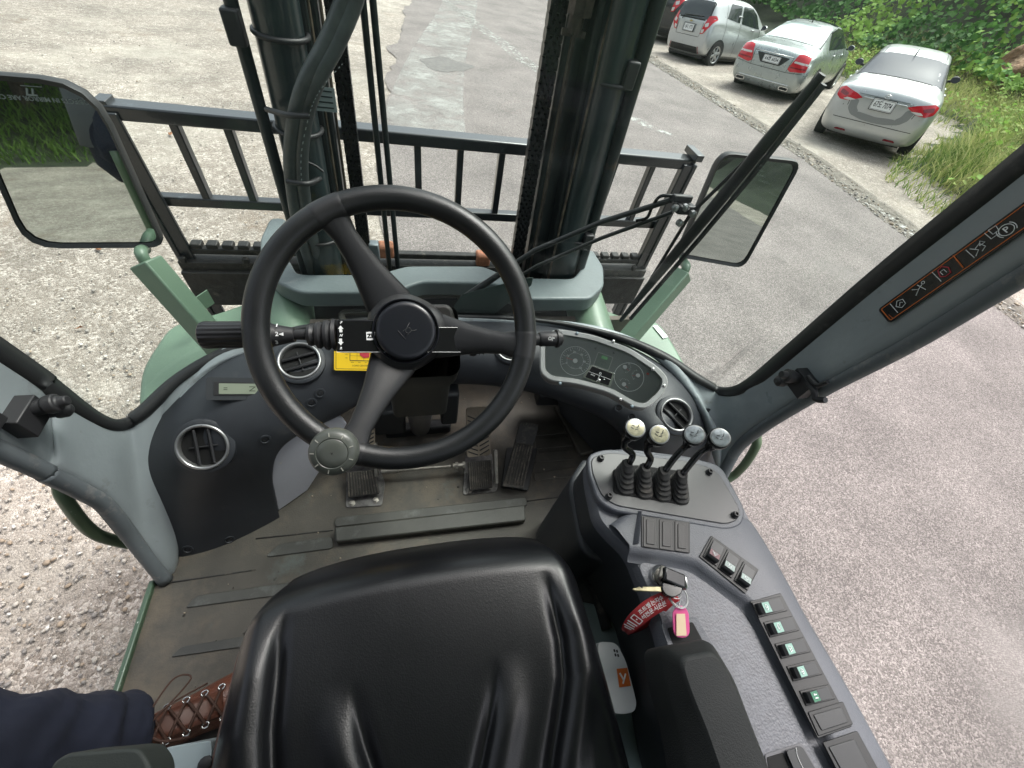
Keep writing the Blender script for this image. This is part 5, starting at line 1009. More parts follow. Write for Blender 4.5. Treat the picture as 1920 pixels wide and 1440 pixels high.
for a, b, s0, ic in ((-.48, .55, 1, 'E'), (.52, .30, -1, 'C'), (-.15, -.6, 1, 'H')):
    c = go+KX*a*gr+KY*b*gr; q.mt(M_gp).lathe(c, CN, [(.0055, 0), (.005, .0028)], 16)
    for k in range(9): t = math.radians(-60+15*k+(0 if s0 > 0 else 180)+(90 if ic == 'H' else 0)); d = KX*math.cos(t)+KY*math.sin(t); q.mt(M_gp).bar(c+d*gr*.42, c+d*gr*(.36 if k % 4 else .31), .0006, .0002, up=CN)
    q.mt(M_gr).bar(c, c+(KX*(.5*s0)-KY*.2)*gr*.7, .0008, .0005, up=CN)
    q.mt(M_gp).text(ic, c+KY*gr*.30*(1 if ic != 'H' else -.6)+KX*gr*.2, KX, KY, .005)
P_(q, 'triple_gauge', None, CL, smooth=0)
q = MB(); o = K(1130, 679, -.003); q.mt(M_chromed).prism(rrect(o, KX, KY, .041, .038, .003), CN*.0006); q.mt(mat('lcd_dark', (.10, .13, .12), .3)).prism(rrect(o+CN*.0007, KX, KY, .037, .034, .002), CN*.0004); q.mt(mat('lcd_green', (.10, .35, .12), .4, emit=.25)).text('888', o+CN*.0013+KY*.009, KX, KY, .0105); q.mt(mat('lcd_ink2', (.03, .04, .04), .5)).text('1207.1', o+CN*.0013-KY*.002, KX, KY, .0058); q.text('h', o+CN*.0013-KY*.009, KX, KY, .006); P_(q, 'hour_meter', None, CL, smooth=0)
q = MB(); bp_ = [K(a, b, -.002) for a, b in ((1109, 689), (1147, 703), (1139, 725), (1096, 709))]; bc = sum(bp_, V(0, 0, 0))/4
q.mt(M_chrome).prism(rpoly([bc+(p-bc)*1.18 for p in bp_], .004), CN*.005); q.mt(M_black).prism(rpoly([bc+(p-bc)*1.0 for p in bp_], .003), CN*.006)
l_, r_ = (bp_[0]+bp_[3])/2+CN*.0064, (bp_[1]+bp_[2])/2+CN*.0064; q.mt(M_gp).bar(l_, r_, .0006, .0003, up=CN); q.bar((l_+r_)/2, (bp_[2]+bp_[3])/2+CN*.0064, .0006, .0003, up=CN)
q.text('MODE', l_*.78+r_*.22-KY*.005, KX, KY, .0038); q.text('▶', l_*.25+r_*.75-KY*.005, KX, KY, .0038); ringp((l_+r_)/2+KY*.0055+CN*.0003, .0026, .0006, q); P_(q, 'button_panel', None, CL, bevel=.0006)
q = MB(); q.mt(M_gr).box(K(1213, 702, -.0035), (.006, .0045, .0003), (KX, KY, CN)); q.mt(M_gp)
for px, py, t in ((1115, 655, '◀'), (1150, 664, '▶')): q.mt(mat('unlit_arrow', (.035, .04, .045), .5)).text(t, K(px, py, -.004), KX, KY, .008)
a = ins([K(x, y, -.0035) for x, y in ((1205, 680), (1240, 706), (1232, 726), (1205, 750), (1190, 752), (1176, 744), (1196, 736), (1214, 708))], 0); P_(q, 'warning_lamps', None, CL, smooth=0)
for a, b in ((1082, 625), (1123, 725-12+0), (1050, 719), (1163, 749), (1224, 692), (1150, 640), (1245, 723), (1185, 762)):
    c = Up(a, b, CP0+CN*.015, CN); 
    q = MB(); q.lathe(c, CN, [(.0042, -.003), (.004, .002), (.0022, .003)], 14); P_(q, 'cluster_screw', mat('screw_blue_grey', (.20, .25, .28), .4, metal=.3) if (a+b) % 2 else M_chrome, CL, smooth=60)

# ---- steering wheel
WC = V(-.017, .432, 1.867); tl = .70; WX = V(1, 0, 0); WY = V(0, math.cos(tl), math.sin(tl)); WN = WX.cross(WY); RR = .19
def Wp(px, py, h_=0.): return Up(px, py, WC+WN*h_, WN)
pts = [WC+WX*RR*math.cos(t)+WY*RR*math.sin(t) for t in [2*math.pi*k/96 for k in range(96)]]
q = MB(); rows = []
for i in range(96):
    t = 2*math.pi*i/96; d = WX*math.cos(t)+WY*math.sin(t)
    rows.append([WC+d*RR+(d*math.cos(u)*1.0+WN*math.sin(u)*.94)*.0170 for u in [2*math.pi*k/20 for k in range(20)]])
rows.append(rows[0]); q.grid(rows, closed=True); SW = P_(q, 'steering_wheel', M_wheel, smooth=180, weld=True)
hubc = Wp(762, 622, -.042); print('hub offset', (hubc-WC)-WN*(-.042)); hubc = WC+WN*(-.045)
hubc = Ud(762, 622, (hubc-CAM).dot(fwd))
def spoke(px, py, collar_px):
    e = Wp(px, py); d = e-WC; d -= WN*d.dot(WN); d.normalize(); s_ = WN.cross(d); rim = WC+d*(RR-.008); rows = []
    prof = [(.015, .038, -.0), (.055, .036, -.0), (.075, .031, .0), (.10, .0245, .004), (.13, .0195, .010), (.155, .0175, .020), (.172, .021, .033), (.183, .029, .041)]
    for rr, hw, up_ in prof:
        f = (rr-.055)/(.183-.055); c = (hubc+d*rr)*(1-f)+(WC+d*rr-WN*.001)*f; c = hubc*(1-f)+WC*f+d*rr; c = c - WN*(.004*(1-f)); th = .010
        rows.append([c+s_*hw*math.cos(u)*(1 if abs(math.cos(u)) > .5 else 1)+WN*th*math.sin(u)*1.0 for u in [2*math.pi*k/12 for k in range(12)]])
    q = MB(); q.grid(rows, closed=True); q.add(rows[0], [tuple(range(11, -1, -1))]); q.add(rows[-1], [tuple(range(12))])
    sp = P_(q, 'spoke', M_spoke, SW, smooth=180)
    # collar where the spoke grips the rim
    t0 = math.atan2(d.dot(WY), d.dot(WX)); rows = []
    for i in range(13):
        t = t0+(i-6)/6*.125; dd = WX*math.cos(t)+WY*math.sin(t); edge = .0177 if 0 < i < 12 else .0165
        rows.append([WC+dd*RR+(dd*math.cos(u)+WN*math.sin(u)*.92)*edge for u in [2*math.pi*k/20 for k in range(20)]])
    q = MB(); q.grid(rows, closed=True); P_(q, 'spoke_collar', M_spoke, SW, smooth=180)
    return d
spoke(610, 385, None); spoke(1000, 650, None); spoke(668, 812, None)
# hub boss, ring and cap
q = MB(); kk = 48; rows = []
for rr, hh in ((.034, -.055), (.059, -.040), (.064, -.016), (.062, -.002), (.055, .009), (.050, .012)):
    rows.append([hubc+(WX*math.cos(t)+WY*math.sin(t))*rr*(1+.06*math.cos(3*(t-math.radians(5))) if rr > .05 else 1)+WN*hh for t in [2*math.pi*k/kk for k in range(kk)]])
q.grid(rows, closed=True); q.add(rows[-1], [tuple(range(kk))]); P_(q, 'wheel_hub', M_spoke, SW, smooth=180)
q = MB(); q.lathe(hubc, WN, [(.051, .008), (.0505, .015), (.049, .017), (.047, .015), (.0465, .012), (.0450, .014), (.0445, .020), (.042, .0225), (.036, .023), (.02, .0235), (.002, .0238)], 64, u=WX); HC = P_(q, 'horn_button', M_hub, SW, smooth=50)
hx = (WX*math.cos(math.radians(38))-WY*-math.sin(math.radians(38))).normalized(); hy = WN.cross(hx); ho = hubc+WN*.0241+WX*.002
q = MB(); ln = [(-.011, -.0085), (-.011, .0085)]; q.tube([ho+hx*a+hy*b for a, b in ln], .00045, 6); q.tube([ho+hx*a+hy*b for a, b in ((-.007, -.004), (-.003, -.005), (.004, -.004), (.011, -.008))], .0004, 6); q.tube([ho+hx*a+hy*b for a, b in ((-.007, .002), (-.006, .0035), (.001, .003), (.010, .007))], .0004, 6); q.tube([ho+hx*(.001+.0045*math.cos(t))+hy*(-.001+.0038*math.sin(t)) for t in [k*.5 for k in range(13)]], .0004, 6)
for i, ch in enumerate('◀AIRBAG'[::1][:0]+'◁ HORN ▷'[:0]): pass
P_(q, 'horn_symbol', M_emb, SW, smooth=180)
# spinner knob
kc = Wp(640, 838); kd = (kc-WC).normalized(); kb = WC+kd*(RR+.002); kt = Ud(623, 850, (kb+WN*.045-CAM).dot(fwd))
q = MB(); ax = (kt-kb).normalized()*.25+WN*.75; ax.normalize(); o = kt-ax*.035
q.lathe(o, ax, [(.014, -.012), (.015, .0), (.026, .004), (.0315, .012), (.0325, .022), (.031, .030), (.0275, .0345), (.0205, .0365), (.0195, .0355), (.0185, .0365), (.010, .0378), (.0015, .0380), (.0012, .0365)], 48); KN = P_(q, 'spinner_knob', M_knob, SW, smooth=50)
X, Y, N_ = frame_at(ax); q = MB()
for k in range(9): t = 2*math.pi*k/9+.3; d = X*math.cos(t)+Y*math.sin(t); q.bar(o+ax*.0363+d*.0225, o+ax*.0352+d*.0278, .0012, .0006, up=ax)
P_(q, 'knob_ticks', mat('knob_tick', (.33, .33, .29), .45), SW, smooth=0)
q = MB(); q.box(kb+WN*.004, (.044, .03, .012), (WN.cross(kd), kd, WN)); q.tube([kb+kd*.0-WN*.004-WN.cross(kd)*.0, kb+WN*.012], .016, 16); P_(q, 'knob_clamp', M_spoke, SW, bevel=.003)

# ---- steering column, gear selector and stalks, just under the wheel
cg = .615; GO = Ud(760, 629, cg); k_ = cg/F_PX; GX = WX; GY = WY; GN = WN
def Gp(px, py, h_=0.): return Up(px, py, GO+GN*h_, GN)
q = MB(); a = [Gp(631, 599), Gp(800, 599), Gp(810, 612), Gp(876, 612), Gp(876, 661), Gp(631, 660)]; q.prism(a, -GN*.05); a2 = [Gp(888, 612), Gp(893, 612), Gp(893, 660), Gp(888, 660)]
GB = P_(q, 'gear_selector_box', M_black, bevel=.002)
q = MB(); q.mt(M_white); u_ = (Gp(640, 620)-Gp(640, 640)).length/20
def arrow(c, s_): q.prism([c+GX*a*u_*s_[0]+GY*b*u_*s_[1]+GN*.0006 for a, b in ((-5, .5), (0, 6.5), (5, .5), (2.6, .5), (2.6, -6), (-2.6, -6), (-2.6, .5))], GN*.0004)
arrow(Gp(639, 617), (1, 1)); arrow(Gp(639, 641), (1, -1)); q.text('F', Gp(639, 605, .0006), GX, GY, .0052, offset=.0002, shear=.3); q.text('N', Gp(639, 629, .0006), GX, GY, .0052, offset=.0002, shear=.3); q.text('R', Gp(639, 653, .0006), GX, GY, .0052, offset=.0002, shear=.3)
q.prism(rrect(Gp(695, 630, .0006), GX, GY, .0125, .0125, .0005), GN*.0004); q.mt(M_black).text('ZF', Gp(695, 630, .0013), GX, GY, .0085, offset=.0004)
q.mt(M_white).text('⇦', Gp(866, 651, .0006), GX, GY, .008); q.bar(Gp(631, 660, .0004), Gp(876, 660, .0004), .0006, .0002, up=GN); q.bar(Gp(876, 650, .0004), Gp(876, 660, .0004), .0006, .0002, up=GN); P_(q, 'selector_print', None, GB, smooth=0)
# left: ribbed boot, stem, twist grip
def cylx(name, pr, px0, py0, par=GB, m=M_blackm, hx=-.02, n=28, **kw):
    """pr: list of (pixel x, radius in px) along the stalk"""
    q = MB(); o = Gp(px0, py0, hx); q.lathe(o, -GX, [(r*k_, (px0-x)*k_*1.0) for x, r in pr], n); return P_(q, name, m, par, smooth=35, **kw)
cylx('lever_boot', [(632, 29), (626, 30), (622, 24), (617, 28), (612, 27), (608, 20), (603, 25), (598, 24), (594, 17), (588, 20), (583, 18), (580, 12)], 632, 628)
cylx('lever_stem', [(584, 10), (572, 10), (556, 9), (556, 13), (545, 15), (522, 20), (518, 22), (506, 23), (504, 22)], 584, 627)
q = MB(); o = Gp(508, 626, -.02)
rows = [[o-GX*x*k_+(GY*math.sin(t)+GN*math.cos(t))*r*k_*(1-.045*(1 if (int(t/(2*math.pi)*36) % 2) else 0)) for t in [2*math.pi*k/72 for k in range(72)]] for x, r in ((0, 21), (2, 23), (90, 23.5), (100, 24), (106, 22.5), (108, 20))]
q.grid(rows, closed=True); q.add(rows[-1], [tuple(range(72))]); P_(q, 'gear_grip', wear(mat('grip_black', (.012, .012, .013), .32), (.10, .06, .04), 40, .66, .1), GB, smooth=35)
q = MB(); q.mt(M_white)
for i, (ch, py) in enumerate((('1', 610), ('2', 626.5), ('3', 642))):
    h_ = -.02+math.sqrt(max(0, 23.4**2-((py-626)*1.0)**2))*k_; tt = -(py-626)/23.4; Yt = (GY*math.sqrt(1-tt*tt)-GN*tt).normalized(); q.text(ch, Gp(518+1, py, h_+.0004), GX, Yt, .0085, offset=.0003)
q.prism([Gp(533, 628, -.02)+GN*.0185*0+GN*(19*k_)+GX*a*.001+GY*b*.001 for a, b in ((-3.4, 0), (3.4, 2.6), (3.4, -2.6))], GN*.0003); P_(q, 'grip_numbers', None, GB, smooth=0)
# right: boot and indicator stalk
cylx('stalk_boot', [(908, 12), (906, 14), (902, 9), (898, 14), (894, 10), (890, 16), (884, 17), (878, 15)][::-1][::-1], 908, 652)
q = MB(); o = Gp(915, 648, -.02); q.tube([o-GX*.02, Gp(975, 640, -.015), Gp(1018, 636, -.012)], [.006, .007, .011], 16); a = Gp(1010, 636, -.012); b = Gp(1062, 634, -.012)
q.lathe(a, GX, [(.011, 0), (.0128, .003), (.0128, .026), (.0128, .03), (.0155, .031), (.0155, .035), (.012, .036), (.012, .040), (.010, .042)], 28); IS = P_(q, 'indicator_stalk', M_blackm, GB, smooth=40)
q = MB(); q.mt(M_white); q.text('⌂|⊳', a+GX*.019+GN*.0134-GY*.0, GX, GY, .008); P_(q, 'stalk_print', None, GB, smooth=0)
# shroud and column down to the floor
q = MB(); cb = Ud(790, 760, .80); t0 = GO-GN*.03+GX*.02
def sect(c, X_, Y_, w_, h_, r=.02): return rrect(c, X_, Y_, w_, h_, r, 4)
ct = Ud(785, 640, .66); cm = Ud(786, 690, .72); cb = Ud(787, 752, .80)
q.grid([sect(ct, GX, GY, .135, .12), sect(Ud(785, 672, .69), GX, GY, .13, .10), sect(cm, GX, GY, .112, .085), sect(cb, GX, GY, .105, .06, .01)], closed=True); q.add(sect(cb, GX, GY, .105, .06, .01), [tuple(range(20))]) if False else None
SC = P_(q, 'steering_column', mat('column_cover', (.017, .018, .016), .45, bump=.2, bscale=800), smooth=40)
q = MB(); c1 = Ud(832, 596, .64); q.prism(rrect(Ud(790, 622, .66), GX, GY, .115, .085, .02), -GN*.05); q.prism(rrect(Ud(822, 604, .66), GX, GY, .052, .060, .015), -GN*.05); P_(q, 'column_shroud', mat('column_cover_brown', (.035, .034, .031), .45), SC, bevel=.006, seg=3)
q = MB(); c2, c3 = Ud(787, 735, .80), Uz(788, 800, FZ+.03); q.tube([c2, c3], .032, 28); P_(q, 'column_tube', wear(mat('column_tube', (.05, .05, .052), .45), (.17, .16, .15), 25, .58, .15), SC, smooth=50)
q = MB(); q.prism(rpoly([Uz(722, 795, FZ+.035), Uz(845, 782, FZ+.035), Uz(846, 800, FZ+.035), Uz(722, 812, FZ+.035)], .01), V(0, 0, -.04)); P_(q, 'column_base', M_consd, SC, bevel=.006)
for a, b, w_ in ((838, 745, .05), ):
    q = MB(); q.box(Uz(a+3, b, 1.30), (.05, .10, .16)); P_(q, 'column_bracket', M_consd, bevel=.008)
    q = MB(); q.box(Uz(720, 760, 1.26), (.12, .14, .12)); P_(q, 'column_bracket', M_consd, bevel=.008)
q = MB(); q.lathe(Ud(788, 712, .70), -fwd, [(.005, -.004), (.005, .002), (.002, .003)], 12); P_(q, 'screw', M_chrome, SC)
# ---- pedals
def pedal(name, c, ribs, tread, plate):
    """c: pad corners (px,py,z) near-left, near-right, far-right, far-left"""
    A_ = [Uz(*p) for p in c]; q = MB(); n = (A_[1]-A_[0]).cross(A_[3]-A_[0]).normalized(); n = n if n.z > 0 else -n
    q.prism(rpoly(A_, .006), -n*.010); PD = P_(q, name, M_rubd, bevel=.002); q = MB()
    for k in range(ribs):
        f = (k+.5)/ribs; a = A_[0]*(1-f)+A_[1]*f; b = A_[3]*(1-f)+A_[2]*f; a2 = a*.95+b*.05; b2 = a*(1-tread)+b*tread; q.bar(a2+n*.0015, b2+n*.0015, (A_[1]-A_[0]).length/ribs*.5, .004, up=n)
    P_(q, 'pedal_ribs', wear(mat('pedal_rib_rubber', (.045, .04, .034), .7), (.12, .105, .085), 40, .5, .2), PD, bevel=.0008)
    return PD, A_, n
PDL, AL_, nL_ = pedal('brake_pedal', [(652, 934, 1.125), (712, 926, 1.125), (703, 880, 1.155), (650, 885, 1.155)], 11, .97, None)
PDR, AR_, nR_ = pedal('brake_pedal', [(880, 921, 1.125), (924, 915, 1.125), (921, 862, 1.165), (877, 866, 1.165)], 11, .97, None)
M_tread = wear(mat('dusty_treadle', (.26, .22, .17), .75, bump=.3, bscale=300), (.19, .16, .125), 30, .5, .2)
def treadle(c, par, brown):
    A_ = [Uz(*p) for p in c]; n = (A_[1]-A_[0]).cross(A_[3]-A_[0]).normalized(); n = n if n.z > 0 else -n; q = MB(); q.mt(M_tread).prism(rpoly(A_, .008), -n*.012); q.mt(M_rub)
    for k in range(9):
        f0 = .12+k*.09
        for s_ in (0, 1):
            a = A_[s_]*(1-f0)+A_[3-s_]*f0; m_ = ((A_[0]+A_[1])/2)*(1-f0-.12)+((A_[2]+A_[3])/2)*(f0+.12) if brown else ((A_[0]+A_[1])/2)*(1-f0+.10)+((A_[2]+A_[3])/2)*(f0-.10); a = a*.9+((A_[0]+A_[1])/2*(1-f0)+(A_[2]+A_[3])/2*f0)*.1; m_ = m_*.92+a*.08; q.bar(a+n*.001, m_+n*.001, .0035, .003, up=n)
    P_(q, 'treadle_pad', None, par, bevel=.001)
treadle([(876, 858, 1.17), (920, 853, 1.17), (916, 762, 1.27), (874, 765, 1.27)], PDR, False); treadle([(660, 872, 1.17), (702, 866, 1.17), (704, 782, 1.27), (664, 785, 1.27)], PDL, False)
for c, par in (([(648, 952), (716, 948), (722, 905), (706, 862), (650, 868)], PDL), ([(868, 928), (930, 922), (934, 912), (922, 850), (872, 852)], PDR)):
    q = MB(); q.prism(rpoly([Uz(a, b, FZ+.004) for a, b in c], .008), V(0, 0, -.006)); P_(q, 'pedal_base', mat('pedal_steel', (.14, .135, .13), .45, metal=.6, var=.4, vscale=50), par, bevel=.001)
    for a, b in ((c[0][0]+12, c[0][1]-8), (c[1][0]-12, c[1][1]-10)):
        q = MB(); q.lathe(Uz(a, b, FZ+.004), V(0, 0, 1), [(.010, 0), (.010, .002), (.007, .003), (.007, .008), (.003, .009)], 6); P_(q, 'bolt', M_alu, par)
for px, py, par in ((706, 892, PDL), (930, 905, PDR)):
    q = MB(); q.bar(Uz(px, py, 1.14), Uz(px+(-2), py-62, 1.20), .010, .03); P_(q, 'pedal_arm', M_alu, par, bevel=.002)
q = MB(); a = Uz(715, 884, 1.15); b = Uz(872, 872, 1.15); q.tube([a, a*.8+b*.2], .008, 12); q.tube([b*.85+a*.15, b], .008, 12); q.tube([a*.85+b*.15, b*.82+a*.18], .0045, 12); q.lathe(b*.88+a*.12, (b-a), [(.012, 0), (.012, .008)], 6); q.lathe(b*.97+a*.03, (b-a), [(.012, 0), (.012, .008)], 6); P_(q, 'pedal_linkage', M_alu, smooth=40)
PA, AA_, nA = pedal('accelerator_pedal', [(942, 912, 1.14), (981, 917, 1.14), (1010, 795, 1.23), (976, 789, 1.23)], 7, .99, None)
q = MB(); f = .68; a = AA_[0]*(1-f)+AA_[3]*f; b = AA_[1]*(1-f)+AA_[2]*f; q.box((a+b)/2+nA*.002, ((b-a).length*.92, .010, .008), ((b-a).normalized(), nA.cross((b-a).normalized()), nA)); q.prism(rpoly([AA_[0]*.05+AA_[3]*.95+nA*.002, AA_[1]*.05+AA_[2]*.95+nA*.002, AA_[1]*.3+AA_[2]*.7+nA*.002, AA_[0]*.3+AA_[3]*.7+nA*.002], .004), nA*.003); P_(q, 'pedal_top_pad', M_rubd, PA, bevel=.001)
q = MB(); q.prism(rpoly([Uz(940, 912, 1.115), Uz(990, 920, 1.115), Uz(1008, 840, 1.13), Uz(950, 838, 1.13)], .006), V(0, 0, -.012)); P_(q, 'pedal_base', M_rub, PA, bevel=.002)

# ---- right-hand control console
CZ = 1.65
outl = [(1098, 868), (1120, 843), (1172, 836), (1300, 852), (1345, 868), (1392, 935), (1500, 1150), (1570, 1272), (1660, 1440), (1720, 1560), (1330, 1560), (1292, 1440), (1262, 1290), (1235, 1180), (1200, 1092), (1180, 1040), (1140, 1002), (1118, 975), (1104, 915)]
top = rpoly([Uz(a, b, CZ) for a, b in outl], [.05, .05, .02, .02, .05]+[.03]*14, 4); cc = sum(top, V(0, 0, 0))/len(top)
inn_i = [i for i in range(len(top))]
q = MB(); low = []
for p in top:
    low.append(p+V(.02 if p.x < .34 else 0, 0, -.5+.29*float(sst(.16, .04, p.y))))
def shrink(P, d):
    R_ = []
    for i in range(len(P)):
        t = (P[(i+1) % len(P)]-P[i-1]); t.z = 0; t.normalize(); a = V(-t.y, t.x, 0); R_.append(P[i]+a*d)
    return R_
s1 = 1 if (shrink(top, .01)[0]-cc).length < (top[0]-cc).length else -1
lay = [low, [p+V(0, 0, -.14) for p in top], [p+V(0, 0, -.025) for p in top], [p+V(0, 0, -.008) for p in shrink(top, s1*.002)], [p for p in shrink(top, s1*.008)], [p for p in shrink(top, s1*.012)]]
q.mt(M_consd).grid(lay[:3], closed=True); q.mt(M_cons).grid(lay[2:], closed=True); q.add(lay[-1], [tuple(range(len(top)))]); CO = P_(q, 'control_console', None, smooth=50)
BV_CO = bvh_of(CO)
# recessed inner tray, shown as a lower-lying panel with a rolled shoulder
def Cz(px, py, h_=0.): return Uz(px, py, CZ+h_)
path = [(1175, 1040), (1230, 1050), (1290, 1061), (1322, 1082), (1400, 1140), (1430, 1190), (1480, 1275), (1540, 1385), (1605, 1510)]
pth = catmull([Cz(a, b) for a, b in path], 5); q = MB(); rows = []
for i, p in enumerate(pth):
    t = (pth[min(i+1, len(pth)-1)]-pth[max(i-1, 0)]).normalized(); a = V(-t.y, t.x, 0); a = a if a.dot(V(1, .6, 0)) > 0 else -a
    rows.append([p-a*.012+V(0, 0, .0015), p-a*.006+V(0, 0, .0025), p-a*.001+V(0, 0, .008), p+a*.004+V(0, 0, .013), p+a*.012+V(0, 0, .014), p+a*.03+V(0, 0, .0135)])
q.grid(rows)
q.build
RS = P_(q, 'console_shoulder', M_cons, CO, smooth=180)
# raised outer deck joining the shoulder to the rim
ring = [pth[i]+V(.012, .008, .0138) for i in range(len(pth))]
a_in = []
for i, p in enumerate(pth):
    t = (pth[min(i+1, len(pth)-1)]-pth[max(i-1, 0)]).normalized(); a = V(-t.y, t.x, 0); a = a if a.dot(V(1, .6, 0)) > 0 else -a; a_in.append(p+a*.012+V(0, 0, .0140))
outer_px = [(1150, 995), (1220, 948), (1300, 960), (1382, 975), (1420, 1018), (1462, 1092), (1500, 1165), (1573, 1292), (1655, 1442), (1712, 1545)]
a_out = catmull([Cz(a, b)+V(0, 0, .0135) for a, b in outer_px], 5); m_ = len(a_in); idx = [min(len(a_out)-1, int(round(i*(len(a_out)-1)/(m_-1)))) for i in range(m_)]
q = MB(); q.grid([[a_in[i]*(1-t)+a_out[idx[i]]*t for t in (0, .5, 1)]+[a_out[idx[i]]+(a_out[idx[i]]-a_in[i]).normalized()*.008+V(0, 0, -.005), a_out[idx[i]]+(a_out[idx[i]]-a_in[i]).normalized()*.012+V(0, 0, -.016)] for i in range(m_)]); P_(q, 'console_deck', M_cons, CO, smooth=60)
# leather-grain tray inlay
tray = [(1192, 1052), (1288, 1070), (1320, 1090), (1392, 1146), (1422, 1196), (1472, 1284), (1532, 1394), (1590, 1500), (1330, 1500), (1296, 1400), (1262, 1262), (1240, 1160)]
q = MB(); q.prism(rpoly([Cz(a, b, .0012) for a, b in tray], .02), V(0, 0, .0012)); P_(q, 'tray_inlay', M_tray, CO, bevel=.0006)
# lever plate
lp = [(1108, 858), (1140, 848), (1285, 863), (1345, 880), (1388, 955), (1384, 975), (1362, 983), (1155, 948), (1128, 930), (1110, 885)]
q = MB(); q.prism(rpoly([Cz(a, b, .0165) for a, b in lp], .02), V(0, 0, -.02)); P_(q, 'lever_plate', M_plate, CO, bevel=.0015)
q = MB(); pp = rpoly([Cz(a, b, .0145) for a, b in [(1102, 852), (1136, 841), (1290, 856), (1352, 872), (1398, 955), (1392, 985), (1364, 994), (1150, 958), (1120, 938), (1103, 885)]], .02); q.prism(pp, V(0, 0, -.018)); P_(q, 'plate_surround', M_cons, CO, bevel=.003)
for a, b in ((1126, 860), (1141, 931), (1329, 886), (1377, 966)):
    q = MB(); q.lathe(Cz(a, b, .017), V(0, 0, 1), [(.0062, 0), (.0062, .002), (.005, .003), (.005, .007), (.0042, .008), (.0028, .008), (.0026, .005)], 20); P_(q, 'screw', M_blackm, CO, smooth=40)
# four control levers
LV = [((1168, 905), (1178, 868), [(1180, 868), (1186, 852), (1171, 838), (1172, 824)], (1191, 803), 0), ((1203, 912), (1211, 876), [(1212, 876), (1220, 860), (1213, 846), (1216, 832)], (1236, 815), 0), ((1237, 917), (1246, 882), [(1247, 882), (1262, 862), (1280, 842), (1290, 832)], (1302, 815), 1), ((1270, 922), (1279, 888), [(1280, 888), (1296, 868), (1314, 848), (1330, 838)], (1350, 821), 1)]
M_kd1 = mat('knob_disc_gold', (.56, .53, .38), .2, metal=.5, var=.3, vscale=120); M_kd2 = mat('knob_disc_silver', (.42, .46, .49), .2, metal=.5, var=.3, vscale=120)
q = MB(); q.prism(rpoly([Cz(a, b, .0172) for a, b in ((1148, 880), (1190, 872), (1290, 885), (1283, 947), (1150, 925))], .008), V(0, 0, .0012)); P_(q, 'lever_slot', M_void, CO, bevel=.001)
for (bx, by), (tx, ty), st, (kx, ky), si in LV:
    q = MB(); b0 = Cz(bx+2, by-1, .017); t0_ = Uz(tx, ty, CZ+.060); rows = []
    hs_ = [(0, .0185, .030), (.12, .0185, .030), (.16, .0150, .0255), (.30, .0165, .027), (.34, .0130, .0215), (.48, .0148, .023), (.52, .0115, .018), (.66, .0130, .019), (.70, .0098, .0145), (.84, .0108, .0155), (.9, .0095, .0125), (1, .0088, .0095)]
    for f, hx_, hy_ in hs_: c = b0*(1-f)+t0_*f; rows.append(rrect(c, V(1, -.12, 0).normalized(), V(.12, 1, 0).normalized(), hx_*2*.86, hy_*2*.86, min(hx_, hy_)*.7, 4))
    q.grid(rows, closed=True); q.add(rows[-1], [tuple(range(len(rows[-1])))]); LVp = P_(q, 'control_lever', M_rubd, smooth=28)
    q = MB(); h1 = [CZ+.058, CZ+.072, CZ+.088, CZ+.102]; pts = [Uz(a, b, z) for (a, b), z in zip(st, h1)]; kn = Uz(kx, ky, CZ+.135); q.tube(catmull([pts[0]+V(0, 0, -.02)]+pts, 6), .0056, 14); P_(q, 'lever_stem', M_black, LVp, smooth=180)
    q = MB(); ax = ((CAM-kn).normalized()*.55+(kn-pts[3]).normalized()*.6).normalized(); base = pts[3]-V(0, 0, .004); q.tube([base, base*.6+(kn-ax*.02)*.4, kn-ax*.020], [.0075, .0095, .0135], 24); q.lathe(kn-ax*.024, ax, [(.0125, 0), (.0165, .008), (.0178, .018), (.0178, .0235), (.0165, .025)], 32); P_(q, 'lever_knob', M_black, LVp, smooth=50)
    q = MB(); q.mt(mat('knob_rim', (.25, .26, .26), .3, metal=.5)).lathe(kn, ax, [(.0158, .0005), (.0158, .0022), (.0142, .0026)], 32); q.mt(M_kd1 if si == 0 else M_kd2).lathe(kn, ax, [(.0140, .002), (.0138, .003), (.008, .0038), (.001, .004)], 32)
    X, Y, N_ = frame_at(ax, V(0, 1, .2)); q.mt(M_blackm)
    for k in range(5): t = .6+k*.5; q.box(kn+ax*.0045+X*(-.006+.003*k)+Y*(.004*math.sin(k*2.1)), (.0012, .005, .0002), ((X*math.cos(t)+Y*math.sin(t)), (-X*math.sin(t)+Y*math.cos(t)), N_))
    P_(q, 'lever_disc', None, LVp, smooth=30)
# blank switch panel, upper row
DZ = .0142
def deckp(px, py, h_=0): return Cz(px, py, DZ+h_)
q = MB(); q.prism([deckp(1186, 1022), deckp(1196, 958, .0), deckp(1204, 958, .012), deckp(1199, 1018, .004)], V(0, 0, -.004)); P_(q, 'panel_wedge', M_cons, CO, bevel=.002)
def quadpanel(pts, hgt, m, name, par=CO, r=.002, bev=.0008): q = MB(); q.prism(rpoly([deckp(a, b) for a, b in pts], r), V(0, 0, hgt)); return P_(q, name, m, par, bevel=bev)
quadpanel([(1202, 967), (1293, 979), (1293, 1038), (1202, 1026)], .0016, M_swd, 'switch_bank')
M_blank = mat('blank_plug', (.030, .027, .028), .5, bump=.2, bscale=900)
for x0 in (1205, 1235, 1264):
    d = (x0-1205)*.13; quadpanel([(x0, 970+d), (x0+25, 973+d), (x0+26, 1030+d), (x0, 1026+d)], .0028, M_blank, 'blank_plug'); quadpanel([(x0+5, 975+d), (x0+20, 977+d), (x0+21, 1023+d), (x0+5, 1021+d)], .0042, M_blank, 'blank_plug_cap')
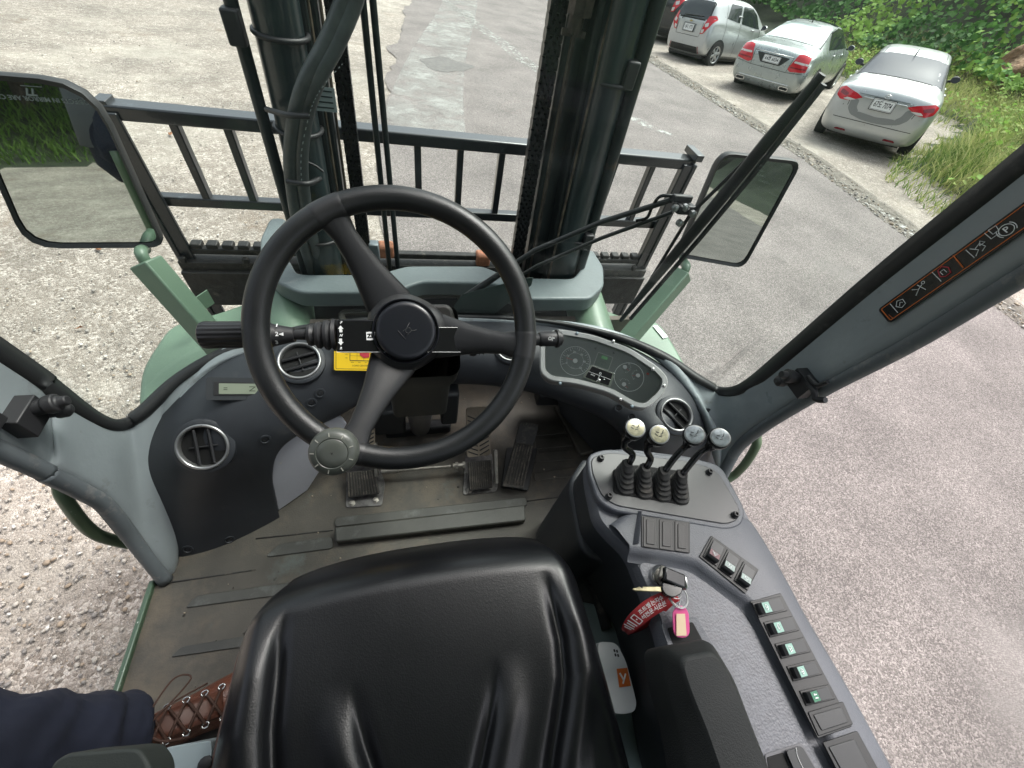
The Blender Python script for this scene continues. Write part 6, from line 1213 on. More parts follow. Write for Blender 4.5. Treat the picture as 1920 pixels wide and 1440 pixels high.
def rocker(c, bx, by, sym, fm, lit_first=True):
    """c: centre px; bx, by: half axes in pixels (short, long); pressed end raised at +by"""
    c0 = deckp(*c); X = deckp(c[0]+bx[0], c[1]+bx[1])-c0; Y = deckp(c[0]+by[0], c[1]+by[1])-c0; N_ = V(0, 0, 1); q = MB()
    q.prism([c0+X*1.18+Y*1.14+N_*.001, c0-X*1.18+Y*1.14+N_*.001, c0-X*1.18-Y*1.14+N_*.001, c0+X*1.18-Y*1.14+N_*.001], N_*.0022); RK = P_(q, 'rocker_switch', M_swd, CO, bevel=.0008)
    q = MB(); hgt = lambda f: .0075 if f > .55 else (.0045 if f > -.9 else .003)
    rows = [[c0+X*s_*.86+Y*f+N_*z for s_ in (-1, -.9, .9, 1)] for f, z in ((1.0, .002), (.96, .0095), (.80, .0120), (.05, .0070), (-.92, .0046), (-.96, .002))]
    q.mt(M_sw).grid(rows)
    for s_ in (0, 3): q.add([r[s_] for r in rows]+[rows[0][s_]-N_*.004, rows[-1][s_]-N_*.004], [(0, 1, 2, 3, 4, 5)])
    q.mt(fm); fl = [c0+X*a*.78+Y*b+N_*z for a, b, z in ((-1, .78, .0122), (1, .78, .0122), (1, .12, .0079), (-1, .12, .0079))]; q.add(fl, [(0, 1, 2, 3)])
    o = c0+Y*.45+N_*.0106; Xn, Yn = X.normalized(), (fl[0]-fl[3]).normalized(); s_ = X.length*.5; q.mt(M_white); T = lambda pts, r=.0005, cl=False: q.tube([o+Xn*a*s_+Yn*b*s_ for a, b in (pts+[pts[0]] if cl else pts)], r, 5)
    if sym == 'tri': T([(-.9, -.7), (.9, -.7), (0, .9)], cl=True); T([(-.4, -.4), (.4, -.4), (0, .35)], cl=True)
    if sym == 'lamp': T([(.5*math.cos(t), .5*math.sin(t)) for t in [k*.7 for k in range(9)]], cl=True); [T([(.7*math.cos(t), .7*math.sin(t)), (1.05*math.cos(t), 1.05*math.sin(t))]) for t in [k*.785 for k in range(8)]]
    if sym == 'work': T([(-.5, -.6), (.5, -.6), (.5, .1), (-.1, .6), (-.5, .2)], cl=True); T([(.7, .5), (1, .8)]); T([(.8, 0), (1.1, 0)])
    if sym == 'wash': T([(-.9, .5), (-.3, .8), (.3, .8), (.9, .5), (.5, -.4), (-.5, -.4)], cl=True); T([(0, -.7), (0, .5)])
    if sym == 'wiper': T([(-.9, .6), (0, .9), (.9, .6), (.6, -.6), (-.6, -.6)], cl=True); T([(-.3, -.6), (.5, .6)])
    if sym == 'car': T([(-1, -.5), (1, -.5), (1, .3), (-1, .3)], cl=True); T([(-.6, .3), (-.4, .8), (.4, .8), (.6, .3)])
    if sym == 'arrows': T([(-.5, -.9), (-.5, .9), (-.9, .4)], .0007); T([(.5, .9), (.5, -.9), (.9, -.4)], .0007)
    o2 = q; P_(q, 'rocker_paddle', None, RK, smooth=0)
quadpanel([(1333, 1004), (1422, 1068), (1397, 1114), (1310, 1044)], .0016, M_swd, 'switch_bank')
rocker((1338, 1035), (11, 8), (-8, 16), 'tri', M_wpink); rocker((1366, 1057), (11, 8), (-8, 16), 'lamp', mat('symbol_pale_field', (.30, .36, .34), .4)); rocker((1396, 1080), (11, 8), (-8, 16), 'work', mat('symbol_pale_field', (.3, .36, .34), .4))
quadpanel([(1405, 1128), (1463, 1112), (1597, 1362), (1532, 1385)], .0016, M_swd, 'switch_bank')
for c, sy, fm in (((1441, 1138), 'wash', M_wgreen), ((1463, 1175), 'car', M_wgreen), ((1484, 1215), 'wiper', M_wgreen), ((1506, 1257), 'wash', M_wgreen), ((1530, 1303), 'arrows', M_wdark)): rocker(c, (5.5, 12), (-24, 5.5), sy, fm)
quadpanel([(1512, 1335), (1578, 1315), (1597, 1358), (1532, 1380)], .003, M_swd, 'blank_plug'); quadpanel([(1521, 1340), (1573, 1325), (1586, 1354), (1537, 1370)], .0042, M_sw, 'blank_plug_cap')
quadpanel([(1540, 1392), (1605, 1370), (1660, 1470), (1590, 1490)], .0025, M_swd, 'blank_plug'); quadpanel([(1550, 1400), (1598, 1385), (1625, 1440), (1580, 1455)], .0038, M_sw, 'blank_plug_cap')
# slots in the tray: one under the armrest tip, one with a lever lower down
q = MB(); q.mt(M_cons).prism(rpoly([Cz(a, b, .0026) for a, b in ((1238, 1170), (1305, 1155), (1345, 1225), (1262, 1240))], .006), V(0, 0, .0012)); q.mt(M_void).prism(rpoly([Cz(a, b, .0030) for a, b in ((1250, 1178), (1298, 1166), (1328, 1222), (1272, 1236))], .003), V(0, 0, .0014)); P_(q, 'console_slot', None, CO, bevel=.0005)
q = MB(); q.mt(mat('slot_rim', (.10, .10, .11), .35)).prism(rpoly([Cz(a, b, .0026) for a, b in ((1432, 1414), (1502, 1392), (1550, 1480), (1450, 1500))], .004), V(0, 0, .0016)); q.mt(M_void).prism(rpoly([Cz(a, b, .0032) for a, b in ((1436, 1420), (1468, 1410), (1495, 1480), (1450, 1490))], .003), V(0, 0, .0016)); q.mt(M_sw).prism(rpoly([Cz(a, b, .006) for a, b in ((1470, 1408), (1500, 1398), (1530, 1450), (1495, 1465))], .004), V(0, 0, .004)); q.mt(M_white).tube(catmull([Cz(a, b, .0105) for a, b in ((1492, 1402), (1496, 1420), (1508, 1445))], 4), .0005, 5); P_(q, 'console_slot', None, CO, bevel=.0005)
# ignition lock
q = MB(); ig = Cz(1238, 1082, .002); q.mt(M_chrome).lathe(ig, V(-.15, -.2, 1), [(.018, 0), (.018, .006), (.0155, .010), (.0145, .012)], 32); q.mt(M_alu).lathe(ig, V(-.15, -.2, 1), [(.0125, .010), (.0125, .014), (.004, .0145)], 24); IG = P_(q, 'ignition_lock', None, smooth=40)
# console side skirt shapes
q = MB(); q.prism(rpoly([Uz(a, b, 1.56) for a, b in ((1064, 905), (1100, 850), (1125, 900), (1140, 1000), (1180, 1045), (1150, 1060), (1090, 1040))], .03), V(0, 0, -.34)); P_(q, 'console_side_skirt', M_consd, bevel=.02, seg=4)
q = MB(); q.tube(catmull([Uz(1070, 1040, 1.40), Uz(1095, 1078, 1.42), Uz(1118, 1115, 1.42), Uz(1138, 1180, 1.42)], 5), .012, 10); P_(q, 'seat_side_bellows', M_rubd, smooth=180)
q = MB(); a = [Uz(1020, 1000, 1.13), Uz(1052, 930, 1.13), Uz(1100, 1040, 1.2), Uz(1060, 1040, 1.2)]; q.prism(rpoly([Uz(x, y, 1.30) for x, y in ((1022, 985), (1055, 920), (1110, 1050), (1150, 1120), (1100, 1100))], .03), V(0, 0, -.19)); P_(q, 'console_foot', mat('console_foot', (.13, .13, .12), .5, var=.2, bump=.2, bscale=300), bevel=.02, seg=3)

# ---- right armrest over the console
q = MB()
def arms(c0, c1, w0, w1, z0, z1): pass
tA = [(1272, 1233), (1340, 1220), (1372, 1272), (1400, 1344), (1439, 1440), (1475, 1530), (1380, 1540), (1347, 1440), (1319, 1359), (1294, 1300)]
bA = [(1236, 1212), (1330, 1196), (1378, 1275), (1404, 1346), (1442, 1442), (1478, 1532), (1315, 1540), (1287, 1440), (1275, 1375), (1250, 1290)]
T = rpoly([Uz(a, b, 1.765) for a, b in tA], .012, 4); Bm = rpoly([Uz(a, b, 1.735) for a, b in bA], .012, 4); cc2 = sum(T, V(0, 0, 0))/len(T)
q.grid([[p+V(0, 0, -.05) for p in Bm], [p+V(0, 0, -.006) for p in Bm], [a*.82+b*.18 for a, b in zip(Bm, T)], [a*.12+b*.88 for a, b in zip(Bm, T)], T, [cc2+(p-cc2)*.93+V(0, 0, .0015) for p in T]], closed=True); q.add([cc2+(p-cc2)*.93+V(0, 0, .0015) for p in T], [tuple(range(len(T)))]); q.add([p+V(0, 0, -.05) for p in Bm], [tuple(range(len(Bm)))]); AR_M = P_(q, 'armrest', M_arm, smooth=60)
# ---- operator seat
def sub_(x, a, b): t = min(1, max(0, (x-a)/(b-a))); return t*t*(3-2*t)
q = MB(); NU, NV = 190, 170; rows = []
sc = []   # crease curves as (y -> x) in world at z 1.62
def crease(pts): return [Uz(a, b, 1.625) for a, b in pts]
CR = [(crease([(538, 1150), (525, 1200), (517, 1290), (510, 1370), (512, 1440), (520, 1520)]), +1, .0125, .016), (crease([(665, 1298), (672, 1345), (684, 1400), (700, 1450), (720, 1510)]), +1, .011, .013), (crease([(928, 1250), (926, 1300), (918, 1355), (905, 1420), (890, 1490)]), -1, .011, .012), (crease([(1022, 1080), (1036, 1130), (1052, 1200), (1058, 1270), (1048, 1340), (1035, 1420), (1028, 1500)]), -1, .0125, .014)]
def cx(C_, y):
    if y >= C_[0].y: return C_[0].x, -(y-C_[0].y)
    for i in range(len(C_)-1):
        if C_[i].y >= y >= C_[i+1].y: f = (C_[i].y-y)/(C_[i].y-C_[i+1].y); return C_[i].x*(1-f)+C_[i+1].x*f, C_[0].y-y
    return C_[-1].x, C_[0].y-y
for j in range(NV+1):
    v = j/NV; row = []
    for i in range(NU+1):
        u = -1+2*i/NU; y0 = .212-.62*v; 
        hw = .262+.006*math.sin(v*3); x = u*hw-.004
        # rounded plan corners at the front
        y = .214-.62*v-(.020*abs(u)**2.5+.010*max(0, -u)**2+.02*abs(u)**8)*(1-sub_(v, 0, .5))
        cxn = 1-.045*(1-sub_(v, 0, .14)); x = x*cxn
        e = min(1, (1-abs(u))/.20); ef = min(1, v/.14); z = 1.632-.085*(1-e)**2.4-.10*(1-ef)**2.4+.012*(abs(u)**2)*sub_(v, .1, .4)
        if v > .86: z -= .05*((v-.86)/.14)**2
        for C_, sg_, amp, wd_ in CR:
            xc_, dy_ = cx(C_, y); g = sub_(dy_, -.015, .075); d = (x-xc_)*sg_     # d>0 towards the seat centre
            z += -amp*g*math.exp(-((d)/.011)**2 if d > 0 else -((d)/.006)**2) + amp*.95*g*math.exp(-((d+.024)/.020)**2)
        row.append(V(x, y, z))
    rows.append(row)
q.grid(rows); bnd = [rows[0][i] for i in range(NU+1)]+[rows[j][NU] for j in range(1, NV+1)]+[rows[NV][i] for i in range(NU-1, -1, -1)]+[rows[j][0] for j in range(NV-1, 0, -1)]
sc_ = V(0, -.1, 0); q.grid([bnd, [p+(V(p.x, p.y+.1, 0)*.02)+V(0, 0, -.012) for p in bnd], [p+V(0, 0, -.06)+(V(p.x, p.y+.1, 0)*.0) for p in bnd], [p+V(-p.x*.12, 0, -.10) for p in bnd]], closed=True)
ST = P_(q, 'operator_seat', M_seat, smooth=180, weld=True)
q = MB(); q.tube([rows[j_][0]+V(-.002, 0, -.004) for j_ in range(12, NV, 4)], .004, 8); P_(q, 'seat_piping', mat('piping_brown', (.12, .07, .055), .5), ST, smooth=180)
q = MB(); q.box(V(0, -.08, 1.44), (.44, .50, .14)); q.box(V(0, -.08, 1.24), (.36, .40, .28)); P_(q, 'seat_suspension', M_blackm, ST, bevel=.02)
q = MB(); rr = [[V(x*(.25-.02*abs(v-.5)), -.37-.10*v-.03*math.cos(x*1.5), 1.62+.52*v) for x in [-1+2*i/16 for i in range(17)]] for v in [k/12 for k in range(13)]]; q.grid(rr); P_(q, 'backrest', M_seat, ST, solid=.08, sub=1, smooth=180)
# pale adjuster cover beside the seat
q = MB(); cs_ = rpoly([Uz(a, b, 1.53) for a, b in ((1120, 1203), (1156, 1205), (1174, 1240), (1194, 1318), (1190, 1334), (1168, 1340), (1130, 1330))], .01); q.mt(mat('adjuster_cover', (.60, .62, .62), .45)).prism(cs_, V(0, 0, -.10)); q.mt(M_orange).prism([Uz(a, b, 1.5305) for a, b in ((1156, 1254), (1176, 1252), (1183, 1286), (1161, 1289))], V(0, 0, .0006)); q.mt(M_white).tube([Uz(a, b, 1.5316) for a, b in ((1162, 1262), (1170, 1276))], .0016, 5); q.tube([Uz(a, b, 1.5316) for a, b in ((1173, 1263), (1168, 1282))], .0014, 5)
q.mt(M_ink)
for a, b in ((1152, 1220), (1157, 1221), (1154, 1228), (1159, 1229)): q.box(Uz(a, b, 1.5306), (.003, .004, .0006))
P_(q, 'seat_adjuster', None, ST, bevel=.002)
q = MB(); q.prism([V(.235, -.6, 1.18), V(.40, -.6, 1.18), V(.40, .06, 1.18), V(.235, .12, 1.18)], V(0, 0, .24)); P_(q, 'seat_plinth', wear(mat('plinth_paint', (.20, .26, .255), .5, var=.1), (.16, .15, .11), 14, .6, .2), bevel=.006)
# left armrest tip and grey seat bracket at the bottom edge
q = MB(); T = rpoly([Uz(a, b, 1.70) for a, b in ((95, 1432), (125, 1412), (240, 1402), (262, 1404), (282, 1432), (290, 1600), (60, 1600))], .012); q.prism(T, V(0, 0, -.05)); P_(q, 'armrest', mat('armrest_left_foam', (.035, .041, .037), .6, bump=.3, bscale=700), bevel=.010, seg=4)
q = MB(); T = rpoly([Uz(a, b, 1.55) for a, b in ((304, 1406), (318, 1400), (396, 1388), (400, 1600), (286, 1600))], .004); q.prism(T, V(0, 0, -.12)); P_(q, 'seat_bracket', mat('bracket_grey', (.30, .36, .38), .4), ST, bevel=.003)
q = MB(); q.lathe(Uz(386, 1432, 1.556), V(0, 0, 1), [(.008, 0), (.008, .004), (.003, .006)], 12); P_(q, 'bracket_bolt', M_blackm, ST, smooth=50)

# ================================================================== KEYS hanging in the ignition
KR = empty('key_bunch', Cz(1238, 1082, .02)); tag(KR, 'two keys on a ring with red strap and pink tag in the console ignition', 'keys')
HK = .030
def kz(a, b, h_=HK): return Cz(a, b, h_)
q = MB(); a0, a1 = kz(1242, 1076, .040), kz(1281, 1092, .034); q.mt(M_black).bar(a0, a1, .021, .014); q.mt(M_alu).bar(kz(1236, 1074, .030), kz(1247, 1078, .034), .020, .018); q.mt(M_chrome).bar(kz(1280, 1092, .030), kz(1285, 1094, .028), .020, .012); q.mt(M_alu).bar(kz(1240, 1080, .012), kz(1244, 1077, .03), .006, .006); P_(q, 'ignition_key', None, KR, bevel=.003)
q = MB(); q.mt(M_black).prism(rpoly([kz(a, b, .030) for a, b in ((1238, 1092), (1262, 1085), (1275, 1098), (1274, 1115), (1258, 1123), (1243, 1118), (1236, 1106))], .008), V(0, 0, .009)); q.mt(mat('brass_key', (.30, .27, .17), .35, metal=.8, var=.3, vscale=60))
bl = [(1240, 1100), (1205, 1100), (1202, 1103), (1198, 1100), (1193, 1102), (1186, 1103), (1184, 1106), (1190, 1109), (1240, 1111)]; q.prism([kz(a, b, .033) for a, b in bl], V(0, 0, .003)); P_(q, 'spare_key', None, KR, bevel=.0012)
q = MB(); c = kz(1270, 1116, .024); X, Y, N_ = frame_at(V(.15, .25, 1)); 
for dr in (0, .0011): q.tube([c+(X*math.cos(t)*(.0165-dr)+Y*math.sin(t)*(.0195-dr))+N_*dr for t in [2*math.pi*k/40 for k in range(41)]], .0009, 8, caps=False)
c = kz(1262, 1113, .030); q.tube([c+(X*math.cos(t)*.011+Y*math.sin(t)*.008)+N_*.002 for t in [2*math.pi*k/30 for k in range(31)]], .0007, 8, caps=False); q.tube(catmull([kz(1270, 1086, .038), kz(1266, 1094, .041), kz(1266, 1104, .036)], 4), .0009, 6); P_(q, 'key_ring', M_chromed, KR, smooth=180)
# red strap: a folded ribbon curling off the console edge
sp = [((1262, 1104, .024), (1274, 1126, .022)), ((1236, 1112, .024), (1252, 1140, .018)), ((1212, 1124, .020), (1228, 1154, .010)), ((1190, 1142, .010), (1206, 1170, -.004)), ((1174, 1160, -.006), (1188, 1184, -.018)), ((1166, 1176, -.024), (1178, 1190, -.034)), ((1170, 1182, -.040), (1184, 1188, -.048)), ((1186, 1172, -.036), (1202, 1182, -.044)), ((1210, 1150, -.010), (1228, 1164, -.014)), ((1246, 1122, .012), (1262, 1134, .012))]
L_, R_ = catmull([kz(*a) for a, b in sp], 5), catmull([kz(*b) for a, b in sp], 5); q = MB(); q.grid([[l, l*.5+r*.5+V(0, 0, .0006), r] for l, r in zip(L_, R_)]); P_(q, 'red_strap', mat('red_ribbon', (.40, .025, .03), .55, bump=.4, bscale=1500, var=.1), KR, solid=.0012, smooth=180)
q = MB(); q.mt(M_white)
def on_strap(i, s_, off=.0014):
    l, r = L_[int(i)], R_[int(i)]; l2, r2 = L_[int(i)+1], R_[int(i)+1]; f = i-int(i); p = (l*(1-f)+l2*f)*(1-s_)+(r*(1-f)+r2*f)*s_; n = (l2-l).cross(r-l).normalized(); n = n if n.z > 0 else -n; return p+n*off, (l2-l).normalized(), n
for i, t in ((5.5, '수'), (7.0, '지'), (8.6, '는'), (10.4, '벨'), (12.0, '트'), (13.6, '조')):
    for s_, tt in ((.33, t), (.68, {'수': '본', '지': '은', '는': '시', '벨': '운', '트': '전', '조': '석'}[t])):
        p, d, n = on_strap(i, s_); Xs = -d; q.text(tt, p, Xs, n.cross(Xs), .0082, offset=.0001)
p, d, n = on_strap(16.2, .5); Xs = d; Ys = n.cross(d); a = rrect(p, Xs, Ys, .009, .018, .001); b = rrect(p, Xs, Ys, .006, .015, .001); q.add(a+b, [(k, (k+1) % len(a), len(a)+(k+1) % len(a), len(a)+k) for k in range(len(a))]); q.lathe(p, n, [(.0012, 0), (.0012, .0002)], 8)
for i, h_ in ((18.4, .9), (19.4, .7), (20.6, .9), (21.6, .6)):
    p, d, n = on_strap(i, .5); q.box(p, (.0018, .018*h_, .0002), (d, n.cross(d), n))
P_(q, 'strap_print', None, KR, smooth=0)
q = MB(); tg = rpoly([kz(a, b, z) for a, b, z in ((1262, 1196, .012), (1260, 1148, .022), (1268, 1136, .024), (1281, 1136, .024), (1290, 1148, .022), (1293, 1196, .012))], .012, 4); q.prism(tg, V(0, 0, .0022)); P_(q, 'pink_tag', mat('pink_plastic', (.72, .10, .30), .3, spec=.6), KR, bevel=.0006)
q = MB(); q.mt(mat('cream_card', (.80, .62, .42), .6)).prism([kz(1268, 1192, .0160), kz(1268, 1151, .0250), kz(1284, 1151, .0250), kz(1287, 1192, .0160)], V(0, 0, .0008)); q.mt(M_chrome).tube([kz(1275, 1124, .028), kz(1273, 1133, .030), kz(1276, 1141, .027)], .0007, 6); P_(q, 'name_card', None, KR, smooth=0)

# ================================================================== PERSON standing in the doorway, one boot on the cab floor
H0 = Uz(262, 1402, FZ); T0 = Uz(432, 1322, FZ); FD = (T0-H0).normalized(); FS = V(-FD.y, FD.x, 0)
PE = empty('person', H0); tag(PE, 'person in navy trousers with one brown laced leather boot on the cab floor', 'person')
M_boot = wear(mat('boot_leather', (.115, .038, .022), .38, bump=.3, bscale=300, kind='voronoi', var=.15, vscale=8, coat=.15), (.18, .075, .045), 9, .6, .2); M_sole = mat('boot_sole', (.02, .016, .013), .7); M_lace = mat('boot_lace', (.05, .022, .014), .75)
M_navy = mat('navy_cotton', (.007, .010, .024), .85, bump=.35, bscale=900, var=.15, vscale=5); M_skin = mat('skin', (.42, .25, .17), .5, bump=.1, bscale=200)
def boot(H, D, nm='boot', det=True):
    S_ = V(-D.y, D.x, 0); q = MB(); LF = .295
    st = [(-.02, .026, .055), (0, .034, .075), (.04, .037, .095), (.08, .036, .100), (.12, .038, .088), (.16, .044, .070), (.20, .049, .058), (.24, .046, .052), (.27, .036, .044), (.288, .022, .032), (.295, .008, .02)]
    rows = []
    for x, wd, hh in st:
        o = H+D*x+S_*(.008*math.sin(x*9)); rows.append([o+S_*(wd*math.cos(t)*(1 if math.sin(t) > 0 else 1))+V(0, 0, .018+hh*max(0, math.sin(t))**.75) for t in [math.pi*(-.08+1.16*k/16) for k in range(17)]])
    q.mt(M_boot).grid(rows); q.add([r for r in rows[0]], [tuple(range(17))]); B = P_(q, nm, None, PE, smooth=180)
    q = MB(); q.mt(M_sole).prism(rpoly([H+D*x+S_*(wd*1.12) for x, wd, hh in st]+[H+D*x-S_*(wd*1.12) for x, wd, hh in st[::-1]], .006, 2), V(0, 0, .024)); P_(q, 'boot_sole', None, PE, bevel=.003)
    q = MB(); sh = []
    for z, rx, ry, ox in ((.06, .055, .038, .035), (.10, .052, .040, .030), (.14, .046, .041, .022), (.18, .047, .044, .018), (.21, .049, .046, .016)):
        sh.append([H+D*(ox+rx*math.cos(t))+S_*(ry*math.sin(t))+V(0, 0, z) for t in [2*math.pi*k/24 for k in range(24)]])
    q.mt(M_boot).grid(sh, closed=True); P_(q, 'boot_shaft', None, PE, smooth=180)
    if det:
        # tongue panel, eyelets and crossed laces down the instep
        ins_ = [(.175, .080), (.150, .093), (.125, .108), (.100, .122), (.082, .142), (.074, .165)]
        q = MB(); q.grid([[H+D*x+S_*s_+V(0, 0, z+.004-.10*abs(s_)) for s_ in (-.022, -.011, 0, .011, .022)] for x, z in ins_]); P_(q, 'boot_tongue', mat('tongue_leather', (.085, .030, .018), .5, var=.15), PE, solid=.003, smooth=180)
        ey = []
        for x, z in ins_:
            pr = []
            for s_ in (-1, 1):
                c = H+D*x+S_*s_*.027+V(0, 0, z+.004); pr.append(c); q = MB(); q.tube([c+(D*math.cos(t)+V(0, 0, .45)*math.sin(t)*0+S_*math.sin(t)*.75)*.0058+V(0, 0, .002) for t in [2*math.pi*k/16 for k in range(17)]], .0017, 6, caps=False); P_(q, 'eyelet', M_chrome, PE, smooth=180)
            ey.append(pr)
        q = MB()
        for i in range(len(ey)-1):
            for a, b in ((ey[i][0], ey[i+1][1]), (ey[i][1], ey[i+1][0])): q.tube(catmull([a, (a+b)/2+V(0, 0, .010)+D*.004, b], 4), .0026, 6)
        k_ = ey[-1][0]*.5+ey[-1][1]*.5; f = k_+D*.01+V(0, 0, .008)
        q.tube(catmull([f, f+S_*.03+D*.02+V(0, 0, .006), f+S_*.065+D*.04+V(0, 0, -.02), f+S_*.055+D*.06+V(0, 0, -.035), f+S_*.015+D*.03, f], 5), .0017, 6); q.tube(catmull([f, f+D*.04+S_*.02+V(0, 0, .0), f+D*.085+S_*.035+V(0, 0, -.04)], 5), .0017, 6); q.tube(catmull([f, f-S_*.03+D*.03, f-S_*.04+D*.06+V(0, 0, -.03)], 5), .0024, 6); P_(q, 'boot_laces', M_lace, PE, smooth=180)
        q = MB(); q.tube(catmull([H+D*x+S_*(wd*math.cos(1.05))+V(0, 0, .018+hh*.93) for x, wd, hh in st[3:9]][:4]+[H+D*.215+V(0, 0, .078)]+[H+D*x-S_*(wd*math.cos(1.05))+V(0, 0, .018+hh*.93) for x, wd, hh in st[3:7]][::-1], 4), .0016, 6); P_(q, 'boot_stitching', M_lace, PE, smooth=180)
boot(H0, FD)
H2 = V(-.80, -.40, .80); D2 = V(.95, .2, 0).normalized(); boot(H2, D2, det=False)
hipR, hipL = V(-.78, -.10, 1.74), V(-.78, -.32, 1.72)
def leg(hem, pts, rad, seed):
    C_ = catmull(pts, 14); n = len(C_); rows = []; prev = None
    for i, p in enumerate(C_):
        t = (C_[min(i+1, n-1)]-C_[max(i-1, 0)]).normalized(); a = V(0, 1, 0)-t*t.y; a.normalize(); b = t.cross(a); f = i/(n-1)*(len(rad)-1); k = min(int(f), len(rad)-2); r = rad[k]*(1-(f-k))+rad[k+1]*(f-k); row = []
        for j in range(64):
            u = 2*math.pi*j/64; rr = r*(1+.055*math.sin(i*.5+2.2*math.sin(u*2+seed))+.10*(abs(2*float(vnoise(math.cos(u)*1.3+i*.16, math.sin(u)*1.3+i*.10, 1.7, seed))-1)**.7-.5)+.05*(abs(2*float(vnoise(math.cos(u)*2+i*.4, math.sin(u)*2-i*.2, 2.3, seed+3))-1)-.5)); row.append(p+(a*math.cos(u)+b*math.sin(u))*rr)
        rows.append(row)
    return rows
ank = H0+FD*.03
q = MB(); kneeR = V(-.63, .03, 1.58)
q.grid(leg(None, [ank+V(-.004, 0, .155), ank+V(-.012, 0, .22), (ank+V(0, 0, .2))*.55+kneeR*.45, kneeR, kneeR*.5+hipR*.5+V(0, 0, .03), hipR], [.074, .078, .080, .088, .10, .115], 1), closed=True)
q.grid(leg(None, [H2+D2*.03+V(0, 0, .12), H2+D2*.03+V(0, 0, .3), V(-.76, -.34, 1.28), V(-.78, -.32, 1.60), hipL], [.07, .072, .085, .10, .115], 2), closed=True)
q.lathe(V(-0.790, -0.210, 1.62), V(.1, 0, 1), [(.10, -.06), (.165, 0), (.175, .10), (.165, .20)], 32, sx=.72, u=V(1, 0, 0)); P_(q, 'trousers', M_navy, PE, smooth=180, solid=.004)
# body: one continuous skinned surface
sk = []; se = []; sr = []
def sv(p, r, par=None):
    sk.append(p); sr.append(r)
    if par is not None: se.append((par, len(sk)-1))
    return len(sk)-1
pv = sv(V(-0.790, -0.210, 1.76), (.13, .10)); s1_ = sv(V(-0.770, -0.200, 1.92), (.125, .095), pv); s2_ = sv(V(-0.710, -0.190, 2.10), (.14, .10), s1_); s3_ = sv(V(-0.650, -0.180, 2.24), (.11, .085), s2_); nk = sv(V(-0.610, -0.180, 2.34), (.05, .05), s3_); h1_ = sv(V(-0.580, -0.180, 2.42), (.075, .07), nk); h2_ = sv(V(-0.570, -0.180, 2.52), (.088, .078), h1_); sv(V(-0.580, -0.180, 2.585), (.06, .055), h2_)
nz = sv(V(-0.485, -0.180, 2.475), (.012, .010), h2_)
for s_, hip, kn, an, ft in ((1, hipR, kneeR, ank+V(0, 0, .1), H0+FD*.12+V(0, 0, .045)), (-1, hipL, V(-0.610, -0.410, 1.28), H2+V(0, 0, .12), H2+D2*.12+V(0, 0, .045))):
    a = sv(hip, (.08, .08), pv); b = sv(kn, (.055, .055), a); c = sv(an, (.032, .032), b); sv(ft, (.028, .02), c)
hands = []
for s_, el, wr in ((1, V(-.52, .02, 2.10), V(-.24, -.10, 2.24)), (-1, V(-0.470, -0.430, 2.05), V(-.30, -.22, 2.22))):
    sh_ = sv(V(-0.660, -.18+s_*.17, 2.22), (.06, .055), s3_); e_ = sv(el, (.04, .038), sh_); w_ = sv(wr, (.026, .022), e_); d = (V(-.04, -.14, 2.30)-wr).normalized(); pm = sv(wr+d*.05, (.034, .016), w_); pe = wr+d*.085; side = d.cross(V(0, 0, 1)).normalized()
    for k in range(4):
        o = pe+side*(.027-.018*k); f1 = sv(o, (.0095, .009), pm); l = (.035, .042, .040, .030)[k]; f2 = sv(o+d*l+V(0, 0, -.006), (.0085, .008), f1); sv(o+d*(l+.022)+V(0, 0, -.024), (.0075, .007), f2)
    t1 = sv(wr+d*.035+side*.035+V(0, 0, .01), (.011, .010), w_); t2 = sv(wr+d*.065+side*.048+V(0, 0, .018), (.0095, .009), t1); sv(wr+d*.095+side*.045+V(0, 0, .016), (.008, .0075), t2)
me = bpy.data.meshes.new('body'); me.from_pydata([tuple(p) for p in sk], se, []); ob = bpy.data.objects.new('body', me); COL.objects.link(ob)
md = ob.modifiers.new('skin', 'SKIN'); md.use_smooth_shade = True
for i, r in enumerate(sr): me.skin_vertices[0].data[i].radius = r
me.skin_vertices[0].data[0].use_root = True; s_ = ob.modifiers.new('sub', 'SUBSURF'); s_.levels = 2; s_.render_levels = 2; me.materials.append(M_skin)
dg = bpy.context.evaluated_depsgraph_get(); dg.update(); m2 = bpy.data.meshes.new_from_object(ob.evaluated_get(dg)); bpy.data.objects.remove(ob); body = bpy.data.objects.new('body', m2); COL.objects.link(body); m2.shade_smooth(); 
if not m2.materials: m2.materials.append(M_skin)
setpar(body, PE)
q = MB(); sw = mat('grey_shirt', (.09, .10, .11), .8, bump=.3, bscale=700, var=.1)
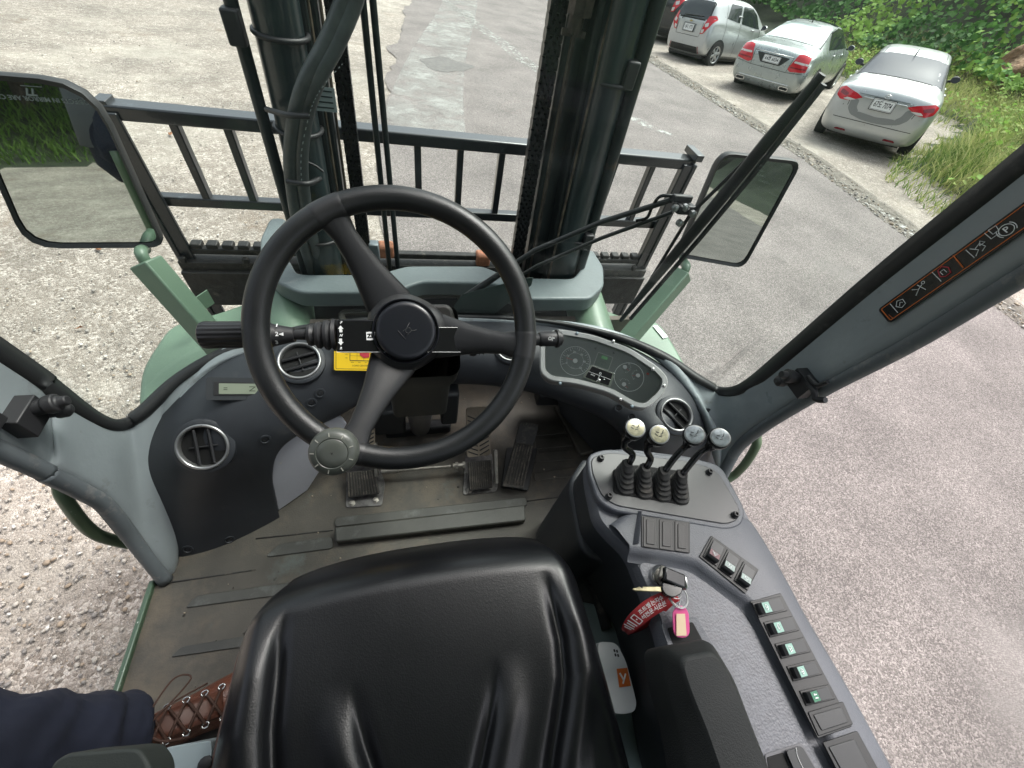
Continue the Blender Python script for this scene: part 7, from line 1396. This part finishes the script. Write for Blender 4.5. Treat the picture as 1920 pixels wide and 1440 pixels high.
q.mt(sw).grid([[c+(V(rx*math.cos(t), ry*math.sin(t), 0)) for t in [2*math.pi*k/36 for k in range(36)]] for c, rx, ry in ((V(-0.795, -0.210, 1.70), .135, .19), (V(-0.780, -0.210, 1.86), .13, .185), (V(-0.750, -0.200, 2.0), .135, .19), (V(-0.700, -0.190, 2.14), .14, .21), (V(-0.660, -0.180, 2.25), .115, .19), (V(-0.635, -0.180, 2.31), .07, .09), (V(-0.625, -0.180, 2.335), .06, .062))], closed=True)
for s_, el, wr in ((1, V(-.52, .02, 2.10), V(-.24, -.10, 2.24)), (-1, V(-0.470, -0.430, 2.05), V(-.30, -.22, 2.22))):
    q.tube(catmull([V(-0.660, -.18+s_*.15, 2.23), V(-.74, -.08+s_*.20, 2.18), el, el*.3+wr*.7], 5), [.075-.0022*k for k in range(16)], 20, caps=False)
P_(q, 'shirt', None, PE, solid=.004, smooth=180)
q = MB(); hc = V(-0.585, -0.180, 2.515); q.grid([[hc+V(-.012+.094*math.sin(a)*math.cos(t)*(1 if math.cos(t) < .3 or a < .9 else .93), .087*math.sin(a)*math.sin(t), .098*math.cos(a)+(.02 if math.cos(t) > .4 and a > 1.0 else 0)) for t in [2*math.pi*k/32 for k in range(32)]] for a in (.02, .35, .7, 1.0, 1.25, 1.5)], closed=True); P_(q, 'hair', mat('black_hair', (.01, .009, .008), .5, bump=.5, bscale=200), PE, solid=.012, smooth=180)
for s_ in (-1, 1):
    q = MB(); q.mt(mat('eye_white', (.6, .6, .58), .3)).lathe(V(-0.505, -.18+s_*.03, 2.495), V(1, s_*.2, 0), [(.010, 0), (.008, .004), (.003, .006)], 12); P_(q, 'eye', None, PE, smooth=180)
    q = MB(); q.lathe(V(-0.590, -.18+s_*.078, 2.49), V(0, s_, 0), [(.026, 0), (.03, .008), (.02, .012)], 14, sx=.6, u=V(1, 0, 0)); P_(q, 'ear', M_skin, PE, smooth=180)
q = MB(); q.box(V(-.085, -.14, 2.335), (.17, .012, .08), (V(.97, .2, .0).normalized(), V(-.2, .97, 0).normalized(), V(0, 0, 1))); PH = q.build('phone', M_black, bevel=.003); tag(PH, 'black phone held up behind the steering position by the person in navy trousers', 'phone')
